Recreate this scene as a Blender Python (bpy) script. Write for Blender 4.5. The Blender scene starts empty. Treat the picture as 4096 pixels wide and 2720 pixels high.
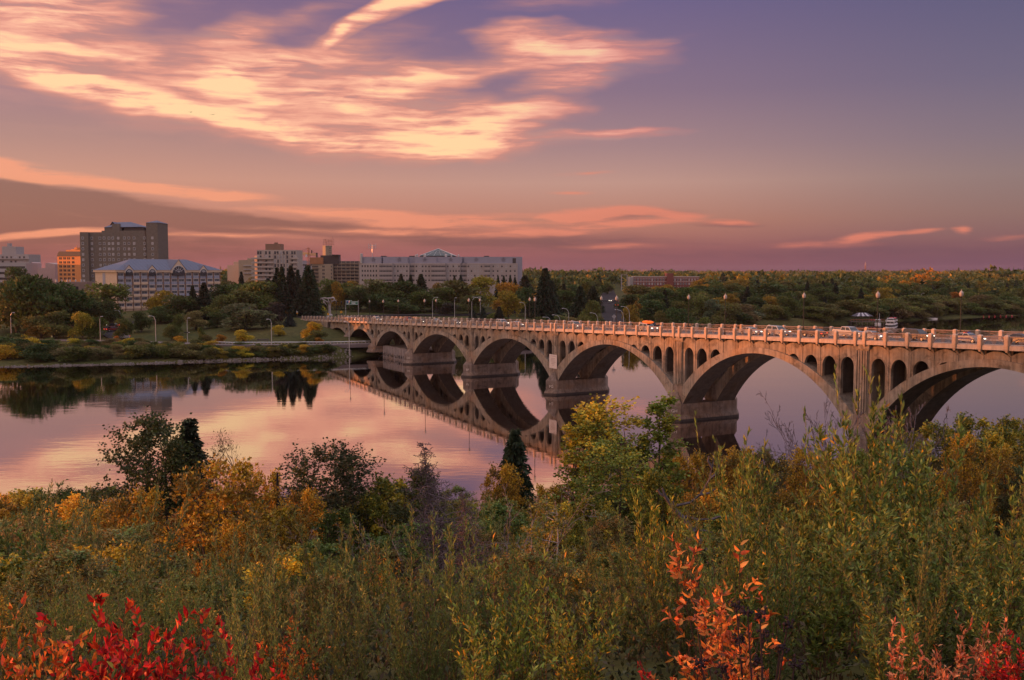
import bpy, math, random
import numpy as np
from mathutils import Vector, Matrix, Euler, Quaternion

C = bpy.context.scene.collection
SC = bpy.context.scene
R = math.radians

# ------------------------------------------------------------------ camera
F = 3982.0                                   # focal length in photo pixels (35 mm on a 36 mm frame)
PITCH = math.atan(275 / F)
EYE = Vector((0.0, 0.0, 29.3))
cam_data = bpy.data.cameras.new('camera')
cam_data.lens = 35.0
cam_data.sensor_width = 36.0
cam_data.clip_start = 0.1
cam_data.clip_end = 30000
cam = bpy.data.objects.new('camera', cam_data)
C.objects.link(cam)
cam.location = EYE
cam.rotation_euler = (R(90) - PITCH, 0, 0)
SC.camera = cam

SC.view_settings.view_transform = 'Standard'
SC.view_settings.look = 'None'
SC.view_settings.gamma = 1.0
SC.view_settings.use_curve_mapping = False
SC.view_settings.exposure = 0.0
try:
    SC.cycles.use_denoising = True
    SC.cycles.max_bounces = 6
    SC.cycles.diffuse_bounces = 3
    SC.cycles.glossy_bounces = 3
    SC.cycles.transmission_bounces = 4
    SC.cycles.volume_bounces = 0
    SC.cycles.sample_clamp_indirect = 6.0
except Exception:
    pass


def PX(x, y, d):
    """The point at forward distance d that the photo shows at pixel (x, y)."""
    a = (x - 2048) / F
    b = -(y - 1360) / F
    ry = math.cos(PITCH) + b * math.sin(PITCH)
    rz = -math.sin(PITCH) + b * math.cos(PITCH)
    return Vector((a * d / ry, d, EYE.z + rz * d / ry))


# ------------------------------------------------------------------ sun and sky
SUN_EL = 1.6
SUN_AZ = -89.0                               # degrees from the view direction, left is negative
sun_dir = Vector((math.sin(R(SUN_AZ)) * math.cos(R(SUN_EL)), math.cos(R(SUN_AZ)) * math.cos(R(SUN_EL)), math.sin(R(SUN_EL))))
sun_data = bpy.data.lights.new('sun', 'SUN')
sun_data.energy = 5.0
sun_data.color = (1.0, 0.30, 0.085)
sun_data.angle = R(0.5)
sun = bpy.data.objects.new('sun', sun_data)
C.objects.link(sun)
sun.rotation_euler = sun_dir.to_track_quat('Z', 'Y').to_euler()


def s2l(c):
    return tuple(((v / 255) / 12.92 if v <= 10 else ((v / 255 + 0.055) / 1.055) ** 2.4) for v in c)


def build_sky():
    w = bpy.data.worlds.new('World')
    SC.world = w
    w.use_nodes = True
    nt = w.node_tree
    nt.nodes.clear()
    N, L = nt.nodes, nt.links

    def math_(op, a, b=None, c=None, clamp=False):
        n = N.new('ShaderNodeMath'); n.operation = op; n.use_clamp = clamp
        for i, v in enumerate((a, b, c)):
            if v is None:
                continue
            if isinstance(v, (int, float)):
                n.inputs[i].default_value = v
            else:
                L.new(v, n.inputs[i])
        return n.outputs[0]

    def smooth(v, lo, hi, to0=0.0, to1=1.0):
        n = N.new('ShaderNodeMapRange'); n.interpolation_type = 'SMOOTHSTEP'
        L.new(v, n.inputs[0])
        n.inputs[1].default_value = lo; n.inputs[2].default_value = hi
        n.inputs[3].default_value = to0; n.inputs[4].default_value = to1
        return n.outputs[0]

    def mixc(f, a, b, mode='MIX'):
        n = N.new('ShaderNodeMix'); n.data_type = 'RGBA'; n.blend_type = mode
        for s, v in ((n.inputs[0], f), (n.inputs[6], a), (n.inputs[7], b)):
            if isinstance(v, (int, float)):
                s.default_value = v
            elif isinstance(v, tuple):
                s.default_value = (*v, 1)
            else:
                L.new(v, s)
        return n.outputs[2]

    def ramp(v, lo, hi, stops):
        n = N.new('ShaderNodeMapRange'); n.clamp = True
        L.new(v, n.inputs[0]); n.inputs[1].default_value = lo; n.inputs[2].default_value = hi
        r = N.new('ShaderNodeValToRGB')
        el = r.color_ramp.elements
        while len(el) < len(stops):
            el.new(0.5)
        for e, (p, c) in zip(el, sorted(stops, key=lambda q: q[0])):
            e.position = (p - lo) / (hi - lo)
            e.color = (*s2l(c), 1)
        L.new(n.outputs[0], r.inputs[0])
        return r.outputs[0]

    tc = N.new('ShaderNodeTexCoord')
    sep = N.new('ShaderNodeSeparateXYZ'); L.new(tc.outputs['Generated'], sep.inputs[0])
    X, Y, Z = sep.outputs
    az = math_('MULTIPLY', math_('ARCTAN2', X, Y), 180 / math.pi)
    el = math_('MULTIPLY', math_('ARCSINE', Z), 180 / math.pi)
    com = N.new('ShaderNodeCombineXYZ'); L.new(az, com.inputs[0]); L.new(el, com.inputs[1])
    P = com.outputs[0]

    # clear sky: warm at the left where the sun went, blue violet to the right
    left = ramp(el, -2, 30, [(-2, (120, 72, 80)), (0, (138, 84, 92)), (1.2, (164, 96, 98)), (2.6, (190, 118, 108)), (5, (192, 134, 122)), (7.2, (166, 120, 120)), (10, (150, 106, 122)), (15, (116, 86, 122)), (22, (120, 100, 135)), (30, (130, 112, 140))])
    mid = ramp(el, -2, 30, [(-2, (95, 62, 78)), (0, (118, 76, 92)), (1.3, (146, 88, 96)), (2.8, (172, 112, 104)), (5, (182, 136, 130)), (7, (156, 118, 126)), (10, (128, 98, 124)), (15, (100, 82, 128)), (22, (100, 95, 140)), (30, (125, 115, 150))])
    right = ramp(el, -2, 30, [(-2, (82, 56, 80)), (0, (100, 70, 96)), (1.4, (114, 80, 96)), (3, (124, 94, 102)), (5, (126, 102, 112)), (7, (114, 94, 116)), (10, (96, 82, 116)), (15, (76, 68, 112)), (22, (85, 82, 130)), (30, (115, 110, 150))])
    base = mixc(smooth(az, -22, 8), left, mid)
    base = mixc(smooth(az, 4, 30), base, right)

    # cloud fields, in degrees on the sky
    def noise(vec, scale, detail, rough, rot=0.0, sc=(1, 1, 1), loc=(0, 0, 0)):
        m = N.new('ShaderNodeMapping'); m.inputs['Rotation'].default_value = (0, 0, R(rot))
        m.inputs['Scale'].default_value = sc; m.inputs['Location'].default_value = loc
        L.new(vec, m.inputs[0])
        n = N.new('ShaderNodeTexNoise'); n.inputs['Scale'].default_value = scale
        n.inputs['Detail'].default_value = detail; n.inputs['Roughness'].default_value = rough
        L.new(m.outputs[0], n.inputs['Vector'])
        return n
    wn = noise(P, 0.3, 3, 0.6, 8, (0.5, 1.5, 1), (3.1, 7.7, 0))
    sub = N.new('ShaderNodeVectorMath'); sub.operation = 'SUBTRACT'
    L.new(wn.outputs['Color'], sub.inputs[0]); sub.inputs[1].default_value = (0.5, 0.5, 0.5)
    mul = N.new('ShaderNodeVectorMath'); mul.operation = 'MULTIPLY'
    L.new(sub.outputs[0], mul.inputs[0]); mul.inputs[1].default_value = (4.5, 1.5, 0)
    add = N.new('ShaderNodeVectorMath'); add.operation = 'ADD'
    L.new(P, add.inputs[0]); L.new(mul.outputs[0], add.inputs[1])
    WP = add.outputs[0]
    mul2 = N.new('ShaderNodeVectorMath'); mul2.operation = 'MULTIPLY_ADD'
    L.new(sub.outputs[0], mul2.inputs[0]); mul2.inputs[1].default_value = (1.6, 0.5, 0); L.new(P, mul2.inputs[2])
    WQ = mul2.outputs[0]

    def blobs(items, vec):
        acc = None
        for (x, y, hw, hh, rot, amp) in items:
            g = N.new('ShaderNodeTexGradient'); g.gradient_type = 'SPHERICAL'
            tm = g.texture_mapping; tm.vector_type = 'TEXTURE'
            tm.translation = ((x - 2048) / 69.5, (1085 - y) / 69.5, 0)
            tm.rotation = (0, 0, R(rot))
            tm.scale = (hw * 1.5 / 69.5, hh * 1.5 / 69.5, 1)
            L.new(vec, g.inputs[0])
            acc = math_('MULTIPLY_ADD', g.outputs['Fac'], amp * 1.6, acc if acc is not None else 0.0)
        return acc
    bright = blobs([
        (150, 372, 520, 50, -8, 1.0), (760, 478, 480, 40, -10, 1.0), (1350, 590, 420, 40, -6, .85),
        (430, 300, 330, 150, -28, .95), (980, 330, 150, 140, 70, 1.0), (120, 210, 330, 120, -8, .75),
        (420, 130, 330, 60, -12, .6), (1250, 410, 480, 120, 8, .95), (1660, 480, 420, 120, 12, .85),
        (1870, 600, 230, 42, 14, .75), (1760, 545, 380, 70, 10, .75), (980, 200, 400, 70, 14, .5),
        (1300, 260, 350, 55, 18, .55), 
        (2150, 185, 240, 50, -4, .95), (2310, 275, 270, 85, 6, .95), (2560, 205, 160, 18, 6, .3),
        (2270, 365, 170, 40, 8, .6), (2450, 556, 260, 18, 2, .7), (2150, 448, 170, 28, 2, .6),
        (2160, 590, 320, 36, 6, .55), (1720, 340, 420, 55, 12, .6), (2350, 40, 420, 40, 4, .32),
        (700, 280, 500, 180, -10, .35), (1950, 520, 300, 100, 10, .6)], WP)
    plume = blobs([(1500, 105, 190, 26, 32, 1.2), (1690, 40, 230, 30, 22, 1.1), (1880, 0, 260, 26, 12, .9), (1400, 165, 90, 14, 40, .9)], WQ)
    bright = math_('ADD', bright, plume)
    low = blobs([
        (120, 712, 360, 32, -7, .95), (640, 772, 420, 22, -3, .75), (900, 800, 220, 20, -2, .5),
        (2380, 862, 180, 32, 4, .95), (2620, 850, 130, 18, -4, .7), (2540, 895, 240, 18, 7, .75), (2850, 890, 130, 12, -2, .55),
        (3400, 958, 90, 16, 8, .5), (3570, 940, 100, 10, 5, .45), (3735, 935, 34, 18, 0, .6), (4070, 870, 90, 18, 0, .8),
        (3880, 965, 110, 14, 0, .3), (1450, 868, 420, 26, -3, .7), (1850, 895, 380, 28, 3, .65), (2150, 930, 300, 20, 2, .5),
        (290, 950, 240, 12, 6, .75), (950, 945, 420, 10, -1, .45), (1500, 930, 500, 12, -2, .4), (2330, 700, 120, 10, 2, .45),
        (2290, 775, 90, 8, 0, .4), (3990, 680, 60, 22, 10, .25), (3200, 985, 240, 16, 0, .35), (2500, 985, 260, 14, 0, .35)], WQ)
    dark = blobs([
        (60, 820, 460, 70, -5, .95), (620, 850, 460, 40, -7, .75), (300, 930, 760, 50, -4, .6), (1300, 915, 560, 40, -3, .6), (2050, 960, 600, 40, 0, .5),
        (300, 1010, 900, 60, 0, .5), (3300, 1010, 1500, 50, 0, .35), (2500, 868, 260, 24, 3, .55), (2860, 896, 140, 14, -2, .5)], WQ)
    holes = blobs([
        (330, 255, 200, 45, -5, .9), (800, 175, 380, 70, 12, .8), (1000, 245, 250, 50, 8, .7), (480, 365, 180, 35, -4, .8),
        (60, 235, 160, 40, -6, .5), (1480, 385, 350, 22, 10, .5), (1800, 385, 260, 40, 6, .8), (2060, 430, 170, 60, 6, .9), (850, 445, 220, 22, -6, .8),
        (1250, 475, 200, 16, -3, .6), (2100, 330, 140, 40, 0, .5)], WP)

    streak = noise(WP, 0.5, 6, 0.56, 7, (0.24, 1.55, 1)).outputs['Fac']
    fine = noise(WQ, 1.7, 6, 0.6, 9, (0.16, 1.7, 1), (5, 2, 0)).outputs['Fac']
    tex = math_('ADD', math_('MULTIPLY', streak, 1.1), math_('MULTIPLY', fine, 0.75))     # about 0.9 on average
    bd = math_('SUBTRACT', bright, math_('MULTIPLY', holes, 0.55))
    d1 = math_('MULTIPLY', bd, math_('SUBTRACT', math_('MULTIPLY', tex, 2.5), 1.62))
    a1 = smooth(d1, 0.0, 0.75)
    hot = smooth(d1, 0.25, 1.9)
    cloud_col = N.new('ShaderNodeValToRGB')
    els = cloud_col.color_ramp.elements
    els.new(0.3); els.new(0.65)
    for e, (p, c) in zip(els, [(0, (188, 122, 118)), (0.28, (226, 146, 128)), (0.62, (248, 174, 146)), (1, (255, 210, 158))]):
        e.position = p; e.color = (*s2l(c), 1)
    L.new(hot, cloud_col.inputs[0])
    right_tint = mixc(smooth(az, -4, 10), (1, 1, 1), (0.86, 0.80, 0.98))
    cc = mixc(1.0, cloud_col.outputs[0], right_tint, 'MULTIPLY')
    dk = smooth(math_('MULTIPLY', dark, math_('SUBTRACT', math_('MULTIPLY', tex, 2.0), 0.9)), 0.04, 0.9, 0, 0.92)
    dark_col = mixc(smooth(az, -15, 25), s2l((126, 78, 84)), s2l((100, 70, 92)))
    sky = mixc(dk, base, dark_col)
    a2 = smooth(math_('MULTIPLY', low, math_('SUBTRACT', math_('MULTIPLY', tex, 2.4), 1.5)), 0.06, 0.7, 0, 0.92)
    low_col = mixc(smooth(az, -20, 12), s2l((234, 146, 118)), s2l((212, 120, 106)))
    sky = mixc(a2, sky, low_col)
    # thin veils everywhere above
    veil = smooth(math_('MULTIPLY', streak, smooth(az, 30, -20)), 0.42, 0.75, 0, 0.35)
    veil = math_('MULTIPLY', veil, smooth(el, 5.5, 9))
    sky = mixc(veil, sky, s2l((205, 140, 128)))
    soft = smooth(math_('MULTIPLY', bd, math_('ADD', streak, 0.5)), 0.05, 1.1, 0, 0.6)
    sky = mixc(soft, sky, mixc(smooth(az, -8, 12), s2l((212, 146, 126)), s2l((186, 134, 134))))
    sky = mixc(math_('MULTIPLY', a1, 0.96), sky, cc)

    # the sky that lies outside the photograph: bright afterglow round the sun, a pale dome overhead
    side = math_('MULTIPLY', smooth(az, -31, -75), smooth(az, -180, -130))
    glow = math_('MULTIPLY', side, smooth(el, 45, 3))
    high = smooth(el, 17, 55)
    back = smooth(math_('ABSOLUTE', az), 60, 130)
    sky = mixc(back, sky, (0.46, 0.35, 0.42))
    sky = mixc(high, sky, (1.02, 0.90, 0.98))
    sky = mixc(glow, sky, (1.45, 0.82, 0.52))
    bg = N.new('ShaderNodeBackground'); L.new(sky, bg.inputs[0]); bg.inputs[1].default_value = 1.0
    # physical twilight sky, very weak, under the clouds
    st = N.new('ShaderNodeTexSky'); st.sky_type = 'NISHITA'; st.sun_disc = False
    st.sun_elevation = R(SUN_EL); st.sun_rotation = R(SUN_AZ % 360)
    bg2 = N.new('ShaderNodeBackground'); L.new(st.outputs[0], bg2.inputs[0]); bg2.inputs[1].default_value = 0.05
    ad = N.new('ShaderNodeAddShader'); L.new(bg.outputs[0], ad.inputs[0]); L.new(bg2.outputs[0], ad.inputs[1])
    out = N.new('ShaderNodeOutputWorld'); L.new(ad.outputs[0], out.inputs[0])


build_sky()


# ------------------------------------------------------------------ helpers
MATS = {}


def material(name, col, rough=0.8, metal=0.0, noise=None, emit=None, spec=0.3, bump=0.0, attr=None, transl=0.0, objcol=False, streaks=0.0):
    """noise = (scale, strength): mottled base colour; attr: colour attribute; objcol: tinted by the object's own colour."""
    if name in MATS:
        return MATS[name]
    m = bpy.data.materials.new(name)
    m.use_nodes = True
    nt = m.node_tree
    N, L = nt.nodes, nt.links
    b = N['Principled BSDF']
    b.inputs['Base Color'].default_value = (*col, 1)
    b.inputs['Roughness'].default_value = rough
    b.inputs['Metallic'].default_value = metal
    b.inputs['Specular IOR Level'].default_value = spec
    cur = None

    def mul(a, c):
        n = N.new('ShaderNodeMix'); n.data_type = 'RGBA'; n.blend_type = 'MULTIPLY'
        n.inputs[0].default_value = 1.0
        for s, v in ((n.inputs[6], a), (n.inputs[7], c)):
            if isinstance(v, tuple):
                s.default_value = (*v, 1)
            else:
                L.new(v, s)
        return n.outputs[2]
    if attr:
        a = N.new('ShaderNodeAttribute'); a.attribute_name = attr
        cur = mul(a.outputs['Color'], tuple(col)) if tuple(col) != (1, 1, 1) else a.outputs['Color']
    if objcol:
        o = N.new('ShaderNodeObjectInfo')
        cur = mul(cur if cur is not None else tuple(col), o.outputs['Color'])
    tc = None
    if noise or bump or streaks:
        tc = N.new('ShaderNodeTexCoord')
    if noise:
        n = N.new('ShaderNodeTexNoise'); n.inputs['Scale'].default_value = noise[0]
        n.inputs['Detail'].default_value = 6; n.inputs['Roughness'].default_value = 0.65
        L.new(tc.outputs['Object'], n.inputs['Vector'])
        r = N.new('ShaderNodeMapRange'); L.new(n.outputs['Fac'], r.inputs[0])
        r.inputs[1].default_value = 0.3; r.inputs[2].default_value = 0.7
        r.inputs[3].default_value = 1 - noise[1]; r.inputs[4].default_value = 1 + noise[1]
        cur = mul(cur if cur is not None else tuple(col), r.outputs[0])
    if streaks:
        mp = N.new('ShaderNodeMapping'); mp.inputs['Scale'].default_value = (1, 1, 0.07)
        L.new(tc.outputs['Object'], mp.inputs[0])
        n = N.new('ShaderNodeTexNoise'); n.inputs['Scale'].default_value = 2.2; n.inputs['Detail'].default_value = 5
        L.new(mp.outputs[0], n.inputs['Vector'])
        r = N.new('ShaderNodeMapRange'); L.new(n.outputs['Fac'], r.inputs[0])
        r.inputs[1].default_value = 0.42; r.inputs[2].default_value = 0.72
        r.inputs[3].default_value = 1.06; r.inputs[4].default_value = 1 - streaks
        cur = mul(cur if cur is not None else tuple(col), r.outputs[0])
        # cracks and patched areas
        n2 = N.new('ShaderNodeTexNoise'); n2.inputs['Scale'].default_value = 0.35; n2.inputs['Detail'].default_value = 8
        n2.inputs['Roughness'].default_value = 0.7; n2.inputs['Distortion'].default_value = 0.6
        L.new(tc.outputs['Object'], n2.inputs['Vector'])
        r2 = N.new('ShaderNodeMapRange'); L.new(n2.outputs['Fac'], r2.inputs[0])
        r2.inputs[1].default_value = 0.54; r2.inputs[2].default_value = 0.60
        r2.inputs[3].default_value = 1.0; r2.inputs[4].default_value = 1 - streaks * 0.9
        cur = mul(cur, r2.outputs[0])
        n3 = N.new('ShaderNodeTexNoise'); n3.inputs['Scale'].default_value = 0.16; n3.inputs['Detail'].default_value = 7; n3.inputs['Roughness'].default_value = 0.68
        L.new(tc.outputs['Object'], n3.inputs['Vector'])
        r3 = N.new('ShaderNodeValToRGB'); r3.color_ramp.elements[0].position = .46; r3.color_ramp.elements[0].color = (1.0, 1.0, 1.0, 1)
        r3.color_ramp.elements[1].position = .66; r3.color_ramp.elements[1].color = (1.0, .80, .60, 1)     # rusty run-off
        L.new(n3.outputs['Fac'], r3.inputs[0])
        cur = mul(cur, r3.outputs[0])
    if cur is not None:
        L.new(cur, b.inputs['Base Color'])
    if bump:
        n = N.new('ShaderNodeTexNoise'); n.inputs['Scale'].default_value = (noise[0] * 2 if noise else 8)
        n.inputs['Detail'].default_value = 5
        L.new(tc.outputs['Object'], n.inputs['Vector'])
        bp = N.new('ShaderNodeBump'); bp.inputs['Strength'].default_value = bump; bp.inputs['Distance'].default_value = 0.1
        L.new(n.outputs['Fac'], bp.inputs['Height']); L.new(bp.outputs[0], b.inputs['Normal'])
    if emit:
        b.inputs['Emission Color'].default_value = (*emit[0], 1)
        b.inputs['Emission Strength'].default_value = emit[1]
    if transl:
        t = N.new('ShaderNodeBsdfTranslucent')
        if cur is not None:
            L.new(cur, t.inputs[0])
        else:
            t.inputs[0].default_value = (*col, 1)
        mx = N.new('ShaderNodeMixShader'); mx.inputs[0].default_value = transl
        L.new(b.outputs[0], mx.inputs[1]); L.new(t.outputs[0], mx.inputs[2])
        L.new(mx.outputs[0], N['Material Output'].inputs[0])
    MATS[name] = m
    return m


class MB:
    """Collects faces and links them as one mesh object."""

    def __init__(s):
        s.v, s.f, s.m = [], [], []
        s.mi = 0

    def face(s, pts):
        i = len(s.v)
        s.v.extend([tuple(p) for p in pts])
        s.f.append(tuple(range(i, i + len(pts)))); s.m.append(s.mi)

    def box(s, x0, x1, y0, y1, z0, z1, M=None):
        p = [(x0, y0, z0), (x1, y0, z0), (x1, y1, z0), (x0, y1, z0), (x0, y0, z1), (x1, y0, z1), (x1, y1, z1), (x0, y1, z1)]
        s.hexa(p, M)

    def hexa(s, p, M=None):
        if M is not None:
            p = [tuple(M @ Vector(q)) for q in p]
        i = len(s.v)
        s.v.extend([tuple(q) for q in p])
        for f in ((0, 3, 2, 1), (4, 5, 6, 7), (0, 1, 5, 4), (1, 2, 6, 5), (2, 3, 7, 6), (3, 0, 4, 7)):
            s.f.append(tuple(i + k for k in f)); s.m.append(s.mi)

    def prism(s, poly, z0, z1, T=None):
        """poly: (x, y) counter-clockwise, from z0 to z1; T maps (x, y, z) to a point."""
        T = T or (lambda x, y, z: (x, y, z))
        n = len(poly); i = len(s.v)
        s.v.extend([tuple(T(x, y, z0)) for x, y in poly]); s.v.extend([tuple(T(x, y, z1)) for x, y in poly])
        s.f.append(tuple(i + k for k in reversed(range(n)))); s.m.append(s.mi)
        s.f.append(tuple(i + n + k for k in range(n))); s.m.append(s.mi)
        for k in range(n):
            q = (k + 1) % n
            s.f.append((i + k, i + q, i + n + q, i + n + k)); s.m.append(s.mi)

    def tube(s, pts, rad, n=6, cap=True):
        pts = [Vector(p) for p in pts]
        if isinstance(rad, (int, float)):
            rad = [rad] * len(pts)
        rings = []
        for k, p in enumerate(pts):
            t = (pts[min(k + 1, len(pts) - 1)] - pts[max(k - 1, 0)])
            t = t.normalized() if t.length > 1e-9 else Vector((0, 0, 1))
            a = t.orthogonal().normalized() if abs(t.z) > 0.99 else t.cross(Vector((0, 0, 1))).normalized()
            b = t.cross(a)
            i = len(s.v)
            for q in range(n):
                w = 2 * math.pi * q / n
                s.v.append(tuple(p + (a * math.cos(w) + b * math.sin(w)) * rad[k]))
            rings.append(i)
        for k in range(len(pts) - 1):
            i, j = rings[k], rings[k + 1]
            for q in range(n):
                w = (q + 1) % n
                s.f.append((i + q, i + w, j + w, j + q)); s.m.append(s.mi)
        if cap:
            s.f.append(tuple(rings[0] + q for q in reversed(range(n)))); s.m.append(s.mi)
            s.f.append(tuple(rings[-1] + q for q in range(n))); s.m.append(s.mi)

    def lathe(s, prof, c=(0, 0, 0), n=10):
        """prof: (radius, z) from bottom to top."""
        s.tube([(c[0], c[1], c[2] + z + k * 1e-5) for k, (r, z) in enumerate(prof)], [max(r, 1e-4) for r, z in prof], n)

    def mesh(s, name, mats):
        me = bpy.data.meshes.new(name)
        me.from_pydata(s.v, [], s.f)
        mats = mats if isinstance(mats, (list, tuple)) else [mats]
        for m in mats:
            me.materials.append(m)
        if len(mats) > 1:
            me.polygons.foreach_set('material_index', s.m)
        me.update()
        return me

    def build(s, name, mats, parent=None, smooth=False):
        me = s.mesh(name, mats)
        if smooth:
            me.polygons.foreach_set('use_smooth', [True] * len(me.polygons))
        return place(name, me, parent)


def place(name, me, parent=None, loc=(0, 0, 0), rot=(0, 0, 0), scale=(1, 1, 1)):
    o = bpy.data.objects.new(name, me)
    C.objects.link(o)
    if parent is not None:
        o.parent = parent
    o.location, o.rotation_euler, o.scale = loc, rot, scale
    return o


def tag(o, label, cat, group=None):
    o['label'] = label; o['category'] = cat
    if group:
        o['group'] = group
    return o


def kind(o, k):
    o['kind'] = k
    return o


def thing(name, label, cat, loc=(0, 0, 0), rotz=0.0, group=None):
    o = bpy.data.objects.new(name, None)
    o.empty_display_size = 0.5
    C.objects.link(o)
    o.location = loc; o.rotation_euler = (0, 0, rotz)
    return tag(o, label, cat, group)


def dup(root, loc, rotz=0.0, label=None, group=None, color=None, scale=None):
    def cp(o, parent):
        c = o.copy(); C.objects.link(c); c.parent = parent
        if color is not None and c.type == 'MESH':
            c.color = (*color, 1)
        for ch in o.children:
            cp(ch, c)
        return c
    r = cp(root, None)
    r.location = loc; r.rotation_euler = (0, 0, rotz)
    if scale is not None:
        r.scale = scale
    if label:
        r['label'] = label
    if group:
        r['group'] = group
    return r


# ------------------------------------------------------------------ lie of the land
def poly_dist(pts, x, y):
    """Signed distance of arrays x, y to a polyline: positive on its left-hand side."""
    x = np.asarray(x, float); y = np.asarray(y, float)
    best = np.full(x.shape, 1e18); sign = np.ones(x.shape)
    for (x0, y0), (x1, y1) in zip(pts[:-1], pts[1:]):
        dx, dy = x1 - x0, y1 - y0
        t = np.clip(((x - x0) * dx + (y - y0) * dy) / (dx * dx + dy * dy), 0, 1)
        d = (x - x0 - t * dx) ** 2 + (y - y0 - t * dy) ** 2
        cr = dx * (y - y0) - dy * (x - x0)
        up = d < best - 1e-9
        best = np.where(up, d, best); sign = np.where(up, np.sign(cr), sign)
    return np.sqrt(best) * np.where(sign == 0, 1, sign)


FAR_SHORE = [(-1500, -300), (-900, 0), (-500, 190), (-300, 262), (-156, 302.5), (-122, 312.3), (-86, 326.3), (-63, 334), (-50, 346), (-25, 382), (40, 440), (120, 495), (185, 553), (262, 612), (340, 660), (520, 790), (900, 1000), (1600, 1300), (4000, 2300)]
PATH = [(-1500, -220), (-900, 75), (-520, 262), (-320, 335), (-190, 369), (-138, 356), (-97, 339), (-62, 341), (-38, 350), (0, 399), (60, 461), (145, 525), (215, 592), (330, 700), (515, 835), (895, 1045), (1590, 1345), (3980, 2350)]
NEAR_SHORE = [(-1500, -500), (-400, 20), (-100, 95), (0, 120), (54, 150), (120, 172), (300, 230), (900, 520), (3000, 1500)]


def ground_z(x, y):
    x = np.asarray(x, float); y = np.asarray(y, float)
    a = poly_dist(FAR_SHORE, x, y); b = poly_dist(PATH, x, y); n = -poly_dist(NEAR_SHORE, x, y)
    z = np.full(x.shape, -3.0)
    far_up = np.interp(b, [0, 6, 14, 40, 80, 140, 260, 420, 1000, 5000, 9000], [4.0, 4.1, 4.4, 7.0, 9.2, 10.6, 11.6, 13.0, 16.5, 19, 19])
    lower = np.abs(b)
    bank = 4.0 * np.clip(a / np.maximum(a + lower, 1e-6), 0, 1)
    z = np.where(a > 0, np.where(b > 0, far_up, bank), np.maximum(-3.0, a * 0.35))
    near = np.interp(n, [-8, 0, 12, 30, 50, 68, 83, 92, 100, 106, 110, 114, 130, 400], [-3, 0, 2.2, 5.5, 9.5, 13, 17, 20, 23, 25.2, 26.6, 27.6, 28.2, 30])
    z = np.where(n > -8, np.maximum(z, near), z)
    return z


def gz(x, y):
    return float(ground_z(np.array([x]), np.array([y]))[0])


def axis(*parts):
    out = []
    for lo, hi, st in parts:
        out += list(np.arange(lo, hi, st))
    return np.array(out)


def build_ground():
    xs = axis((-9000, -1500, 500), (-1500, -450, 50), (-450, -36, 6), (-36, 36, 1.2), (36, 450, 6), (450, 1500, 50), (1500, 9001, 500))
    ys = axis((-1500, -60, 120), (-60, -6, 9), (-6, 60, 1.2), (60, 780, 6), (780, 2000, 60), (2000, 12001, 500))
    gx, gy = np.meshgrid(xs, ys)
    g = ground_z(gx, gy)
    rng = np.random.default_rng(3)
    g = g + np.where(g > 0.2, rng.normal(0, 0.07, g.shape), 0)
    v = np.stack([gx, gy, g], -1).reshape(-1, 3)
    nx, ny = len(xs), len(ys)
    i = (np.arange(ny - 1)[:, None] * nx + np.arange(nx - 1)[None, :]).reshape(-1)
    f = np.stack([i, i + 1, i + nx + 1, i + nx], -1)
    me = bpy.data.meshes.new('ground')
    me.vertices.add(len(v)); me.vertices.foreach_set('co', v.ravel())
    me.loops.add(f.size); me.loops.foreach_set('vertex_index', f.ravel())
    me.polygons.add(len(f)); me.polygons.foreach_set('loop_start', np.arange(0, f.size, 4)); me.polygons.foreach_set('loop_total', np.full(len(f), 4))
    me.update(calc_edges=True)
    m = bpy.data.materials.new('grassy_ground'); m.use_nodes = True
    N, L = m.node_tree.nodes, m.node_tree.links
    b = N['Principled BSDF']; b.inputs['Roughness'].default_value = 0.95; b.inputs['Specular IOR Level'].default_value = 0.1
    tc = N.new('ShaderNodeTexCoord')
    cols = []
    for sc, stops in ((0.035, [(0.35, (0.050, 0.058, 0.018)), (0.65, (0.085, 0.075, 0.026))]), (0.9, [(0.3, (0.55, 0.55, 0.55)), (0.7, (1.35, 1.3, 1.25))])):
        n = N.new('ShaderNodeTexNoise'); n.inputs['Scale'].default_value = sc; n.inputs['Detail'].default_value = 8
        L.new(tc.outputs['Object'], n.inputs['Vector'])
        r = N.new('ShaderNodeValToRGB')
        for e, (p, c) in zip(r.color_ramp.elements, stops):
            e.position = p; e.color = (*c, 1)
        L.new(n.outputs['Fac'], r.inputs[0]); cols.append(r.outputs[0])
    mx = N.new('ShaderNodeMix'); mx.data_type = 'RGBA'; mx.blend_type = 'MULTIPLY'; mx.inputs[0].default_value = 1
    L.new(cols[0], mx.inputs[6]); L.new(cols[1], mx.inputs[7]); L.new(mx.outputs[2], b.inputs['Base Color'])
    me.materials.append(m)
    kind(place('ground', me), 'structure')


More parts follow.
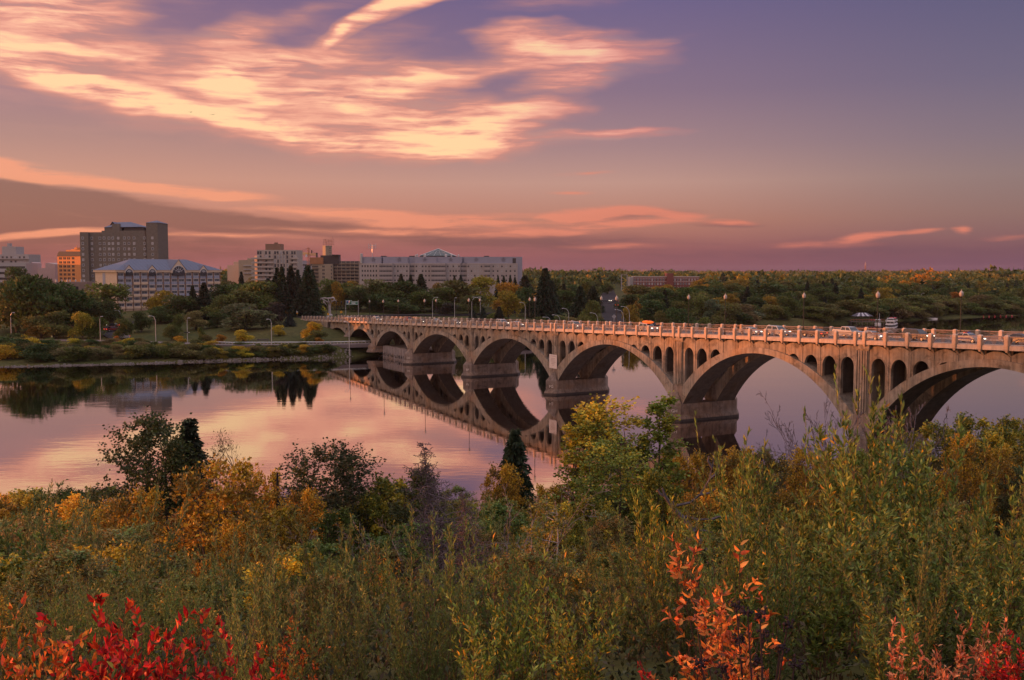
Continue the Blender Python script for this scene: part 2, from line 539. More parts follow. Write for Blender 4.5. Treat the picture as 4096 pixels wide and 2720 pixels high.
def build_river():
    me = bpy.data.meshes.new('river')
    me.from_pydata([(-3000, -600, 0), (4000, -600, 0), (4000, 3000, 0), (-3000, 3000, 0)], [], [(0, 1, 2, 3)])
    m = bpy.data.materials.new('river_water'); m.use_nodes = True
    N, L = m.node_tree.nodes, m.node_tree.links
    b = N['Principled BSDF']
    b.inputs['Base Color'].default_value = (0.53, 0.43, 0.385, 1)     # silty water, mirror-like at this low angle
    b.inputs['Metallic'].default_value = 1.0
    b.inputs['Roughness'].default_value = 0.03
    tc = N.new('ShaderNodeTexCoord')
    mp = N.new('ShaderNodeMapping'); mp.inputs['Rotation'].default_value = (0, 0, R(12)); mp.inputs['Scale'].default_value = (0.55, 1.3, 1)
    L.new(tc.outputs['Object'], mp.inputs[0])
    h = None
    for sc, amp in ((0.06, 0.55), (0.32, 0.22), (1.1, 0.075)):
        n = N.new('ShaderNodeTexNoise'); n.inputs['Scale'].default_value = sc; n.inputs['Detail'].default_value = 3
        n.inputs['Roughness'].default_value = 0.5
        L.new(mp.outputs[0], n.inputs['Vector'])
        a = N.new('ShaderNodeMath'); a.operation = 'MULTIPLY_ADD'; L.new(n.outputs['Fac'], a.inputs[0]); a.inputs[1].default_value = amp
        if h is not None:
            L.new(h, a.inputs[2])
        else:
            a.inputs[2].default_value = 0
        h = a.outputs[0]
    # calmer and rougher patches of water
    n = N.new('ShaderNodeTexNoise'); n.inputs['Scale'].default_value = 0.014; n.inputs['Detail'].default_value = 3
    L.new(mp.outputs[0], n.inputs['Vector'])
    r = N.new('ShaderNodeMapRange'); L.new(n.outputs['Fac'], r.inputs[0]); r.inputs[1].default_value = 0.35; r.inputs[2].default_value = 0.7
    r.inputs[3].default_value = 0.012; r.inputs[4].default_value = 0.05
    bp = N.new('ShaderNodeBump'); L.new(r.outputs[0], bp.inputs['Strength']); bp.inputs['Distance'].default_value = 1.0
    L.new(h, bp.inputs['Height']); L.new(bp.outputs[0], b.inputs['Normal'])
    me.materials.append(m)
    kind(place('river', me), 'structure')


def draped_strip(name, pts, width, mat, lift=0.06, step=4.0, mark=None):
    """A road or path laid on the ground along a polyline."""
    P = []
    for (x0, y0), (x1, y1) in zip(pts[:-1], pts[1:]):
        n = max(1, int(math.hypot(x1 - x0, y1 - y0) / step))
        for k in range(n):
            P.append((x0 + (x1 - x0) * k / n, y0 + (y1 - y0) * k / n))
    P.append(pts[-1])
    for _ in range(3):
        P = [P[0]] + [((a[0] + 2 * b[0] + c[0]) / 4, (a[1] + 2 * b[1] + c[1]) / 4) for a, b, c in zip(P[:-2], P[1:-1], P[2:])] + [P[-1]]
    mb = MB()
    rows = []
    for k, p in enumerate(P):
        a, b = P[max(k - 1, 0)], P[min(k + 1, len(P) - 1)]
        d = Vector((b[0] - a[0], b[1] - a[1])).normalized()
        nrm = Vector((-d.y, d.x))
        row = []
        for s_ in (-0.5, 0.0, 0.5):
            q = Vector(p) + nrm * width * s_
            row.append((q.x, q.y, gz(q.x, q.y)))
        zc = max(r_[2] for r_ in row) + lift
        rows.append([(r_[0], r_[1], zc) for r_ in row])
    for a, b in zip(rows[:-1], rows[1:]):
        for q in (0, 1):
            mb.face([a[q], b[q], b[q + 1], a[q + 1]][::-1])
        for q, w in ((0, 1), (2, -1)):                     # a low edge down to the grass
            lo = lambda t: (t[0], t[1], t[2] - 1.2)
            mb.face([a[q], b[q], lo(b[q]), lo(a[q])])
    return kind(mb.build(name, mat), 'structure')


# ------------------------------------------------------------------ the arch bridge
BO = Vector((54.0, 154.2, 0.0))
DU = Vector((-0.475, 0.88, 0)); DW = Vector((0.88, 0.475, 0))
BROT = math.atan2(0.88, -0.475)
PIERS = [-92.0, -46.0, 0.0, 45.9, 93.1, 138.7, 181.5, 214.4, 241.6, 265.0]
SPRING = [3.4, 3.4, 3.4, 3.4, 3.4, 3.4, 3.4, 3.6, 5.0, 5.6]
UEND = 303.0


def zp(u):
    return 20.02 - 0.0312 * u


def bl(u, w, z):
    return DU * u + DW * w + Vector((0, 0, z))


def bw(u, w, z):
    return BO + bl(u, w, z)


def deck_z(u):
    return zp(u) - 1.42


def px_on_bridge(px, w, py=1290):
    """u of the point of the line at w that the photo shows at column px."""
    k = PX(px, py, 1.0).x
    x0, y0 = BO.x + DW.x * w, BO.y + DW.y * w
    return (x0 - k * y0) / (k * DU.y - DU.x)


def build_bridge():
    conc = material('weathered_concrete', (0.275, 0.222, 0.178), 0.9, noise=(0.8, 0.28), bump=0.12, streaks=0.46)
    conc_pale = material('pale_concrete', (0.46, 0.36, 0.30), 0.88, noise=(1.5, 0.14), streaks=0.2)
    soffit = material('boardmarked_soffit', (0.085, 0.067, 0.057), 0.95, noise=(0.9, 0.3), streaks=0.2)  # darker than the other concrete: shade under arches and deck put into the colour
    pierm = material('pier_concrete', (0.235, 0.175, 0.145), 0.92, noise=(0.7, 0.3), bump=0.15, streaks=0.34)
    asphalt = material('asphalt', (0.055, 0.053, 0.055), 0.9, noise=(0.6, 0.2))
    iron = material('railing_iron', (0.24, 0.165, 0.13), 0.7)
    root = thing('arch_bridge', 'long concrete arch bridge crossing the river on stone-coloured piers', 'bridge', BO)

    def T(u, w, z):
        return bl(u, w, z)

    # piers ---------------------------------------------------------------
    marks = {181.5: 'DE', 138.7: 'EF', 93.1: 'FG', 45.9: 'GH'}
    for uc, zs in zip(PIERS, SPRING):
        if uc > 260:
            continue
        mb = MB()
        base = -3.0 if uc < 210 else 1.5
        hw = 1.75
        top = zs
        for (z0, z1, g0, g1) in ((base, min(base + 3.6, top - 1.4), 0.45, 0.4), (min(base + 3.6, top - 1.4), min(base + 4.3, top - 0.9), 0.4, 0.0), (min(base + 4.3, top - 0.9), top, 0.0, 0.0)):
            ring0 = [(uc - hw - g0, 0 - g0), (uc, -1.96 - g0 * 1.3), (uc + hw + g0, 0 - g0), (uc + hw + g0, 13.8 + g0), (uc, 15.7 + g0), (uc - hw - g0, 13.8 + g0)]
            ring1 = [(uc - hw - g1, 0 - g1), (uc, -1.96 - g1 * 1.3), (uc + hw + g1, 0 - g1), (uc + hw + g1, 13.8 + g1), (uc, 15.7 + g1), (uc - hw - g1, 13.8 + g1)]
            for k in range(6):
                q = (k + 1) % 6
                mb.face([T(*ring0[k], z0), T(*ring0[q], z0), T(*ring1[q], z1), T(*ring1[k], z1)])
        mb.face([T(*p, top) for p in ring1])
        # pyramid caps leaning on the pier ends
        for s_, w0, tip in ((-1, 0.0, -1.96), (1, 13.8, 15.7)):
            apex = T(uc, w0 - s_ * 0.45, top + 2.3)
            a, b, c = T(uc - hw, w0, top + 0.01), T(uc, tip, top + 0.01), T(uc + hw, w0, top + 0.01)
            mb.face([a, b, apex]); mb.face([b, c, apex]); mb.face([c, a, apex])
        # shaft up to the pilaster foot
        k_ = 1.0 if uc < 190 else 0.75
        for w0, w1 in ((0.42, 5.0), (8.8, 13.38)):
            mb.hexa([T(uc - 1.72, w0, top), T(uc + 1.72, w0, top), T(uc + 1.72, w1, top), T(uc - 1.72, w1, top),
                     T(uc - 1.55, w0 + .05, top + 3.5 * k_), T(uc + 1.55, w0 + .05, top + 3.5 * k_), T(uc + 1.55, w1 - .05, top + 3.5 * k_), T(uc - 1.55, w1 - .05, top + 3.5 * k_)])
        p = mb.build('pier', pierm, root)
        if uc < 210:                                               # dark wet band at the waterline
            mb = MB()
            g0 = .47
            rg = [(uc - hw - g0, 0 - g0), (uc, -1.96 - g0 * 1.3), (uc + hw + g0, 0 - g0), (uc + hw + g0, 13.8 + g0), (uc, 15.7 + g0), (uc - hw - g0, 13.8 + g0)]
            for k in range(6):
                q = (k + 1) % 6
                mb.face([T(*rg[k], -.6), T(*rg[q], -.6), T(*rg[q], .42), T(*rg[k], .42)])
            mb.build('waterline_stain', material('wet_concrete', (.055, .042, .038), .5, noise=(1.5, .3)), p)
        if uc in marks:
            cu = bpy.data.curves.new('pier_marking', 'FONT'); cu.body = marks[uc]; cu.size = 0.85; cu.extrude = 0.015
            cu.align_x = 'CENTER'
            tmp = bpy.data.objects.new('pier_marking', cu); C.objects.link(tmp)
            dg = bpy.context.evaluated_depsgraph_get()
            me = bpy.data.meshes.new_from_object(tmp.evaluated_get(dg))
            bpy.data.objects.remove(tmp)
            me.materials.clear(); me.materials.append(material('chalk_marking', (0.66, 0.58, 0.52), 0.9))
            # on the cutwater face that looks at the near bank: from tip to the right-hand corner (lower u)
            a, b = T(uc, -1.96, 0), T(uc - hw, 0, 0)
            ex = (b - a).normalized(); nrm = Vector((ex.y, -ex.x, 0))
            mid = (a + b) / 2 + Vector((0, 0, 1.75)) + nrm * 0.06
            o = place('pier_marking', me, p)
            o.matrix_local = Matrix(((ex.x, 0, nrm.x, mid.x), (ex.y, 0, nrm.y, mid.y), (0, 1, 0, mid.z), (0, 0, 0, 1)))

    # spans ----------------------------------------------------------------
    def circ(half, rise):
        Rr = (half * half + rise * rise) / (2 * rise)
        return lambda x: math.sqrt(max(Rr * Rr - x * x, 0)) - (Rr - rise)

    posts, bays = [], []
    rest_walls, rest_brackets = MB(), MB()
    for i in range(len(PIERS) - 1):
        u0, u1 = PIERS[i], PIERS[i + 1]
        span = u1 - u0; um = (u0 + u1) / 2
        kk = min(1.0, span / 44)
        a, b = u0 + 1.7, u1 - 1.7
        za, zb = SPRING[i], SPRING[i + 1]
        crown_e = zp(um) - 3.4; crown_i = crown_e - (0.55 + 0.5 * kk)
        ci = circ((b - a) / 2, crown_i - (za + zb) / 2)
        ae, be = u0 + 1.3, u1 - 1.3
        zea, zeb = za + 3.3 * kk ** .8, zb + 3.3 * kk ** .8
        ce = circ((be - ae) / 2, crown_e - (zea + zeb) / 2)

        def zi(u):
            t = min(max((u - a) / (b - a), 0), 1); return za + (zb - za) * t + ci(min(max(u, a), b) - um)

        def ze(u):
            t = min(max((u - ae) / (be - ae), 0), 1); return zea + (zeb - zea) * t + ce(min(max(u, ae), be) - um)
        n = 44
        for w0, w1 in ((0.4, 5.0), (8.8, 13.4)):
            mb = MB()
            us = [a + (b - a) * (0.5 - 0.5 * math.cos(math.pi * k / n)) for k in range(n + 1)]
            # outer curve starts higher up the shaft: pair points along both curves
            ext = [ae + (be - ae) * (0.5 - 0.5 * math.cos(math.pi * k / n)) for k in range(n + 1)]
            pi_ = [(u, zi(u)) for u in us]; pe = [(u, ze(u)) for u in ext]
            for k in range(n):
                A, B, D, E_ = pi_[k], pi_[k + 1], pe[k + 1], pe[k]
                mb.face([T(A[0], w0, A[1]), T(E_[0], w0, E_[1]), T(D[0], w0, D[1]), T(B[0], w0, B[1])])
                mb.face([T(A[0], w1, A[1]), T(B[0], w1, B[1]), T(D[0], w1, D[1]), T(E_[0], w1, E_[1])])
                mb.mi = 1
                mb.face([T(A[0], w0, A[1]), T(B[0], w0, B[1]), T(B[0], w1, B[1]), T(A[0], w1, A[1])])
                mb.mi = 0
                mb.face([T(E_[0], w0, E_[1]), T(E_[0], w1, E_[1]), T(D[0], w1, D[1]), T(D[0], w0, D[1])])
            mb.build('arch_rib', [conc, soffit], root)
        # bays of the spandrel
        nb = max(4, round((span - 1.8) / 4.0))
        bu = [u0 + 0.9 + (span - 1.8) * k / nb for k in range(nb + 1)]
        posts += bu
        bays += list(zip(bu[:-1], bu[1:]))
        bays.append((u1 - 0.9, u1 + 0.9))
        head = lambda u: zp(u) - 3.85 - 0.3 * kk
        for w0, w1 in ((0.75, 1.25), (4.2, 4.65), (9.15, 9.6), (12.55, 13.05)):
            mb = MB()
            strips = []
            for k in range(nb):
                p, q = bu[k], bu[k + 1]
                p2 = max(p, u0 + 1.25); q2 = min(q, u1 - 1.25)
                c = (p2 + q2) / 2; r = (q2 - p2) / 2 * 0.72
                opening = head(c) > max(ze(c - r * .0) , ze(c - r * .8) if c > um else ze(c + r * .8)) + 0.25 or head(c) > min(ze(c - r), ze(c + r)) + 0.6
                m = 22
                edges = [p2 + (c - r - p2) * t / 2 for t in range(2)] + [c - r * math.cos(math.pi * t / m) for t in range(m + 1)] + [c + r + (q2 - c - r) * t / 2 for t in range(1, 3)]
                for e0, e1 in zip(edges[:-1], edges[1:]):
                    if e1 - e0 < 1e-6:
                        continue

                    def lo(u):
                        base = ze(u) - 0.06
                        if opening and c - r - 1e-6 <= (e0 + e1) / 2 <= c + r + 1e-6:
                            zo = head(c) - r * 1.15 + 1.15 * math.sqrt(max(r * r - (u - c) ** 2, 0))
                            return max(base, zo)
                        return base

                    def hi(u):
                        t = (u - p) / (q - p)
                        return zp(u) - 2.95 + 0.68 * (1 - (2 * t - 1) ** 2)
                    strips.append((e0, e1, lo(e0), lo(e1), hi(e0), hi(e1)))
            for k, (e0, e1, l0, l1, h0, h1) in enumerate(strips):
                if h0 - l0 < 0.01 and h1 - l1 < 0.01:
                    continue
                mb.face([T(e0, w0, l0), T(e0, w0, h0), T(e1, w0, h1), T(e1, w0, l1)])
                mb.face([T(e0, w1, l0), T(e1, w1, l1), T(e1, w1, h1), T(e0, w1, h0)])
                mb.face([T(e0, w0, l0), T(e1, w0, l1), T(e1, w1, l1), T(e0, w1, l0)])
                mb.face([T(e0, w0, h0), T(e0, w1, h0), T(e1, w1, h1), T(e1, w0, h1)])
                if k:
                    pl = strips[k - 1][3]
                    if abs(pl - l0) > 0.02:
                        z0, z1 = min(pl, l0), max(pl, l0)
                        mb.face([T(e0, w0, z0), T(e0, w0, z1), T(e0, w1, z1), T(e0, w1, z0)])
            if w0 < 1:
                for k in range(1, nb):
                    u = bu[k]; zl = ze(u) - 0.05
                    mb.hexa([T(u - .16, .66, zl), T(u + .16, .66, zl), T(u + .16, .76, zl), T(u - .16, .76, zl), T(u - .16, .66, zp(u) - 2.96), T(u + .16, .66, zp(u) - 2.96), T(u + .16, .76, zp(u) - 2.96), T(u - .16, .76, zp(u) - 2.96)])
            mb.build('spandrel_wall', conc, root)
        # cross walls and brackets on the bay lines
        for k in range(1, nb):
            u = bu[k]
            zt = zp(u) - 1.9
            z0 = ze(u) - 0.1
            for w0, w1, far in ((1.27, 4.18, 0), (9.62, 12.53, 1)):
                if zt - z0 > 0.4:
                    mb = rest_walls if far else MB()
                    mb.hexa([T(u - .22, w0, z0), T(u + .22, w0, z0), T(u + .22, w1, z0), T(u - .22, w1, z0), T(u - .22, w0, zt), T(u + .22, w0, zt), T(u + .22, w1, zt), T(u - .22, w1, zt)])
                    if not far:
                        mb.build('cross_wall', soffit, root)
            for s_, wa, wb in ((1, 0.74, 0.1), (-1, 13.06, 15.7)):
                zt2 = zp(u) - 2.03
                mb = MB() if s_ > 0 else rest_brackets
                mb.hexa([T(u - .2, wa, zt2 - .85), T(u + .2, wa, zt2 - .85), T(u + .2, wa + .02 * s_, zt2 - .85), T(u - .2, wa + .02 * s_, zt2 - .85),
                         T(u - .2, wb, zt2), T(u + .2, wb, zt2), T(u + .2, wa + .02 * s_, zt2), T(u - .2, wa + .02 * s_, zt2)])
                if s_ > 0:
                    mb.build('deck_bracket', conc, root)
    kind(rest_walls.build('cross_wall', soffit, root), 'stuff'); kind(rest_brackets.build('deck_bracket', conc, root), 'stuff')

    # fluted pilasters over the piers
    for uc, zs in zip(PIERS, SPRING):
        if uc > 260:
            continue
        k_ = 1.0 if uc < 190 else 0.75
        mb = MB()
        z0, z1 = zs + 3.5 * k_, zp(uc) - 2.75
        hw = 1.27 if uc < 200 else 1.1
        for w0, w1, s_ in ((0.6, 1.7, -1), (12.1, 13.2, 1)):
            mb.hexa([T(uc - hw, w0, z0), T(uc + hw, w0, z0), T(uc + hw, w1, z0), T(uc - hw, w1, z0), T(uc - hw, w0, z1), T(uc + hw, w0, z1), T(uc + hw, w1, z1), T(uc - hw, w1, z1)])
            for f_ in (-0.78, -0.4, 0, 0.4, 0.78):
                wf = w0 if s_ < 0 else w1
                d = 0.17 if f_ else 0.25
                mb.hexa([T(uc + f_ * hw - d * .8, wf + s_ * .22, z0 + .25), T(uc + f_ * hw + d * .8, wf + s_ * .22, z0 + .25), T(uc + f_ * hw + d * .8, wf - s_ * .01, z0 + .25), T(uc + f_ * hw - d * .8, wf - s_ * .01, z0 + .25),
                         T(uc + f_ * hw - d * .8, wf + s_ * .22, z1 - .3), T(uc + f_ * hw + d * .8, wf + s_ * .22, z1 - .3), T(uc + f_ * hw + d * .8, wf - s_ * .01, z1 - .3), T(uc + f_ * hw - d * .8, wf - s_ * .01, z1 - .3)])
            # corbelled head
            wf = w0 if s_ < 0 else w1
            zt = zp(uc) - 2.03
            mb.hexa([T(uc - hw - .35, wf + s_ * .3, z1), T(uc + hw + .35, wf + s_ * .3, z1), T(uc + hw + .35, wf - s_ * .6, z1), T(uc - hw - .35, wf - s_ * .6, z1),
                     T(uc - hw - .35, wf + s_ * .3, zt), T(uc + hw + .35, wf + s_ * .3, zt), T(uc + hw + .35, wf - s_ * .6, zt), T(uc - hw - .35, wf - s_ * .6, zt)])
        for w0, w1 in ((1.72, 4.6), (9.2, 12.08)):
            mb.hexa([T(uc - hw + .2, w0, z0), T(uc + hw - .2, w0, z0), T(uc + hw - .2, w1, z0), T(uc - hw + .2, w1, z0), T(uc - hw + .2, w0, z1), T(uc + hw - .2, w0, z1), T(uc + hw - .2, w1, z1), T(uc - hw + .2, w1, z1)])
        mb.build('pilaster', conc, root)

    # deck, fascia, pavements, roadway
    ua, ub = PIERS[0] - 12, UEND

    def slab(name, mat, w0, w1, dz0, dz1, uu0=ua, uu1=ub, parent=root):
        mb = MB()
        mb.hexa([T(uu0, w0, zp(uu0) + dz0), T(uu1, w0, zp(uu1) + dz0), T(uu1, w1, zp(uu1) + dz0), T(uu0, w1, zp(uu0) + dz0),
                 T(uu0, w0, zp(uu0) + dz1), T(uu1, w0, zp(uu1) + dz1), T(uu1, w1, zp(uu1) + dz1), T(uu0, w1, zp(uu0) + dz1)])
        return mb.build(name, mat, parent)
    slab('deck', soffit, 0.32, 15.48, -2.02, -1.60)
    slab('fascia_beam', conc_pale, 0.0, 0.30, -2.06, -1.45)
    slab('fascia_beam', conc_pale, 15.5, 15.8, -2.06, -1.45)
    slab('pavement', conc_pale, 0.34, 2.5, -1.596, -1.42)
    slab('pavement', conc_pale, 13.3, 15.46, -1.596, -1.42)
    rd = slab('roadway', asphalt, 2.52, 13.28, -1.596, -1.56)
    line = material('lane_paint', (0.75, 0.7, 0.6), 0.7)
    for w in (5.2, 7.9, 10.6):
        mb = MB()
        mb.face([T(ua, w - .06, zp(ua) - 1.556), T(ub, w - .06, zp(ub) - 1.556), T(ub, w + .06, zp(ub) - 1.556), T(ua, w + .06, zp(ua) - 1.556)][::-1])
        mb.build('lane_line', line, rd)

    # railing posts and panels
    extra = [265 + 0.9 + 4.0 * k for k in range(0, 9)]
    posts += [265.9 + 4.1 * k for k in range(1, 9)]
    bays += [(265.9 + 4.1 * k, 265.9 + 4.1 * (k + 1)) for k in range(8)]
    posts = sorted(p for p in posts if p > PIERS[0] + 0.1)
    posts = [p for k, p in enumerate(posts) if k == 0 or p - posts[k - 1] > 0.3]

    def post_mb(mb, ox=0.0, oy=0.0, oz=0.0, Tm=None):
        def bx(h0, d0, h1, d1, z0, z1):
            pts = []
            for hh, dd, z in ((h0, d0, z0), (h1, d1, z1)):
                pts += [(-hh, -dd, z), (hh, -dd, z), (hh, dd, z), (-hh, dd, z)]
            if Tm:
                pts = [Tm(*p) for p in pts]
            mb.hexa(pts)
        bx(.12, .10, .22, .17, -2.36, -2.12)          # hanging drop
        bx(.22, .17, .30, .25, -2.12, -2.0)
        bx(.30, .25, .30, .25, -2.0, -.16)
        bx(.235, .27, .235, .27, -1.35, -.3)          # raised face panel
        bx(.30, .25, .16, .13, -.16, 0.0)             # chamfered cap
        return mb
    pm = post_mb(MB()).mesh('railing_post', conc_pale)
    near = [p for p in posts if p > -46.5][:100]
    for u in near:
        place('railing_post', pm, root, bl(u, 0.06, zp(u)), (0, 0, BROT))
    mb = MB()
    for u in posts:
        o = bl(u, 15.74, zp(u)); M = Matrix.Translation(o) @ Matrix.Rotation(BROT, 4, 'Z')
        post_mb(mb, Tm=lambda x, y, z, M=M: tuple(M @ Vector((x, y, z))))
    for u in posts:
        if u not in near:
            o = bl(u, 0.06, zp(u)); M = Matrix.Translation(o) @ Matrix.Rotation(BROT, 4, 'Z')
            post_mb(mb, Tm=lambda x, y, z, M=M: tuple(M @ Vector((x, y, z))))
    kind(mb.build('railing_post', conc_pale, root), 'stuff')

    def panel(L_, mb=None, Tm=None):
        """One iron railing panel, L_ long, x from 0 to L_, hanging from z = -0.22 to -1.45."""
        mb = mb or MB()
        Tm = Tm or (lambda x, y, z: (x, y, z))

        def tb(pts, r, n=4):
            mb.tube([Tm(*p) for p in pts], r, n)
        x0, x1 = .28, L_ - .28
        tb([(x0, 0, -.24), (x1, 0, -.24)], .085, 5)
        tb([(x0, 0, -.46), (x1, 0, -.46)], .035)
        tb([(x0, 0, -1.36), (x1, 0, -1.36)], .03)
        if L_ > 2.5:
            c = L_ / 2
            arc = [(c + (c - .42) * math.cos(t), 0, -1.36 + .82 * math.sin(t)) for t in np.linspace(0, math.pi, 17)]
            tb(arc, .04)
            for r_ in (.34, .25):
                tb([(c + r_ * math.cos(t), 0, -.86 + r_ * 1.12 * math.sin(t)) for t in np.linspace(0, 2 * math.pi, 17)], .024)
            for dx in (-.1, 0, .1):
                tb([(c + dx, 0, -1.04), (c + dx, 0, -.68)], .022)
            k = int((x1 - x0) / .17)
            for q in range(1, k):
                x = x0 + (x1 - x0) * q / k
                tb([(x, 0, -1.36), (x, 0, -.48)], .008, 3)
        else:
            tb([(L_ / 2, 0, -1.36), (L_ / 2, 0, -.46)], .02)
        return mb
    slope = math.atan(0.0312)
    pan = {}
    nn = 0
    rest = MB()
    for (p, q) in sorted(bays):
        if p < PIERS[0]:
            continue
        L_ = round(q - p, 2)
        if p > -47 and nn < 100:
            if L_ not in pan:
                pan[L_] = panel(L_).mesh('railing_panel', iron)
            place('railing_panel', pan[L_], root, bl(p, 0.1, zp(p)), (0, slope, BROT)); nn += 1
        M = Matrix.Translation(bl(p, 15.7, zp(p))) @ Matrix.Rotation(BROT, 4, 'Z') @ Matrix.Rotation(slope, 4, 'Y')
        panel(L_, rest, lambda x, y, z, M=M: tuple(M @ Vector((x, y, z))))
    kind(rest.build('railing_panel', iron, root), 'stuff')

    # far abutment with its small arch, and the walls of the approach
    mb = MB()
    for w0, w1 in ((0.35, 1.2), (12.6, 13.45)):
        for (u0, u1) in ((265.0, 277.0), (297.0, 304.0)):
            mb.hexa([T(u0, w0, -1), T(u1, w0, -1), T(u1, w1, -1), T(u0, w1, -1), T(u0, w0, zp(u0) - 2.03), T(u1, w0, zp(u1) - 2.03), T(u1, w1, zp(u1) - 2.03), T(u0, w1, zp(u0) - 2.03)])
        n = 20
        for k in range(n):
            e0, e1 = 277 + 20 * k / n, 277 + 20 * (k + 1) / n
            za_ = lambda u: 4.2 + (zp(287) - 3.4 - 4.2) * math.sqrt(max(0, 1 - ((u - 287) / 10) ** 2))
            mb.hexa([T(e0, w0, za_(e0)), T(e1, w0, za_(e1)), T(e1, w1, za_(e1)), T(e0, w1, za_(e0)), T(e0, w0, zp(e0) - 2.03), T(e1, w0, zp(e1) - 2.03), T(e1, w1, zp(e1) - 2.03), T(e0, w1, zp(e0) - 2.03)])
    # cross wall that closes the abutment towards the river
    mb.hexa([T(265.0, 1.2, -1), T(266.0, 1.2, -1), T(266.0, 12.6, -1), T(265.0, 12.6, -1), T(265.0, 1.2, zp(265) - 2.03), T(266, 1.2, zp(266) - 2.03), T(266, 12.6, zp(266) - 2.03), T(265.0, 12.6, zp(265) - 2.03)])
    mb.hexa([T(264.6, -.6, -1), T(272.0, -.6, -1), T(272.0, .35, -1), T(264.6, .35, -1), T(264.6, -.1, zp(265) - 2.07), T(272.0, -.1, zp(272) - 2.07), T(272.0, .35, zp(272) - 2.07), T(264.6, .35, zp(265) - 2.07)])
    mb.build('abutment', conc, root)
    mb = MB()
    mb.hexa([T(-106, 0.35, -1), T(-93.8, 0.35, -1), T(-93.8, 13.4, -1), T(-106, 13.4, -1), T(-106, 0.35, zp(-106) - 2.03), T(-93.8, 0.35, zp(-93.8) - 2.03), T(-93.8, 13.4, zp(-93.8) - 2.03), T(-106, 13.4, zp(-106) - 2.03)])
    mb.build('abutment', conc, root)

    # notice board on pier FG, bolted to the pilaster foot
    u = 94.6
    b = thing('notice_board', 'pale square notice board fixed to a bridge pier above its cutwater', 'sign', bw(93.4, .22, 6.3), BROT + math.pi)
    mb = MB(); mb.box(-1.75, 1.75, -.06, .0, -.1, 3.2); mb.build('board', material('board_paint', (0.62, 0.5, 0.45), .8, noise=(1.2, .12)), b)
    mb = MB()
    for z, w in ((2.75, 1.2), (2.2, 1.0), (1.9, 1.1), (1.6, 1.05), (1.3, 1.1), (.95, .9), (.6, .5)):
        mb.box(-w, w, -.075, -.062, z, z + .13)
    mb.build('faded_lines', material('faded_print', (0.40, 0.29, 0.26), .9), b)
    mb = MB(); mb.box(-1.4, -1.2, 0, .35, .4, .6); mb.box(1.2, 1.4, 0, .35, .4, .6); mb.box(-1.4, -1.2, 0, .35, 2.6, 2.8); mb.box(1.2, 1.4, 0, .35, 2.6, 2.8)
    mb.build('bracket', iron, b)


def build_lamps_on_bridge():
    pole_m = material('lamp_iron', (0.03, 0.032, 0.03), 0.55, metal=0.2)
    globe = material('lamp_globe', (0.36, 0.30, 0.26), 0.35)
    root = thing('street_lamp', 'x', 'street lamp', (0, 0, 0), 0, 'globe street lamps on the bridge')
    mb = MB(); mb.lathe([(.2, 0), (.2, .35), (.13, .45), (.11, 1.1), (.075, 1.3), (.06, 6.1), (.1, 6.2), (.06, 6.3), (.12, 6.45), (.2, 6.55)], n=8)
    mb.box(-.04, .04, -.22, .0, 4.0, 4.35)
    mb.build('pole', pole_m, root)
    mb = MB(); mb.lathe([(.15, 6.55), (.3, 6.72), (.33, 6.95), (.31, 7.15), (.22, 7.32)], n=10); mb.build('globe', globe, root, True)
    mb = MB(); mb.lathe([(.22, 7.32), (.12, 7.42), (.07, 7.5), (.05, 7.66)], n=8); mb.build('finial', globe, root)
    near = [(2900, 1194), (2466, 1190), (2140, 1189), (1925, 1185)]
    spots = []
    for px in (1399, 1534, 1699, 1876, 2140, 2466, 2900, 3509):
        spots.append((px_on_bridge(px, 0.75, 1290), 0.75, 'near'))
    for px in (1222, 1296, 1479, 1594, 1745, 1920, 2119, 2405, 2754, 3214, 3842):
        spots.append((px_on_bridge(px, 15.05, 1290), 15.05, 'far'))
    order = ['farthest from the camera', 'second from the far end', 'third from the far end', 'fourth from the far end', 'fifth from the far end', 'sixth from the far end', 'seventh from the far end', 'eighth from the far end', 'ninth from the far end', 'tenth from the far end', 'nearest to the camera']
    first = True
    for side, name in (('near', 'on the upstream railing'), ('far', 'on the downstream railing')):
        ss = [s for s in spots if s[2] == side]
        for k, (u, w, _) in enumerate(ss):
            lab = f'dark globe street lamp {name} of the bridge, ' + (order[k] if k < len(ss) - 1 else 'nearest to the camera')
            loc = bw(u, w, deck_z(u))
            if first:
                root.location = loc; root['label'] = lab; first = False
            else:
                dup(root, loc, 0, lab)


# ------------------------------------------------------------------ buildings
def fx(px, py, D): return PX(px, py, D).x
def fz(py, D): return PX(2048, py, D).z


def win_mesh(w, h, frame, glass, bars=1, d=.10):
    mb = MB()
    t = min(.12, w * .12)
    for (a, b, c, e) in ((-w / 2, w / 2, 0, t), (-w / 2, w / 2, h - t, h), (-w / 2, -w / 2 + t, t, h - t), (w / 2 - t, w / 2, t, h - t)):
        mb.box(a, b, -d, -.004, c, e)
    for k in range(1, bars + 1):
        x = -w / 2 + w * k / (bars + 1)
        mb.box(x - t / 3, x + t / 3, -d * .9, -.004, t, h - t)
    mb.mi = 1
    mb.box(-w / 2 + t, w / 2 - t, -d * .5, -.006, t, h - t)
    return mb.mesh('window', [frame, glass])


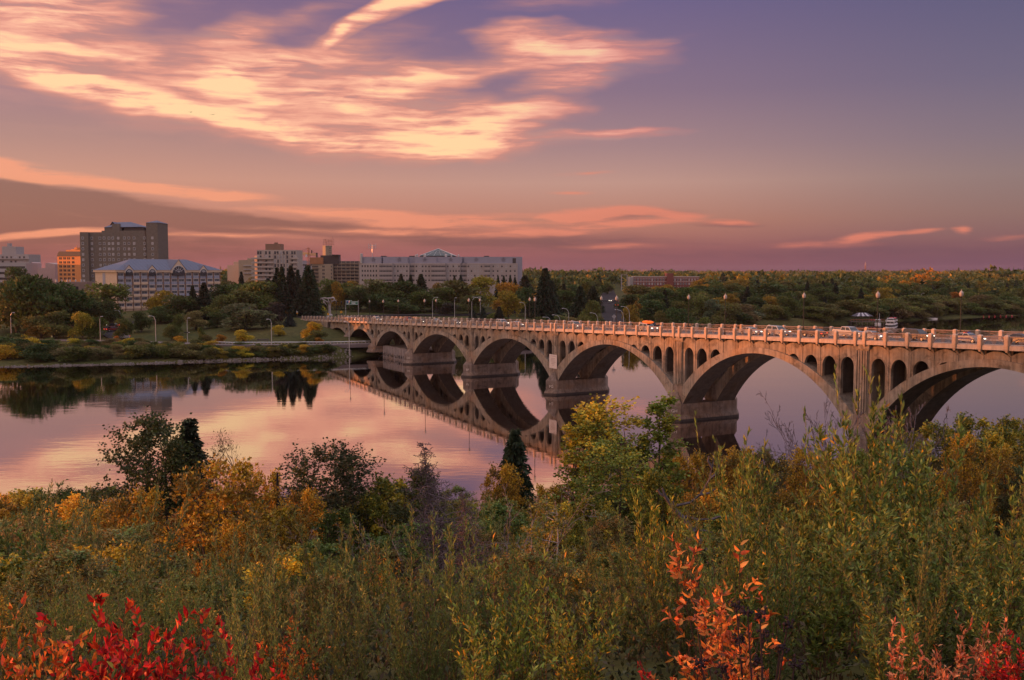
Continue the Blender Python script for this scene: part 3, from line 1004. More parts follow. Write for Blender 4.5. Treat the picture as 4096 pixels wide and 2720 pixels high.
def win_row(root, me, spots, rotz=0.0, me2=None, rng=None):
    """Windows at (x, y, z) spots: the first hundred as parts, what is left as one part."""
    rng = rng or random.Random(5)
    n = sum(1 for c in root.children if c.name.startswith('window') and c.get('kind') != 'stuff')
    rest = []
    for s in spots:
        m = me2 if me2 is not None and rng.random() < .3 else me
        if n < 100:
            place('window', m, root, s, (0, 0, rotz)); n += 1
        else:
            rest.append((s, m))
    if rest:
        mats = list(me.materials); mb = MB()
        for s, m in rest:
            i = len(mb.v); Mx = Matrix.Translation(s) @ Matrix.Rotation(rotz, 4, 'Z')
            mb.v.extend([tuple(Mx @ v.co) for v in me.vertices])
            for p in me.polygons:
                mb.f.append(tuple(i + k for k in p.vertices)); mb.m.append(p.material_index)
        kind(mb.build('window', mats, root), 'stuff')


def build_buildings():
    glass = material('window_glass', (0.035, 0.035, 0.045), 0.12, spec=0.6)
    glass2 = material('window_glass_pale', (0.30, 0.27, 0.27), 0.25, spec=0.5)
    white = material('white_frame', (0.58, 0.57, 0.60), 0.6)
    darkf = material('dark_frame', (0.10, 0.09, 0.09), 0.6)
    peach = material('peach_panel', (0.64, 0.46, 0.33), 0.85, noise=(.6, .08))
    brownp = material('brown_trim', (0.22, 0.13, 0.09), 0.8)
    blue = material('blue_metal_roof', (0.10, 0.118, 0.18), 0.6, noise=(.5, .06))
    spand = material('blue_spandrel', (0.24, 0.26, 0.36), 0.3)
    grey = material('grey_brick', (0.155, 0.13, 0.11), 0.9, noise=(.9, .16))
    greyd = material('dark_brick', (0.085, 0.072, 0.062), 0.9, noise=(.9, .16))
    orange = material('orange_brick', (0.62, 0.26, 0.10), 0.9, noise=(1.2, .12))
    slate = material('slate_roof', (0.07, 0.065, 0.07), 0.7)
    paleg = material('pale_render', (0.34, 0.31, 0.31), 0.85, noise=(.5, .06))
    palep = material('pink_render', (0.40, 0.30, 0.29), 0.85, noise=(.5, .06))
    lilac = material('lilac_metal', (0.27, 0.26, 0.32), 0.5, noise=(.3, .05))
    tan = material('tan_concrete', (0.33, 0.26, 0.19), 0.85, noise=(.5, .08))
    brown = material('brown_cladding', (0.34, 0.15, 0.07), 0.7, noise=(.5, .08))
    char = material('charcoal_cladding', (0.06, 0.05, 0.05), 0.7)
    red = material('red_brick', (0.20, 0.065, 0.055), 0.9, noise=(1.2, .15))
    green = material('green_glass_roof', (0.06, 0.085, 0.09), 0.5, spec=0.3)
    yellow = material('yellow_steel', (0.55, 0.36, 0.06), 0.6)
    steel = material('galvanised_steel', (0.45, 0.44, 0.45), 0.4, metal=0.6)
    conc = MATS['pale_concrete']

    # 1. the peach hotel with the blue hipped roof ------------------------------------------------
    D = 480.0
    cor = PX(466, 1081, D)
    g = gz(cor.x + 15, cor.y + 15) - .3
    b = thing('hotel_building', 'peach hotel of seven storeys under a blue hipped roof with arched gable windows', 'building', (cor.x, cor.y, g), R(45))
    H = cor.z - g; Wd, Dp = 54.5, 25.0
    ww = 14; bay = Wd / ww; fl = 2.95; z0 = H - .9 - 6 * fl - .2
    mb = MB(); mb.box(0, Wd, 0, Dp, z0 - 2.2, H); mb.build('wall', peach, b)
    mb = MB(); mb.box(1, Wd - 1, 1.2, Dp - 1, -1, z0 - 2.2); mb.build('ground_storey', char, b)
    mb = MB()
    for k in range(ww + 1):
        x = min(max(k * bay, .25), Wd - .25)
        mb.box(x - .25, x + .25, -.32, -.004, z0 - 2.2, H - .9)
        if k % 2 == 0:
            mb.box(x - .3, x + .3, .1, .7, -1, z0 - 2.21)
    mb.build('pilaster', brownp, b)
    mb = MB(); mb.box(-.7, Wd + .7, -.7, Dp + .7, H - .88, H + .12); mb.build('eaves', peach, b)
    # glazed bays: storeys counted from the top
    glz = {0: range(14), 1: [0, 1, 4, 5, 6, 7, 8, 9, 10, 11], 2: [0, 1, 5, 6, 7, 8, 9, 10], 3: [6, 7, 8, 9], 4: [7, 8]}
    mg = MB(); me_w = win_mesh(bay - 1.0, 1.5, white, glass, 3, .14)
    spots = []
    for f_ in range(6):
        z = H - .9 - (f_ + 1) * fl + .95
        for k in range(ww):
            spots.append(((k + .5) * bay, 0, z + .1))
            if k in glz.get(f_, []):
                mg.mi = 0; mg.box(k * bay + .3, (k + 1) * bay - .3, -.12, -.003, z - 1.15, z + .06)
                mg.mi = 1
                for q in range(1, 4):
                    x = k * bay + .3 + (bay - .6) * q / 4
                    mg.box(x - .05, x + .05, -.16, -.122, z - 1.15, z + .06)
                mg.box(k * bay + .3, (k + 1) * bay - .3, -.16, -.122, z - .6, z - .5)
            else:
                mg.mi = 2; mg.box(k * bay + .3, (k + 1) * bay - .3, -.55, -.003, z - 1.05, z + .02)
    mg.build('spandrel_panel', [spand, white, peach], b)
    win_row(b, me_w, spots)
    side = win_mesh(1.7, 1.5, white, glass, 1)
    mb = MB(); mb.box(-.12, -.003, Dp * .52, Dp * .64, 2, H - 1.2); mb.build('stair_glazing', spand, b)
    # hip roof and gables
    rh = 5.6
    mb = MB()
    A, B_, Cc, Dd = (-.9, -.9, H + .12), (Wd + .9, -.9, H + .12), (Wd + .9, Dp + .9, H + .12), (-.9, Dp + .9, H + .12)
    r1, r2 = (12.5, Dp / 2, H + rh), (Wd - 12.5, Dp / 2, H + rh)
    for f_ in ([A, B_, r2, r1], [B_, Cc, r2], [Cc, Dd, r1, r2], [Dd, A, r1]):
        mb.face(f_)
    rf = mb.build('roof', blue, b)
    mb = MB()
    for k in range(1, 27):                                         # standing seams
        x = Wd * k / 27
        t = min(1, x / 12.5, (Wd - x) / 12.5)
        mb.tube([(x, -.85, H + .18), (x, -.9 + (Dp / 2 + .9) * t, H + .17 + (rh - .1) * t)], .05, 4)
    mb.build('roof_seam', blue, rf)
    for xc, w, h in ((1.5 * bay, 2.4, 3.2), (4.5 * bay, 2.4, 3.2), (8.05 * bay, 4.4, 6.0), (11.5 * bay, 2.4, 3.2)):
        mb = MB()
        mb.mi = 0; mb.prism([(xc - w, -.0), (xc + w, -.0), (xc, h - .4)], -.82, -.72, lambda x, y, z: (x, z, H - .4 + y))
        mb.prism([(xc - w, -1.0), (xc + w, -1.0), (xc + w, 0), (xc - w, 0)], -.82, -.72, lambda x, y, z: (x, z, H - .4 + y))
        mb.mi = 1
        run = (h - .5) / rh * (Dp / 2 + .9)
        mb.face([(xc - w - .3, -.95, H - .4), (xc, -.95, H - .1 + h - .4), (xc, run, H - .1 + h - .4), (xc - w - .3, -.3, H - .3)][::-1])
        mb.face([(xc + w + .3, -.95, H - .4), (xc, -.95, H - .1 + h - .4), (xc, run, H - .1 + h - .4), (xc + w + .3, -.3, H - .3)])
        gm = mb.build('gable', [peach, blue], b)
        mb = MB()
        r_ = w * .74
        pts = [(xc + r_ * math.cos(t), r_ * math.sin(t)) for t in np.linspace(0, math.pi, 15)]
        mb.mi = 0; mb.prism(pts + [(xc - r_, -1.6), (xc + r_, -1.6)], -.87, -.823, lambda x, y, z: (x, z, H - 1.0 + y))
        mb.mi = 1
        mb.tube([(x, -.9, H - 1.0 + y) for x, y in pts], .13, 4)
        for t in np.linspace(0, math.pi, 7)[1:-1]:
            mb.tube([(xc, -.9, H - 1.0), (xc + r_ * math.cos(t), -.9, H - 1.0 + r_ * math.sin(t))], .07, 4)
        mb.tube([(xc + r_ * .5 * math.cos(t), -.9, H - 1 + r_ * .5 * math.sin(t)) for t in np.linspace(0, math.pi, 9)], .07, 4)
        mb.build('arched_window', [glass, white], gm)

    # 2. the tall grey block behind ------------------------------------------------------------------
    D = 610.0
    g = 13.0
    x0 = fx(320, 1000, D)
    b = thing('apartment_tower', 'tall grey brick block with stepped top and metal hipped roofs behind the peach hotel', 'building', (x0, D, g))
    sc = D / F * 1.0025
    def lx(z): return (z / 2.306 - 320) * sc                       # from the enlarged view
    def lz(z): return fz(z / 2.306 + 820, D) - g
    mb = MB()
    for xa, xb, yo, top in ((740, 815, 0, 250), (815, 937, 2.2, 250), (937, 1108, .6, 236), (1108, 1215, 0.1, 236), (1215, 1345, -1.2, 236), (1345, 1360, -.6, 236)):
        mb.box(lx(xa), lx(xb) - .003, yo, 22, 0, lz(top))
    mb.build('wall', grey, b)
    mb = MB(); mb.box(lx(1360), lx(1465), -2, 16, 0, lz(165)); mb.build('stair_tower', grey, b)
    mb = MB()
    xm = (lx(1360) + lx(1465)) / 2
    for q in (((lx(1355), -2.3), (lx(1470), -2.3)), ((lx(1470), -2.3), (lx(1470), 16.3)), ((lx(1470), 16.3), (lx(1355), 16.3)), ((lx(1355), 16.3), (lx(1355), -2.3))):
        mb.face([(*q[0], lz(164)), (*q[1], lz(164)), (xm, 7, lz(137))])
    mb.build('roof', blue, b)
    mb = MB(); mb.box(lx(955), lx(1110), 2, 18, lz(236), lz(205)); mb.box(lx(1030), lx(1100), 1, 3, lz(236), lz(172)); mb.build('penthouse', grey, b)
    mb = MB()
    e = [(lx(950), 1.5, lz(205)), (lx(1300), 1.5, lz(200)), (lx(1300), 18, lz(200)), (lx(950), 18, lz(205))]
    ra, rb = (lx(1045), 9, lz(152)), (lx(1160), 9, lz(150))
    for f_ in ([e[0], e[1], rb, ra], [e[1], e[2], rb], [e[2], e[3], ra, rb], [e[3], e[0], ra]):
        mb.face(f_)
    mb.face([(lx(1010), .8, lz(190)), (lx(1035), .8, lz(153)), (lx(1035), 9, lz(153))]); mb.face([(lx(1035), .8, lz(153)), (lx(1075), .8, lz(192)), (lx(1035), 9, lz(153))])
    mb.build('roof', blue, b)
    mb = MB(); mb.box(lx(1130), lx(1315), 2.5, 15, lz(236), lz(206)); mb.build('plant_room', char, b)
    w1 = win_mesh(1.35, 1.55, white, glass, 1); w2 = win_mesh(1.25, 1.5, white, glass2, 1)
    spots = []
    fl = (lz(295) - lz(345))
    for r_ in range(9):
        zb = lz(305) - r_ * fl
        for zx, yo in ((765, 0), (835, 2.2), (910, 2.2), (958, .6), (1003, .6), (1038, .6), (1088, .6), (1147, .1), (1188, .1), (1243, -1.2), (1338, -1.2), (1415, -2)):
            spots.append((lx(zx), yo, zb - .75))
    win_row(b, w1, spots, me2=w2)

    # 3. orange brick hotel ---------------------------------------------------------------------------
    D = 650.0; g = 13.0
    x0 = fx(228, 1000, D); W_ = 26.0
    b = thing('brick_hotel', 'orange brick hotel with dark mansard roof glowing in the low sun', 'building', (x0, D, g), R(-25))
    matt = material('matt_window', (.05, .04, .04), .7, spec=.1)
    def lz(z): return fz(z / 2.306 + 820, D) - g
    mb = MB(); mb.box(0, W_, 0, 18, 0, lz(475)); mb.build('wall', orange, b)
    mb = MB()
    mb.prism([(0, 0), (W_, 0), (W_ - .6, lz(432) - lz(475)), (2.2, lz(428) - lz(475)), (.7, lz(445) - lz(475))], -.25, 18, lambda x, y, z: (x, z, lz(475) + y)); mb.build('roof', slate, b)
    mb = MB(); mb.box(4.6, W_, 3, 15, lz(430), lz(415)); mb.box(8, 12, 4, 9, lz(415), lz(408)); mb.tube([(11, 6, lz(415)), (11, 6, lz(372))], .22, 6); mb.box(10, 12.4, 5, 8, lz(415), lz(392)); mb.build('chimney', orange, b)
    w1 = win_mesh(.95, 1.5, darkf, matt, 0)
    spots = []
    for r_ in range(6):
        zb = lz(503) - r_ * (lz(490) - lz(527))
        for zx in (556, 573, 603, 620, 648, 666, 700, 715):
            spots.append(((zx - 527) / 2.306 * D / F * 1.12, 0, zb))
    win_row(b, w1, spots)

    def block(name, label, cat, px0, px1, ptop, D, mat, depth=14, g=None, yaw=0):
        xa, xb = fx(px0, ptop, D), fx(px1, ptop, D)
        g = gz((xa + xb) / 2, D) - .5 if g is None else g
        b = thing(name, label, cat, (xa, D, g), yaw)
        H_ = fz(ptop, D) - g; W_ = xb - xa
        mb = MB(); mb.box(0, W_, 0, depth, 0, H_); mb.build('wall', mat, b)
        return b, W_, H_

    def grid_windows(b, W_, H_, cols, rows, w, h, top, step, m1, m2=None, margin=.06):
        spots = [(W_ * (margin + (1 - 2 * margin) * (c + .5) / cols), 0, H_ - top - r_ * step) for r_ in range(rows) for c in range(cols)]
        win_row(b, m1, spots, me2=m2)

    wd = win_mesh(1.4, 1.5, darkf, glass, 1); wl = win_mesh(1.4, 1.5, white, glass2, 1)
    # 4. far left flats, white block before them, low hall
    b, W_, H_ = block('apartment_block', 'grey apartment block with balconies at the far left of the skyline', 'building', -60, 115, 1017, 720, paleg, 18)
    grid_windows(b, W_, H_, 9, 5, 1.4, 1.5, 3.0, 3.0, wd, wl)
    mb = MB()
    for r_ in range(5):
        mb.box(W_ * .3, W_ + 1.2, -1.4, -.01, H_ - 3.6 - r_ * 3.0, H_ - 2.9 - r_ * 3.0)
    mb.build('balcony', paleg, b)
    mb = MB(); mb.box(W_ * .36, W_ * .68, 2, 14, H_, H_ + 5.6); mb.box(W_ * .45, W_ * .5, 4, 8, H_ + 5.6, H_ + 8); mb.build('penthouse', paleg, b)
    b, W_, H_ = block('white_block', 'white office block with long window bands before the grey apartment block', 'building', -60, 103, 1053, 640, material('white_render', (.34, .32, .33), .8), 16)
    mb = MB()
    for r_ in range(4):
        mb.box(.5, W_ - .5, -.08, -.004, H_ - 3.4 - r_ * 3.6, H_ - 1.9 - r_ * 3.6)
    mb.build('window', glass, b)
    b, W_, H_ = block('low_hall', 'low pinkish hall between the left apartment block and the orange hotel', 'building', 117, 220, 1072, 680, palep, 20)
    mb = MB(); mb.prism([(0, 0), (W_ * .16, 0), (W_ * .16, 3.4), (W_ * .1, 4), (0, 2.6)], 0, 12, lambda x, y, z: (x, z, H_ + y)); mb.prism([(W_ * .62, 0), (W_, 0), (W_, 2.6), (W_ * .7, 3.6), (W_ * .62, 3.2)], .2, 14, lambda x, y, z: (x, z, H_ + y)); mb.build('parapet', palep, b)
    # low dark wing between trees and the tall block
    b, W_, H_ = block('low_wing', 'low brown concrete wing with rooftop vents below the tall grey block', 'building', 200, 345, 1128, 540, material('brown_concrete', (.22, .16, .14), .9, noise=(.6, .12)), 14)
    mb = MB()
    for q in range(7):
        x = W_ * (.1 + .13 * q); mb.lathe([(.35, 0), (.35, .7), (.5, .75), (.5, 1.0), (.2, 1.2)], (x, 3 + (q % 3), H_), 8)
    mb.build('roof_vent', steel, b)
    mb = MB(); mb.box(W_ * .6, W_ * .78, -.1, -.004, H_ - 5.2, H_ - 2.4); mb.build('window', glass, b)
    mb = MB(); mb.box(W_ * .62, W_ * .65, -.3, -.11, H_ - 5.6, H_ - 5.2); mb.build('wall_lamp', material('lamp_lit', (1, .8, .55), .5, emit=((1, .72, .4), 12)), b)
    # 7. blocks right of the hotel
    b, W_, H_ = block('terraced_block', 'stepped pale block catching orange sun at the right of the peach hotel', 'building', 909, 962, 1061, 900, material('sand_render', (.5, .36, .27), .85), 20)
    mb = MB(); mb.box(W_ * .45, W_ * 1.0, 1, 16, H_, H_ + 3.2); mb.build('upper_storey', MATS['sand_render'], b)
    b, W_, H_ = block('square_block', 'plain square concrete block beside the balconied tower', 'building', 954, 1012, 1040, 880, tan, 20)
    mb = MB(); mb.box(W_ * .55, W_ * .9, 3, 9, H_, H_ + 1.6); mb.build('plant_room', tan, b)
    mb = MB()
    for r_ in range(3):
        mb.box(W_ * .35, W_ * .98, -1.2, -.01, H_ - 5.4 - 3.3 * r_, H_ - 4.6 - 3.3 * r_)
    mb.build('balcony', paleg, b)

    # 8. balconied tower ------------------------------------------------------------------------------
    D = 700.0
    b, W_, H_ = block('balconied_tower', 'pale apartment tower with stacked balconies and brick penthouse', 'building', 1028, 1186, 1000, D, material('cream_concrete', (.40, .33, .29), .85, noise=(.5, .06)), 20)
    cream = MATS['cream_concrete']
    k = D / F
    mb = MB(); mb.box((1056 - 1028) * k, (1117 - 1028) * k, 4, 14, H_, H_ + 4.4); mb.box((1056 - 1028) * k + 6, (1056 - 1028) * k + 8, 5, 8, H_ + 4.4, H_ + 5.4); mb.build('penthouse', brownp, b)
    mb = MB(); wins = []
    for r_ in range(10):
        z = H_ - 3.2 - r_ * 2.95
        if z < 0:
            break
        if r_ > 0:
            for (a, c) in ((-22, 20), (20, 66), (134, 166)):
                mb.mi = 0; mb.box(a * k, c * k, -1.7, -.01, z - .25, z); mb.box(a * k, c * k, -1.7, -1.6, z, z + .9)
        for x in (4, 14, 36, 50, 72, 82, 96, 106, 120, 140, 150):
            wins.append((x * k, 0, z + .15))
    mb.build('balcony', cream, b)
    mb = MB(); mb.prism([(-22 * k, 8), (-12 * k, 1.5), (0, 0), (0, 12)], 0, H_ - 4, None); mb.build('round_bay', cream, b)
    win_row(b, win_mesh(1.35, 2.2, darkf, glass, 1), wins, me2=win_mesh(1.35, 2.2, white, glass2, 1))
    mb = MB()
    for x in (26, 62, 78, 90, 102, 114, 128):
        mb.box(x * k, x * k + .5, -.5, -.01, 0, H_ - 2.2)
    mb.build('wall_rib', cream, b)

    # 9. grey slab behind the crane
    b, W_, H_ = block('grey_slab', 'plain grey slab block behind the tower crane', 'building', 1180, 1247, 1042, 860, lilac, 24)
    mb = MB(); mb.box(-.1, W_ + .1, -.15, -.01, H_ - 4.4, H_ - 3.2); mb.build('louvre_band', char, b)

    # 10. tower crane
    D = 800.0; k = D / F
    base = PX(1234, 1030, D)
    cr = thing('tower_crane', 'tower crane with tied jib rising between the skyline blocks', 'crane', (base.x, D, 12))
    ytop = fz(990, D) - 12; yj = fz(1016, D) - 12
    red_s = material('crane_paint', (.42, .17, .10), .6)
    mb = MB()
    def lattice(mb, p, q, w, n, r=.07):
        p, q = Vector(p), Vector(q); ax = (q - p).normalized(); s1 = ax.orthogonal().normalized(); s2 = ax.cross(s1)
        cs = [(s1 * a + s2 * c) * w / 2 for a, c in ((1, 1), (1, -1), (-1, -1), (-1, 1))]
        for c in cs:
            mb.tube([p + c, q + c], r, 4)
        for i in range(n):
            a, c = p + (q - p) * i / n, p + (q - p) * (i + 1) / n
            for j in range(4):
                mb.tube([a + cs[j], c + cs[(j + 1) % 4]], r * .6, 3)
    lattice(mb, (0, 0, 0), (0, 0, yj), 1.8, 14, .14); lattice(mb, (0, 0, yj), (0, 0, ytop), 1.1, 4, .14); mb.build('mast', red_s, cr)
    mb = MB(); lattice(mb, (-48 * k, 0, yj + .6), (0, 0, yj), 1.3, 14, .12); mb.build('jib', yellow, cr)
    mb = MB(); lattice(mb, (0, 0, yj), (34 * k, 0, yj - .6), 1.3, 8, .12); mb.build('counter_jib', yellow, cr)
    mb = MB(); mb.box(31 * k, 36 * k, -1, 1, yj - 3.4, yj + 1); mb.box(12 * k, 15 * k, -.9, .9, yj + .8, yj + 3); mb.build('counterweight', char, cr)
    mb = MB(); mb.tube([(0, 0, ytop), (-42 * k, 0, yj + 1.2)], .07, 4); mb.tube([(0, 0, ytop), (-24 * k, 0, yj + 1)], .07, 4); mb.tube([(0, 0, ytop), (31 * k, 0, yj)], .07, 4); mb.build('tie_bar', char, cr)
    mb = MB(); mb.box(-2.2, -.9, -1, 1, yj - 2.4, yj - .3); mb.build('cab', white, cr)

    # 11. flour mill tower with roof sign, and the balconied block before it
    D = 960.0; k = D / F
    b, W_, H_ = block('mill_tower', 'tall narrow mill tower carrying a lettered roof sign', 'building', 1302, 1330, 982, D, tan, 6, None, R(38))
    mb = MB(); mb.box(W_ * .4, W_ * .44, -.3, -.01, 0, H_ - .5); mb.box(-.2, W_ + .2, -.25, -.01, H_ - .9, H_ - .2); mb.build('wall_rib', tan, b)
    mb = MB()
    for r_ in range(5):
        mb.box(W_ * .6, W_ * .68, -.1, -.004, H_ - 3 - 2.2 * r_, H_ - 2 - 2.2 * r_); mb.box(W_ * .78, W_ * .86, -.1, -.004, H_ - 3 - 2.2 * r_, H_ - 2 - 2.2 * r_)
    mb.build('window', glass, b)
    sg = thing('roof_sign', 'two lines of dark letters on a steel frame on top of the mill tower', 'sign', (b.location.x + W_ * .37, D + 3, b.location.z + H_))
    mb = MB()
    for x in (-5, -2.5, 0, 2.5, 5):
        mb.tube([(x, .25, 0), (x, .25, 6.2)], .09, 4)
    for z in (1.0, 3.4, 6.2):
        mb.tube([(-5.4, .25, z), (5.4, .25, z)], .08, 4)
    mb.tube([(3.6, .3, 6), (3.6, .3, 9)], .08, 4)
    mb.build('sign_frame', char, sg)
    for txt, z in (('Robin', 3.6), ('Hood', 1.0)):
        cu = bpy.data.curves.new('sign_lettering', 'FONT'); cu.body = txt; cu.size = 3.4; cu.extrude = .12; cu.align_x = 'CENTER'
        tmp = bpy.data.objects.new('t', cu); C.objects.link(tmp)
        me = bpy.data.meshes.new_from_object(tmp.evaluated_get(bpy.context.evaluated_depsgraph_get())); bpy.data.objects.remove(tmp)
        me.materials.clear(); me.materials.append(red_s)
        place('sign_lettering', me, sg, (0, 0, z), (R(90), 0, 0))
    D = 760.0; k = D / F
    b, W_, H_ = block('stepped_block', 'tan balconied block with orange-brown and charcoal top storeys', 'building', 1247, 1330, 1056, D, tan, 16)
    mb = MB(); mb.box(-7 * k, 44 * k, -.6, 10, H_, H_ + 5.0); mb.build('brown_storey', brown, b)
    mb = MB(); mb.box(32 * k, 104 * k, 3, 13, H_ + .1, H_ + 6.6); mb.box(80 * k, 105 * k, 1, 12, H_ + 6.6, H_ + 7.2); mb.build('charcoal_storey', char, b)
    wins = []
    for r_ in range(8):
        for x in (4, 9, 14, 19, 24, 44, 49, 78):
            wins.append((x * k, 0, H_ - 2.6 - 2.7 * r_))
    win_row(b, win_mesh(.7, 1.4, darkf, glass, 0), wins)
    mb = MB()
    for r_ in range(8):
        mb.box(0, 28 * k, -1.2, -.02, H_ - 3.2 - 2.7 * r_, H_ - 2.9 - 2.7 * r_)
    mb.build('balcony', tan, b)
    b, W_, H_ = block('balcony_slab', 'long grey-brown block lined with rows of open balconies', 'building', 1331, 1437, 1044, 765, material('brown_grey', (.26, .21, .18), .85), 14)
    mb = MB()
    for r_ in range(9):
        z = H_ - 2.2 - 2.55 * r_
        mb.mi = 0; mb.box(.2, W_, -1.3, -.02, z - .22, z); mb.box(.2, W_, -1.3, -1.22, z + .35, z + .75)
        mb.mi = 1; mb.box(.4, W_ - .3, -.06, -.005, z + .1, z + 1.9)
    mb.build('balcony', [tan, glass], b)
    mb = MB()
    for x in np.linspace(.3, W_ - .2, 7):
        mb.box(x - .14, x + .14, -1.32, -.01, 0, H_ - .3)
    mb.build('divider', tan, b)

    # 12. the hospital -----------------------------------------------------------------------------------
    D = 705.0; k = D / F
    xa = fx(1434, 1100, D)
    g = 14.0
    b = thing('hospital_building', 'long white hospital with window bands, star emblems and a green glass pyramid', 'building', (xa, D, g))
    def hx(z): return (z / 2.951 + 1400 - 1434) * k               # from the enlarged view
    def hz(z): return fz(z / 2.951 + 900, D) - g
    hosp = material('hospital_render', (.37, .315, .30), .85, noise=(.4, .05))
    segs = [(350, 505, -2.4), (505, 700, 0), (700, 760, 2.2), (760, 960, 0), (960, 1130, -2.4), (1130, 1300, 0), (1300, 1375, 2.2), (1375, 1580, 0), (1580, 1655, -1.2), (1655, 1975, 0)]
    mb = MB()
    for a, c, yo in segs:
        mb.box(hx(a), hx(c) - .004, yo, 30, -2, hz(452))
    mb.build('wall', hosp, b)
    W1 = hx(350) - hx(100)                                          # the left wing is turned towards the low sun
    wing = Matrix.Translation((hx(350) - .01, 0, 0)) @ Matrix.Rotation(R(-17), 4, 'Z')
    mb = MB(); mb.box(-W1 * 1.04, 0, 0, 24, -2, hz(452), wing); mb.build('wall', hosp, b)
    mb = MB(); mb.box(-W1 * .92, .4, 1.2, 22, hz(452), hz(375), wing); mb.build('plant_storey', lilac, b)
    mb = MB()
    for a, c, yo in segs:
        for zz in (462, 480, 515, 533, 570, 588, 625, 643):
            mb.box(hx(a) + .02, hx(c) - .02, yo - .14, yo - .006, hz(zz) - .15, hz(zz) + .15)
    mb.build('wall_band', hosp, b)
    mb = MB()
    for a, c, yo in ((385, 460, 2.4), (460, 680, 1.6), (680, 738, 4), (738, 760, 3), (760, 1020, 1.6), (1020, 1075, 2.3), (1075, 1320, 1.6), (1320, 1345, 4), (1345, 1630, 1.8), (1630, 1950, 1.4)):
        mb.box(hx(a), hx(c) - .004, yo, 28, hz(452), hz(375))
    mb.build('plant_storey', lilac, b)
    mb = MB(); mb.box(hx(1955), hx(2030), 1, 30, -2, hz(375)); mb.build('end_wing', lilac, b)
    mb = MB(); mb.box(hx(1915), hx(1955), 1.2, 1.39, hz(455), hz(392)); mb.build('louvre', char, b)
    wa, wb = win_mesh(1.05, 1.45, darkf, glass, 0, .12), win_mesh(1.05, 1.45, white, glass2, 0, .12)
    spots = []
    def off(x):
        for a, c, yo in segs:
            if a <= x < c:
                return yo
        return 0
    for zz in (498, 553, 608, 662):
        xs = [128, 163, 199, 235, 271, 308] + [530, 565, 600, 636, 671] + [783, 820, 856, 894, 932] + [1152, 1184, 1218, 1250, 1285] + [1394, 1432, 1470, 1510, 1549] + [1688, 1740, 1790, 1841, 1890, 1942]
        for x in xs:
            if x < 350:
                q = wing @ Vector((hx(x) - hx(350), 0, hz(zz))); place('window', wa, b, q, (0, 0, R(-17)))
            else:
                spots.append((hx(x), off(x), hz(zz)))
    win_row(b, wa, spots, me2=wb)
    mb = MB()
    for zz in (498, 553, 608, 662):
        for a, c, yo in ((352, 503, -2.4), (704, 756, 2.2), (962, 1128, -2.4), (1304, 1371, 2.2), (1584, 1650, -1.2)):
            mb.mi = 0; mb.box(hx(a), hx(c), yo - .08, yo - .005, hz(zz), hz(zz) + 1.5)
            mb.mi = 1
            x = hx(a)
            while x < hx(c):
                mb.box(x - .09, x + .09, yo - .14, yo - .082, hz(zz), hz(zz) + 1.5); x += 1.05
    mb.build('ribbon_window', [glass, hosp], b)
    star = material('star_emblem', (.16, .14, .16), .6)
    for zx in (262, 580, 880, 1188, 1487, 1808):
        mb = MB(); r_ = 1.7
        yo = 1.4 if zx == 1808 else (1.8 if zx == 1487 else 1.6)
        pts = [(r_ * math.sin(2 * math.pi * q * 2 / 5), r_ * math.cos(2 * math.pi * q * 2 / 5)) for q in range(6)]
        mb.tube([(wing @ Vector((hx(zx) - hx(350) + x, 1.06, hz(408) + z))) if zx < 350 else (hx(zx) + x, yo - .12, hz(408) + z) for x, z in pts], .11, 4)
        mb.build('star_emblem', star, b)
    mb = MB()
    p = [(hx(800), 8, hz(362)), (hx(1240), 8, hz(362)), (hx(1240), 30, hz(362)), (hx(800), 30, hz(362))]; ap = (hx(1022), 17, hz(272))
    for q in range(4):
        mb.face([p[q], p[(q + 1) % 4], ap])
    py = mb.build('glass_pyramid', green, b)
    mb = MB()
    for q in range(4):
        mb.tube([p[q], ap], .16, 4)
        for t in (.2, .4, .6, .8):
            A_ = Vector(p[q]).lerp(Vector(p[(q + 1) % 4]), t); mb.tube([A_, A_.lerp(Vector(ap), 1 - abs(t - .5) * 2 * .0 - .35)], .08, 3)
        for t in (.25, .5, .75):
            mb.tube([Vector(p[q]).lerp(Vector(ap), t), Vector(p[(q + 1) % 4]).lerp(Vector(ap), t)], .09, 3)
    mb.build('glazing_bar', white, py)
    mb = MB(); mb.box(hx(812), hx(1225), 9, 29, hz(376), hz(363)); mb.build('pyramid_base', darkf, b)
    mb = MB()
    for zx, zt in ((765, 352), (785, 345), (868, 345), (882, 347), (1120, 347), (1132, 348), (1190, 350), (1275, 350)):
        mb.lathe([(.55, 0), (.55, hz(zt) - hz(376)), (.3, hz(zt) - hz(376) + .2)], (hx(zx), 6, hz(376)), 8)
    mb.build('vent_stack', steel, b)
    mb = MB(); mb.lathe([(1.0, 0), (1.0, hz(338) - hz(452)), (.85, hz(338) - hz(452) + .1)], (hx(125), 4.5, hz(452)), 10); mb.build('flue', steel, b)
    for zx, w in ((375, 28), (715, 30), (1605, 30)):
        mb = MB(); mb.box(hx(zx - w), hx(zx + w), 8, 16, hz(375), hz(362)); mb.build('roof_unit', char, b)
    an = thing('radio_mast', 'slim antenna mast with cross arms on the hospital roof', 'antenna', (xa + hx(242), D + 10, g + hz(372)))
    mb = MB(); mb.tube([(0, 0, 0), (0, 0, hz(225) - hz(372))], .22, 5); mb.build('pole', steel, an)
    mb = MB()
    Hm = hz(238) - hz(372)
    mb.tube([(-2.6, 0, Hm), (2.6, 0, Hm)], .12, 4); mb.tube([(-2.6, 0, Hm - 1.6), (2.6, 0, Hm - 1.6)], .12, 4)
    for x in (-2.6, -1.2, 1.2, 2.6):
        mb.tube([(x, 0, Hm - 2.2), (x, 0, Hm + 1.4)], .17, 4)
    mb.build('antenna_panel', steel, an)

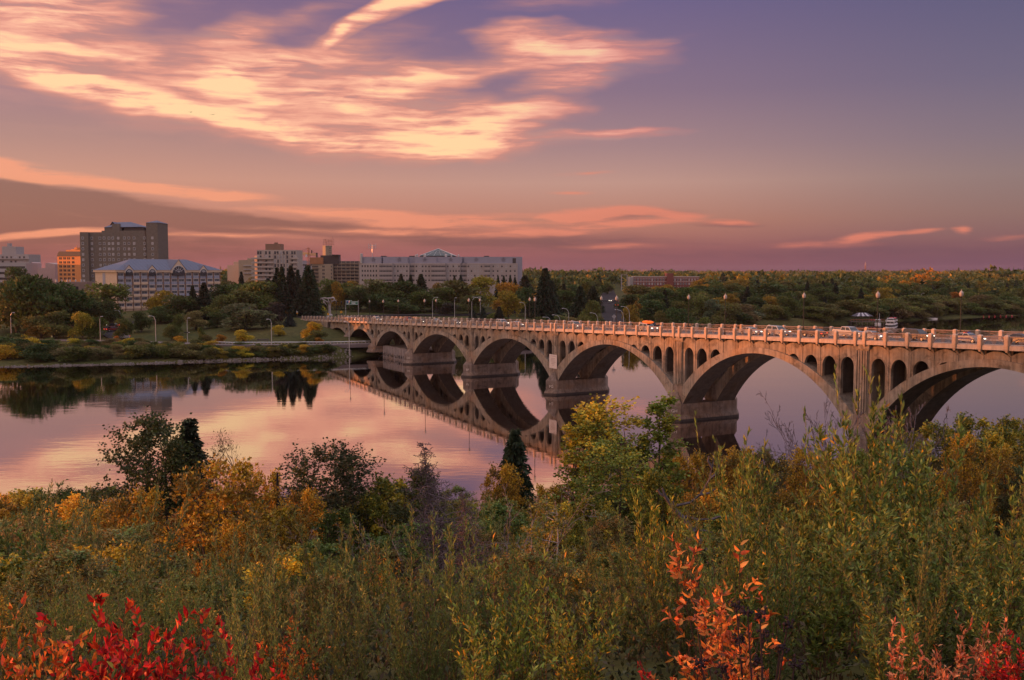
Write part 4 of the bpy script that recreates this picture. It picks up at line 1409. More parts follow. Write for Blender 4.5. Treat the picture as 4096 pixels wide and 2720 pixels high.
    # 13. red brick institute with its yellow stair tower
    D = 900.0; k = D / F
    b, W_, H_ = block('brick_institute', 'long dark red brick building with pale bands above the trees', 'building', 2535, 2797, 1108, D, red, 16)
    mb = MB(); mb.box((2667 - 2535) * k, (2692 - 2535) * k, -2.2, 12, 0, fz(1093, D) - b.location.z); mb.build('entrance_tower', red, b)
    stone = material('pale_stone_band', (.48, .38, .36), .85)
    mb = MB()
    for z in (H_ - 1.1, H_ - 4.4):
        mb.box(0, (2666 - 2535) * k, -.14, -.005, z, z + .4); mb.box((2693 - 2535) * k, W_, -.14, -.005, z, z + .4)
    mb.box(-.2, W_ + .2, -.3, 16.2, H_, H_ + .5)
    mb.build('stone_band', stone, b)
    wins = []
    for r_ in range(4):
        for c in range(23):
            x = W_ * (c + .5) / 23
            if not (2664 - 2535) * k < x < (2695 - 2535) * k:
                wins.append((x, 0, H_ - 3.5 - 3.6 * r_))
    win_row(b, win_mesh(1.3, 1.9, white, glass, 1), wins, me2=win_mesh(1.3, 1.9, white, glass2, 1))
    mb = MB(); mb.box((2520 - 2535) * k, 0, 1, 14, 0, H_); mb.build('link_block', paleg, b)
    st = thing('stair_tower', 'open yellow steel stair tower at the end of the red brick building', 'stair tower', (fx(2487, 1100, D - 6), D - 6, gz(fx(2487, 1100, D), D)))
    hh = fz(1100, D) - st.location.z; w_ = 22 * k
    mb = MB()
    for x in (0, w_):
        for y in (0, 4):
            mb.box(x - .25, x + .25, y - .25, y + .25, 0, hh)
    mb.box(-.3, w_ + .3, -.3, 4.3, hh, hh + .4)
    mb.build('frame', paleg, st)
    mb = MB()
    n = int(hh / 3)
    for q in range(n):
        z = q * 3
        mb.tube([(.4, .4, z), (w_ - .4, .4, z + 3)] if q % 2 == 0 else [(w_ - .4, .4, z), (.4, .4, z + 3)], .28, 4)
        mb.box(0, w_, 0, 4, z - .1, z + .1)
    mb.build('stair_flight', yellow, st)

    # 14. pale hipped roof in the trees, and the mural shed on the bank
    b, W_, H_ = block('hall_building', 'wide hall with a pale low roof among the trees beyond the bridge', 'building', 3140, 3290, 1192, 720, palep, 22)
    mb = MB()
    A, B_, Cc, Dd = (-1, -1, H_), (W_ + 1, -1, H_), (W_ + 1, 23, H_), (-1, 23, H_); r1, r2 = (5, 11, H_ + 3.8), (W_ - 5, 11, H_ + 3.8)
    for f_ in ([A, B_, r2, r1], [B_, Cc, r2], [Cc, Dd, r1, r2], [Dd, A, r1]):
        mb.face(f_)
    mb.build('roof', material('pale_roof', (.50, .42, .38), .7), b)
    D = 545.0; k = D / F
    b, W_, H_ = block('boat_shed', 'grey painted shed with a mono-pitch roof on the far bank', 'shed', 2916, 3015, 1276, D, material('shed_paint', (.27, .27, .33), .85, noise=(.9, .25)), 6)
    mb = MB(); mb.prism([(-.6, 0), (W_ * .5, .1), (W_ * .5, .5), (-.6, .3)], -.6, 6.4, lambda x, y, z: (x, z, H_ + y)); mb.prism([(W_ * .5, .1), (W_ + .5, -.9), (W_ + .5, -.6), (W_ * .5, .5)], -.6, 6.4, lambda x, y, z: (x, z, H_ + y)); mb.build('roof', material('shed_roof', (.33, .31, .33), .7), b)
    mb = MB(); mb.box(W_ * .05, W_ * .25, -.06, -.005, .4, H_ - .6); mb.build('door', darkf, b)
    mb = MB()
    rr = random.Random(4)
    for q in range(9):
        x = W_ * (.32 + .035 * q); mb.box(x, x + .3, -.05, -.005, .9 + rr.random() * .5, 1.8 + rr.random() * .8)
    mb.build('mural', material('mural_paint', (.46, .44, .48), .8), b)
    # radio tower on the horizon
    D = 3000.0
    p = PX(3461, 1088, D)
    t = thing('radio_tower', 'thin red and white lattice tower on the horizon', 'antenna', (p.x, D, 16))
    hh = fz(1045, D) - 16
    mb = MB(); lattice(mb, (0, 0, 0), (0, 0, hh * .85), 2.2, 14, .4); mb.tube([(0, 0, hh * .85), (0, 0, hh)], .35, 5); mb.build('mast', red_s, t)
    mb = MB(); mb.lathe([(1.5, 0), (2, .8), (1.5, 2.4)], (0, 0, hh * .72), 8); mb.lathe([(1.2, 0), (1.7, .8), (1.2, 2.0)], (0, 0, hh * .84), 8); mb.build('antenna_panel', white, t)
    b, W_, H_ = block('distant_block', 'faint distant apartment block on the horizon beside the radio tower', 'building', 3415, 3437, 1083, 2600, lilac, 16, 16)
    mb = MB()
    for r_ in range(3):
        mb.box(.6, W_ - .6, -.1, -.004, H_ - 3.2 - 3.4 * r_, H_ - 1.8 - 3.4 * r_)
    mb.build('window', glass, b)


# ------------------------------------------------------------------ foliage
def leaf_mesh(name, P, D, Ln, Wd, tint, mat, rng, shape='card', droop=0.25):
    """One mesh of many leaves: P base points, D axes, Ln / Wd sizes, tint one colour per leaf."""
    n = len(P)
    P = np.asarray(P, float); D = np.asarray(D, float)
    D /= np.linalg.norm(D, axis=1, keepdims=True) + 1e-9
    S = np.cross(D, rng.normal(size=(n, 3))); S /= np.linalg.norm(S, axis=1, keepdims=True) + 1e-9
    Nn = np.cross(S, D)
    Ln = np.broadcast_to(Ln, n)[:, None]; Wd = np.broadcast_to(Wd, n)[:, None]
    if shape == 'card':
        V = [P, P + D * Ln * .45 + S * Wd * .5 + Nn * Wd * .12, P + D * Ln - Nn * Ln * droop * .4, P + D * Ln * .45 - S * Wd * .5 + Nn * Wd * .12]
        faces = [(0, 1, 2, 3)]
    elif shape == 'clump':                                          # ragged five-pointed tuft
        V = [P]
        for k, (a, r) in enumerate(((0, .5), (.9, .28), (1.35, .55), (2.2, .25), (2.7, .5), (3.5, .3), (4.0, .52), (4.9, .26), (5.4, .5))):
            V.append(P + D * Ln * .5 + (D * math.cos(a) * Ln + S * math.sin(a) * Wd) * r + Nn * Ln * (.10 if k % 2 else -.06))
        V[0] = P + D * Ln * .5
        faces = [(0, k, k + 1) for k in range(1, 9)] + [(0, 9, 1)]
        # fan faces keep the star outline
    else:                                                           # pointed leaf with folded midrib
        dd = lambda t: D * Ln * t - Nn * Ln * droop * t * t
        V = [P, P + dd(.35), P + dd(.7), P + dd(1.0),
             P + dd(.28) + S * Wd * .42 + Nn * Wd * .16, P + dd(.62) + S * Wd * .44 + Nn * Wd * .18,
             P + dd(.28) - S * Wd * .42 + Nn * Wd * .16, P + dd(.62) - S * Wd * .44 + Nn * Wd * .18]
        faces = [(0, 4, 1), (1, 4, 5, 2), (2, 5, 3), (0, 1, 6), (1, 2, 7, 6), (2, 3, 7)]
    k = len(V)
    co = np.stack(V, 1).reshape(-1, 3)
    me = bpy.data.meshes.new(name)
    me.vertices.add(len(co)); me.vertices.foreach_set('co', co.ravel())
    base = np.arange(n)[:, None] * k
    idx = np.concatenate([base + np.array(f)[None, :] for f in faces], 1).reshape(-1)
    sizes = np.tile(np.array([len(f) for f in faces]), n)
    me.loops.add(len(idx)); me.loops.foreach_set('vertex_index', idx)
    me.polygons.add(len(sizes))
    me.polygons.foreach_set('loop_start', np.concatenate([[0], np.cumsum(sizes)[:-1]])); me.polygons.foreach_set('loop_total', sizes)
    me.update(calc_edges=True)
    ca = me.color_attributes.new('leaf_tint', 'FLOAT_COLOR', 'POINT')
    t = np.concatenate([np.asarray(tint, float), np.ones((n, 1))], 1)
    ca.data.foreach_set('color', np.repeat(t, k, axis=0).astype(np.float32).ravel())
    me.materials.append(mat)
    return me


LEAF = material('foliage', (1.28, 1.46, 1.05), 0.6, attr='leaf_tint', objcol=True, transl=0.3, spec=0.25)
LEAF_OWN = material('leaves', (1.34, 1.42, .95), 0.5, attr='leaf_tint', objcol=True, transl=0.26, spec=0.3)
BARK = material('bark', (0.075, 0.058, 0.048), 0.95, noise=(3, .3))
GREYBARK = material('grey_bark', (0.19, 0.155, 0.15), 0.95, noise=(6, .35))
PALEBARK = material('pale_bark', (0.42, 0.36, 0.34), 0.9, noise=(5, .3))
TWIG = material('twig_bark', (0.16, 0.085, 0.06), 0.9)


def palette(rng, n, cols, jitter=.18, weights=None):
    cols = np.array(cols, float)
    i = rng.choice(len(cols), n, p=None if weights is None else np.array(weights) / np.sum(weights))
    return cols[i] * (1 + rng.normal(0, jitter, (n, 1))).clip(.4, 1.8) * (1 + rng.normal(0, .06, (n, 3)))


def broad_crown(seed, n=2400, lobes=16, flat=1.0, open_=0.0, leaf=.05):
    rng = np.random.default_rng(seed)
    c = []
    for k in range(lobes):
        t = k / lobes
        a = 2.4 * k + rng.normal(0, .4)
        zc = .17 + .68 * ((k * .618) % 1)
        rad = .37 * math.sqrt(max(.05, 1 - ((zc - .42) / .56) ** 2)) * rng.uniform(.5, 1.0)
        c.append((rad * math.cos(a), rad * math.sin(a), zc, rng.uniform(.15, .24)))
    c.append((0, 0, .8, .2)); c.append((0, 0, .5, .28)); c.append((.12, .05, .3, .26)); c.append((-.12, -.08, .28, .26))
    c = np.array(c)
    w = c[:, 3] ** 2
    i = rng.choice(len(c), n, p=w / w.sum())
    d = rng.normal(size=(n, 3)); d /= np.linalg.norm(d, axis=1, keepdims=True)
    d[:, 2] = np.where(d[:, 2] < -.3, -d[:, 2], d[:, 2])
    r = c[i, 3] * rng.uniform(.55, 1.08, n) ** .6
    P = c[i, :3] + d * r[:, None] * [1, 1, .85]
    P[:, 2] = np.clip(P[:, 2], .06, 1.02)
    D = d * .6 + rng.normal(0, .6, (n, 3)) + [0, 0, .15]
    sh = rng.uniform(.75, 1.25, len(c))[i]                          # some limbs carry paler leaves than others
    tint = np.ones((n, 3)) * sh[:, None] * (1 + rng.normal(0, .22, (n, 1))).clip(.45, 1.7)
    tint *= 1 + rng.normal(0, .08, (n, 3))
    me = leaf_mesh('crown', P, D, leaf * rng.uniform(.7, 1.4, n), leaf * rng.uniform(.5, 1.0, n), tint, LEAF, rng, 'clump')
    mb = MB()
    mb.tube([(0, 0, -.06), (.004, 0, .15), (.0, .006, .4), (0, 0, .75)], [.03, .024, .018, .006], 6)
    for q in c[::2]:
        mb.tube([(0, 0, q[2] * .45), (q[0] * .5, q[1] * .5, q[2] * .75), (q[0], q[1], q[2])], [.012, .008, .004], 4)
    return me, mb.mesh('trunk', BARK)


def spruce_crown(seed, n=2600, slim=1.0):
    rng = np.random.default_rng(seed)
    P, D = [], []
    lev = 26
    for k in range(lev):
        t = k / (lev - 1)
        z = .06 + .92 * t
        rad = (.5 * (1 - t) ** .85 + .02) * rng.uniform(.75, 1.08)
        nb = int(8 + 5 * (1 - t))
        for q in range(nb):
            a = 2 * math.pi * q / nb + k * 1.1 + rng.normal(0, .15)
            rr = rad * rng.uniform(.7, 1.1)
            m = int(4 + 9 * rr / .5)
            for s in range(m):
                f = (s + .6) / m
                for side in (-1, 1):
                    p = (rr * f * math.cos(a), rr * f * math.sin(a), z - .075 * f * f * rr / .3 + rng.normal(0, .006))
                    aa = a + side * rng.uniform(.3, .9)
                    P.append(p); D.append((math.cos(aa), math.sin(aa), -.35 + rng.normal(0, .2)))
    P = np.array(P); D = np.array(D); n = len(P)
    tint = np.ones((n, 3)) * (1 + rng.normal(0, .25, (n, 1))).clip(.4, 1.8)
    me = leaf_mesh('crown', P, D, rng.uniform(.05, .10, n), rng.uniform(.025, .045, n), tint, LEAF, rng, 'card', .5)
    mb = MB(); mb.tube([(0, 0, -.05), (0, 0, .5), (0, 0, 1.0)], [.024, .014, .003], 6)
    return me, mb.mesh('trunk', BARK)


BROAD = [broad_crown(10 + k, n=2700 + 150 * (k % 3), lobes=13 + 2 * k, leaf=.066 - .003 * (k % 3)) for k in range(7)]
SPRUCE = [spruce_crown(40 + k) for k in range(3)]
GREEN1, GREEN2, GREEN3 = (.052, .068, .026), (.078, .088, .030), (.105, .104, .034)
OLIVE, TAN_, YEL, ORA, GOLD = (.125, .108, .042), (.165, .122, .064), (.360, .240, .034), (.340, .140, .026), (.240, .150, .030)
SPR, SPRB, GREYG, DARKP = (.022, .029, .020), (.032, .042, .042), (.115, .118, .082), (.050, .034, .036)
_tr = random.Random(8)
TREES = []                                                          # (x, y, radius) already taken


def tree_at(x, y, h, w, kind_, col, label, group=None, name=None, g=None, sink=.25):
    me, tr = (SPRUCE if kind_ == 's' else BROAD)[_tr.randrange(3 if kind_ == 's' else len(BROAD))]
    g = gz(x, y) if g is None else g
    nm = name or {'s': 'spruce_tree', 'b': 'broadleaf_tree', 'u': 'bush'}[kind_]
    o = thing(nm, label, 'tree' if kind_ != 'u' else 'bush', (x, y, g - sink), _tr.uniform(0, 6.28), group)
    jj = 1 + _tr.uniform(-.08, .08)
    z0 = -.14 * h if kind_ == 'u' else 0.0
    for nm2, m in (('crown', me), ('trunk', tr)):
        ws = w * (1.75 if kind_ == 's' else 1.3)
        zz = z0 if kind_ != 'b' else -.05 * h
        c = place(nm2, m, o, (0, 0, zz), (0, 0, 0), (ws, ws * jj, (h + sink) - zz))
        c.color = (*[v * (1 + _tr.uniform(-.12, .12)) for v in col], 1)
    TREES.append((x, y, w / 2))
    return o


def tree_px(px, ytop, wpx, D, kind_, col, label, group=None, name=None):
    p = PX(px, ytop, D)
    g = gz(p.x, D)
    h = max(p.z - g, 1.0)
    return tree_at(p.x, D, h, wpx * D / F, kind_, col, label, group, name, g)


def build_far_trees():
    T = tree_px
    G = 'trees of the riverside park'
    # park on the far bank, left of the bridge
    for a in [
        (25, 1178, 140, 425, 'b', GOLD, 'golden broadleaf tree at the left edge above the far bank'),
        (62, 1122, 170, 392, 'b', GREEN2, 'large green tree beneath the grey apartment block at the far left'),
        (82, 1068, 95, 560, 'b', GREEN1, 'dark round tree in front of the white office block'),
        (150, 1104, 200, 384, 'b', GREEN1, 'largest dark green tree in the left clump on the far bank'),
        (252, 1128, 170, 390, 'b', GREEN1, 'dark green tree below the orange brick hotel'),
        (180, 1110, 120, 520, 'b', GREEN2, 'green tree peeking out behind the big dark clump on the left bank'),
        (305, 1190, 150, 400, 'b', GREEN1, 'dark green tree between the big clump and the hotel drive'),
        (386, 1132, 190, 425, 'b', GREEN3, 'broad sunlit green tree at the left corner of the peach hotel'),
        (345, 1180, 110, 415, 'b', OLIVE, 'olive tree just in front of the broad sunlit tree'),
        (430, 1205, 90, 412, 'b', GREEN1, 'shaded green tree beneath the corner of the peach hotel'),
        (160, 1262, 105, 372, 'b', OLIVE, 'rounded olive tree by the riverside path, first of the pair'),
        (212, 1246, 115, 372, 'b', GREEN3, 'rounded leafy tree by the riverside path, taller of the pair'),
        (328, 1250, 82, 370, 'b', GOLD, 'yellowing tree beside the riverside path lamp'),
        (378, 1268, 84, 372, 'b', GREEN2, 'green tree close behind the yellowing path tree'),
        (494, 1272, 66, 366, 'b', GREEN2, 'small round green tree beside the sloping drive'),
        (564, 1246, 66, 385, 'b', GREEN1, 'dark oval tree on the lawn before the hotel'),
        (645, 1162, 100, 425, 'b', GOLD, 'tree with rusty orange top in front of the hotel windows'),
        (695, 1180, 130, 420, 'b', GREEN1, 'wide dark tree before the right half of the hotel'),
        (640, 1225, 90, 412, 'b', GREEN2, 'green tree under the rusty topped tree'),
        (770, 1140, 46, 425, 's', SPR, 'dark pointed spruce touching the hotel facade'),
        (815, 1128, 66, 428, 's', SPR, 'taller dark spruce at the right end of the hotel'),
        (885, 1178, 105, 425, 'b', GREEN3, 'green tree with a yellow crest right of the hotel spruces'),
        (868, 1136, 110, 480, 'b', GREEN1, 'dark tree rising behind the right end of the hotel'),
        (946, 1134, 150, 475, 'b', GREEN2, 'rounded green tree right of the hotel'),
        (780, 1244, 84, 388, 'b', TAN_, 'brownish bushy tree on the park lawn'),
        (705, 1256, 50, 375, 'b', GREEN3, 'slender pale green tree on the lawn by the path'),
        (684, 1300, 54, 362, 'b', GREEN2, 'small dense green tree standing at the path edge'),
        (867, 1248, 76, 392, 'b', GREEN1, 'dark green tree behind the brownish bushy tree'),
        (930, 1222, 90, 402, 'b', GREEN1, 'dark tree beside the great grey willow'),
        (981, 1212, 170, 382, 'b', GREYG, 'great grey-green willow with drooping rounded crown'),
        (1033, 1126, 165, 442, 'b', OLIVE, 'broad tree with sunlit olive crown left of the spruce group'),
        (950, 1160, 120, 435, 'b', GREEN3, 'leafy green tree behind the great willow'),
        (1094, 1208, 84, 402, 'b', DARKP, 'dark purple-leaved bushy tree under the spruces'),
        (1068, 1244, 45, 388, 'b', GREEN1, 'small dark tree right of the great willow'),
        (1107, 1068, 52, 452, 's', SPR, 'first tall spruce of the dark riverside group'),
        (1127, 1064, 56, 446, 's', SPR, 'second tall spruce of the dark riverside group'),
        (1163, 1060, 64, 450, 's', SPR, 'third spruce of the dark group, slightly the broadest'),
        (1191, 1076, 46, 455, 's', SPR, 'fourth, lower spruce of the dark riverside group'),
        (1230, 1059, 78, 446, 's', SPR, 'isolated-topped tall spruce at the right of the dark group'),
        (1248, 1076, 50, 462, 's', SPR, 'last spruce of the dark group, partly behind its neighbour'),
        (1140, 1140, 60, 440, 's', SPR, 'lower spruce filling the foot of the dark group'),
        (1205, 1150, 70, 436, 's', SPR, 'small spruce in front of the dark spruce group'),
        (1072, 1112, 60, 460, 's', SPRB, 'bluish spruce at the left of the dark group'),
        (965, 1085, 34, 560, 's', SPR, 'thin spruce below the stepped pale block'),
        (1158, 1254, 40, 392, 's', SPRB, 'slim dark cone tree on the slope left of the bridge end'),
        (1114, 1300, 46, 366, 'b', YEL, 'small yellow tree on the grass by the path lamp'),
        (971, 1320, 58, 352, 'b', YEL, 'yellow-topped sapling by the path near the great willow'),
        (963, 1372, 60, 343, 'b', GREEN3, 'green shrub at the foot of the yellow-topped sapling'),
        (1245, 1288, 62, 356, 'b', YEL, 'bright yellow-orange tree beside the bridge abutment'),
        (1262, 1322, 66, 350, 'b', GREEN3, 'green tree growing under the bright yellow one by the abutment'),
        (1275, 1350, 30, 347, 'b', ORA, 'small rusty shrub in front of the bridge abutment trees'),
        (1205, 1368, 52, 342, 'b', GREEN3, 'light green shrub on the bank before the bridge'),
        (1272, 1204, 52, 470, 'b', YEL, 'round yellow tree beside the bone sculpture'),
        (1225, 1218, 50, 470, 'b', GREEN2, 'small green tree left of the round yellow one'),
        (1165, 1225, 44, 440, 'b', GOLD, 'yellow-green small tree at the start of the bridge'),
        (722, 1344, 42, 352, 'b', YEL, 'low yellow sapling by the path, nearest the slender lamp'),
        (807, 1308, 30, 352, 'b', GREEN3, 'thin young green tree by the path'),
        (828, 1338, 34, 346, 'b', OLIVE, 'thin olive sapling on the bank beside the young green tree'),
        (882, 1338, 38, 347, 'b', ORA, 'small orange sapling by the riverside path'),
        (98, 1338, 28, 360, 'b', YEL, 'tiny yellow-green shrub on the path edge near the left lamp'),
        (470, 1344, 20, 352, 'b', ORA, 'tiny orange sapling at the foot of the sloping drive'),
    ]:
        T(*a, G)
    G = 'trees behind the bridge'
    for a in [
        (1303, 1118, 110, 500, 'b', GREEN2, 'green tree right of the dark spruces behind the sculpture'),
        (1349, 1126, 52, 490, 'b', GOLD, 'narrow yellowing tree behind the green road sign'),
        (1395, 1130, 90, 495, 'b', OLIVE, 'olive tree above the green road sign'),
        (1477, 1116, 120, 500, 'b', TAN_, 'brownish tree below the left end of the hospital'),
        (1440, 1150, 90, 480, 'b', GREEN1, 'dark green tree right of the road sign'),
        (1557, 1128, 150, 500, 'b', GREEN2, 'green tree in front of the left hospital windows'),
        (1620, 1122, 150, 505, 'b', GREEN1, 'big dark green tree before the hospital'),
        (1530, 1175, 110, 478, 'b', GREEN1, 'shaded tree by the bridge railing below the hospital'),
        (1680, 1165, 130, 482, 'b', GREEN2, 'green tree above the middle of the bridge railing'),
        (1600, 1190, 110, 470, 'b', GREEN1, 'dark tree standing right behind the bridge lamps'),
        (1745, 1150, 120, 492, 'b', GREEN2, 'green tree below the hospital pyramid'),
        (1604, 1094, 42, 590, 's', SPR, 'dark spruce before the hospital, left of three'),
        (1642, 1097, 34, 590, 's', SPR, 'narrow spruce before the hospital, middle of three'),
        (1684, 1095, 62, 560, 's', SPR, 'broad dark spruce before the hospital, right of three'),
        (1812, 1120, 170, 505, 'b', GREEN3, 'wide sunlit green tree before the hospital centre'),
        (1760, 1130, 60, 540, 'b', OLIVE, 'small olive tree between the broad spruce and the wide green tree'),
        (1790, 1210, 80, 470, 'b', DARKP, 'low dark purple tree by the railing'),
        (1914, 1107, 130, 530, 'b', GOLD, 'large golden orange tree before the right of the hospital'),
        (1880, 1180, 110, 478, 'b', GREEN2, 'green tree under the golden one'),
        (1818, 1100, 26, 640, 's', SPR, 'small spruce below the hospital centre'), (1843, 1098, 30, 640, 's', SPR, 'small pointed spruce right of the hospital centre'),
        (1992, 1102, 24, 640, 's', SPR, 'thin spruce at the right hospital windows'), (2015, 1101, 24, 640, 's', SPR, 'second thin spruce at the right hospital windows'),
        (2041, 1099, 26, 640, 's', SPR, 'tallest thin spruce at the right hospital windows'), (2060, 1108, 26, 640, 's', SPR, 'thin spruce at the hospital corner'),
        (2100, 1100, 70, 600, 's', SPR, 'bulky dark spruce right of the hospital'),
        (2039, 1130, 115, 500, 'b', ORA, 'bright orange tree right of the hospital'),
        (2035, 1163, 90, 455, 'b', GOLD, 'golden tree with a bare trunk on the park lawn'),
        (2110, 1150, 110, 480, 'b', GREEN1, 'dark green tree with forked trunk beside the golden one'),
        (2181, 1070, 84, 470, 's', SPR, 'very tall spruce standing alone behind the bridge'),
        (2208, 1120, 62, 478, 's', SPR, 'shorter spruce leaning against the very tall one'),
        (2321, 1143, 72, 470, 's', SPR, 'tall dark spruce left of the street'),
        (2372, 1142, 60, 520, 's', SPR, 'dark spruce behind the yellow-green tree by the street'),
        (2255, 1160, 110, 520, 'b', GREEN1, 'dark shade tree between the two tall spruces'),
        (2366, 1200, 84, 430, 'b', GREEN3, 'rounded yellow-green tree at the left of the street'),
        (2330, 1262, 50, 420, 'b', OLIVE, 'low olive bush beside the street tree'),
        (1932, 1228, 36, 430, 's', SPRB, 'small young spruce on the lawn behind the double lamp'),
        (1997, 1226, 52, 425, 's', SPR, 'stout young spruce on the lawn'),
        (1893, 1240, 34, 440, 's', SPRB, 'little spruce beside the double lamp'),
        (2536, 1222, 80, 440, 'b', GOLD, 'yellowish round tree right of the street'),
        (2509, 1178, 70, 520, 'b', GREEN1, 'dark tree at the right of the street crossing'),
        (2558, 1140, 120, 560, 'b', OLIVE, 'olive tree below the red brick building'),
        (2640, 1150, 130, 540, 'b', GREEN2, 'green tree before the red brick building'),
        (2672, 1138, 90, 590, 'b', GOLD, 'golden tree at the foot of the red brick building'),
        (2600, 1200, 100, 470, 'b', GREEN1, 'dark tree right of the yellowish round tree'),
        (2638, 1242, 80, 435, 'b', OLIVE, 'low olive tree on the shore behind the railing'),
        (2723, 1232, 100, 430, 'b', GREEN1, 'dark grey-green bush tree on the far shore'),
        (2737, 1148, 120, 540, 'b', GREEN2, 'green tree right of the red brick building'),
        (2812, 1270, 60, 452, 'b', GREEN3, 'low pale green bush beside the painted shed'),
        (2857, 1196, 80, 500, 'b', GREYG, 'silvery grey tree above the painted shed'),
        (2906, 1210, 90, 490, 'b', OLIVE, 'olive rounded tree above the painted shed'),
        (2848, 1150, 130, 600, 'b', GREEN1, 'dark tree above the silvery tree'),
        (2984, 1218, 110, 520, 'b', GREYG, 'grey-green bush tree right of the painted shed'),
        (3046, 1135, 210, 600, 'b', GREEN1, 'massive dark green tree beyond the right of the bridge'),
        (2960, 1115, 130, 720, 'b', GOLD, 'golden tree in the wood beyond the shed'),
        (3087, 1234, 90, 530, 'b', OLIVE, 'olive bush tree on the far shore'),
        (3150, 1215, 110, 560, 'b', GREEN2, 'green tree below the pale roofed hall'),
        (3210, 1185, 60, 640, 'b', GREEN1, 'dark tree in front of the pale roofed hall'),
        (3230, 1225, 120, 545, 'b', GREEN3, 'green shore tree right of the hall'),
        (3300, 1150, 110, 640, 'b', GREEN1, 'tall dark poplar-like tree right of the hall'),
        (3320, 1215, 120, 560, 'b', OLIVE, 'olive shore tree above the bridge deck'),
        (3395, 1198, 130, 575, 'b', OLIVE, 'olive green shore tree left of the boat'),
        (3440, 1195, 90, 590, 'b', GREEN3, 'yellowish green tree above the jetty'),
        (3480, 1225, 110, 585, 'b', OLIVE, 'low olive tree behind the jetty roof'),
        (3822, 1168, 48, 740, 'b', ORA, 'single bright orange tree behind the shore thicket'),
        (3580, 1195, 130, 600, 'b', GREEN3, 'leafy tree right behind the tour boat'),
        (3660, 1190, 140, 625, 'b', OLIVE, 'olive tree right of the tour boat'),
    ]:
        T(*a, G)
    # the thicket along the far shore at the right
    rr = random.Random(12)
    for k in range(24):
        t = k / 23
        px = 3560 + 620 * t
        D = 600 + 78 * t + rr.uniform(0, 26)
        lab = 'olive bushy tree in the thicket along the far shore'
        x = PX(px + rr.uniform(-12, 12), 1200, D).x
        d = float(poly_dist(FAR_SHORE, [x], [D])[0])
        if d < 3:
            D += 14
        T(px, 1186 + rr.uniform(-8, 34), rr.uniform(95, 140), D + 6, 'b', rr.choice([OLIVE, GREEN2, GREEN3, TAN_, OLIVE]), lab, 'thicket trees along the far shore')
    for k in range(70):
        t = rr.random()
        xs_ = [-5, 40, 120, 185, 262, 340, 520]; ys_ = [412, 440, 495, 553, 612, 660, 790]
        tt = t * 6; i = min(int(tt), 5); f_ = tt - i
        x = xs_[i] + (xs_[i + 1] - xs_[i]) * f_; y = ys_[i] + (ys_[i + 1] - ys_[i]) * f_
        o_ = rr.uniform(2, 20)
        x, y = x - .55 * o_, y + .83 * o_
        if 2395 < 2048 + x / y * F < 2520:
            continue
        h = rr.uniform(3.5, 6) if t < .3 else rr.uniform(5, 9)
        tree_at(x, y, h, h * rr.uniform(1.1, 1.6), 'u', rr.choice([OLIVE, GREEN2, GREEN3, TAN_, GREEN1, OLIVE]), 'rounded olive-green bush at the water on the far shore', 'bushes at the water on the far shore', 'bush')
    # shore scrub below the path on the left bank
    rr = random.Random(3)
    for k in range(150):
        px = -30 + 1420 * (k + rr.random()) / 150
        f = rr.random()
        t0 = PX(px, 1400, 330).x
        y = None
        for D in np.arange(300, 372, 1.0):
            x = PX(px, 1400, D).x
            a = float(poly_dist(FAR_SHORE, [x], [D])[0]); b = float(poly_dist(PATH, [x], [D])[0])
            if a > 2.5 and a / (a + abs(b)) > .18 + .62 * f and b < -2.5:
                y = D; break
        if y is None:
            continue
        big = px < 160
        h = rr.uniform(3.0, 5.0) * (1.4 if big else 1) * (1 - .35 * f) * (1 if px < 850 else .62)
        col = rr.choice([GREEN1, GREEN2, GREEN1, GREEN3, OLIVE, OLIVE, TAN_, GOLD]) if rr.random() < .9 else YEL
        tree_at(x, y, h, h * rr.uniform(1.2, 2.0), 'u', col, 'low shrub in the scrub between the path and the stony shore', 'shore scrub on the far bank', 'bush')
    # wood on the far side: separate trees first, the far mass behind as one object
    rr = random.Random(21)
    banned = [(-182, 500, 62), (-230, 620, 48), (-80, 705, 20), (-20, 715, 60), (-270, 590, 30)]
    n = 0
    labs = [('b', GREEN1, 'dark green tree in the far wooded bank'), ('b', GREEN2, 'mid green tree in the far wooded bank'), ('b', OLIVE, 'olive tree in the far wooded bank'), ('b', GOLD, 'golden tree in the far wooded bank'), ('s', SPR, 'dark spruce in the far wooded bank'), ('b', ORA, 'orange tree in the far wooded bank'), ('b', GREEN3, 'light green tree in the far wooded bank')]
    wts = [26, 24, 17, 13, 9, 4, 17]
    tries = 0
    while n < 250 and tries < 9000:
        tries += 1
        px = rr.uniform(-60, 4160) if n < 120 else rr.uniform(2500, 4200); D = rr.uniform(500, 820)
        if 1300 < px < 2150 and D < 730 and D > 480:
            D = rr.uniform(500, 560) if px < 1900 else D
            if rr.random() < .6:
                continue
        if px < 1300 and D < 600 and not (900 < px < 1080):
            continue
        if px < 1000 and D > 700 and rr.random() < .5:
            continue
        if 2380 < px < 2530 and D < 760:
            continue
        p = PX(px, 1150, D)
        if float(poly_dist(FAR_SHORE, [p.x], [D])[0]) < 12:
            continue
        if any(math.hypot(p.x - a, D - b) < r for a, b, r in banned) or any((p.x - a) ** 2 + (D - b) ** 2 < (r * .8 + 2.2) ** 2 for a, b, r in TREES):
            continue
        if 2500 < px < 2800 and 640 < D < 930:
            continue
        k_, col, lab = labs[rr.choices(range(7), wts)[0]]
        h = rr.uniform(8, 12.5) if k_ == 'b' else rr.uniform(10, 15)
        tree_at(p.x, D, h, h * (rr.uniform(.85, 1.15) if k_ == 'b' else .36), k_, col, lab, lab.replace(' tree', ' trees').replace(' spruce', ' spruces'))
        n += 1


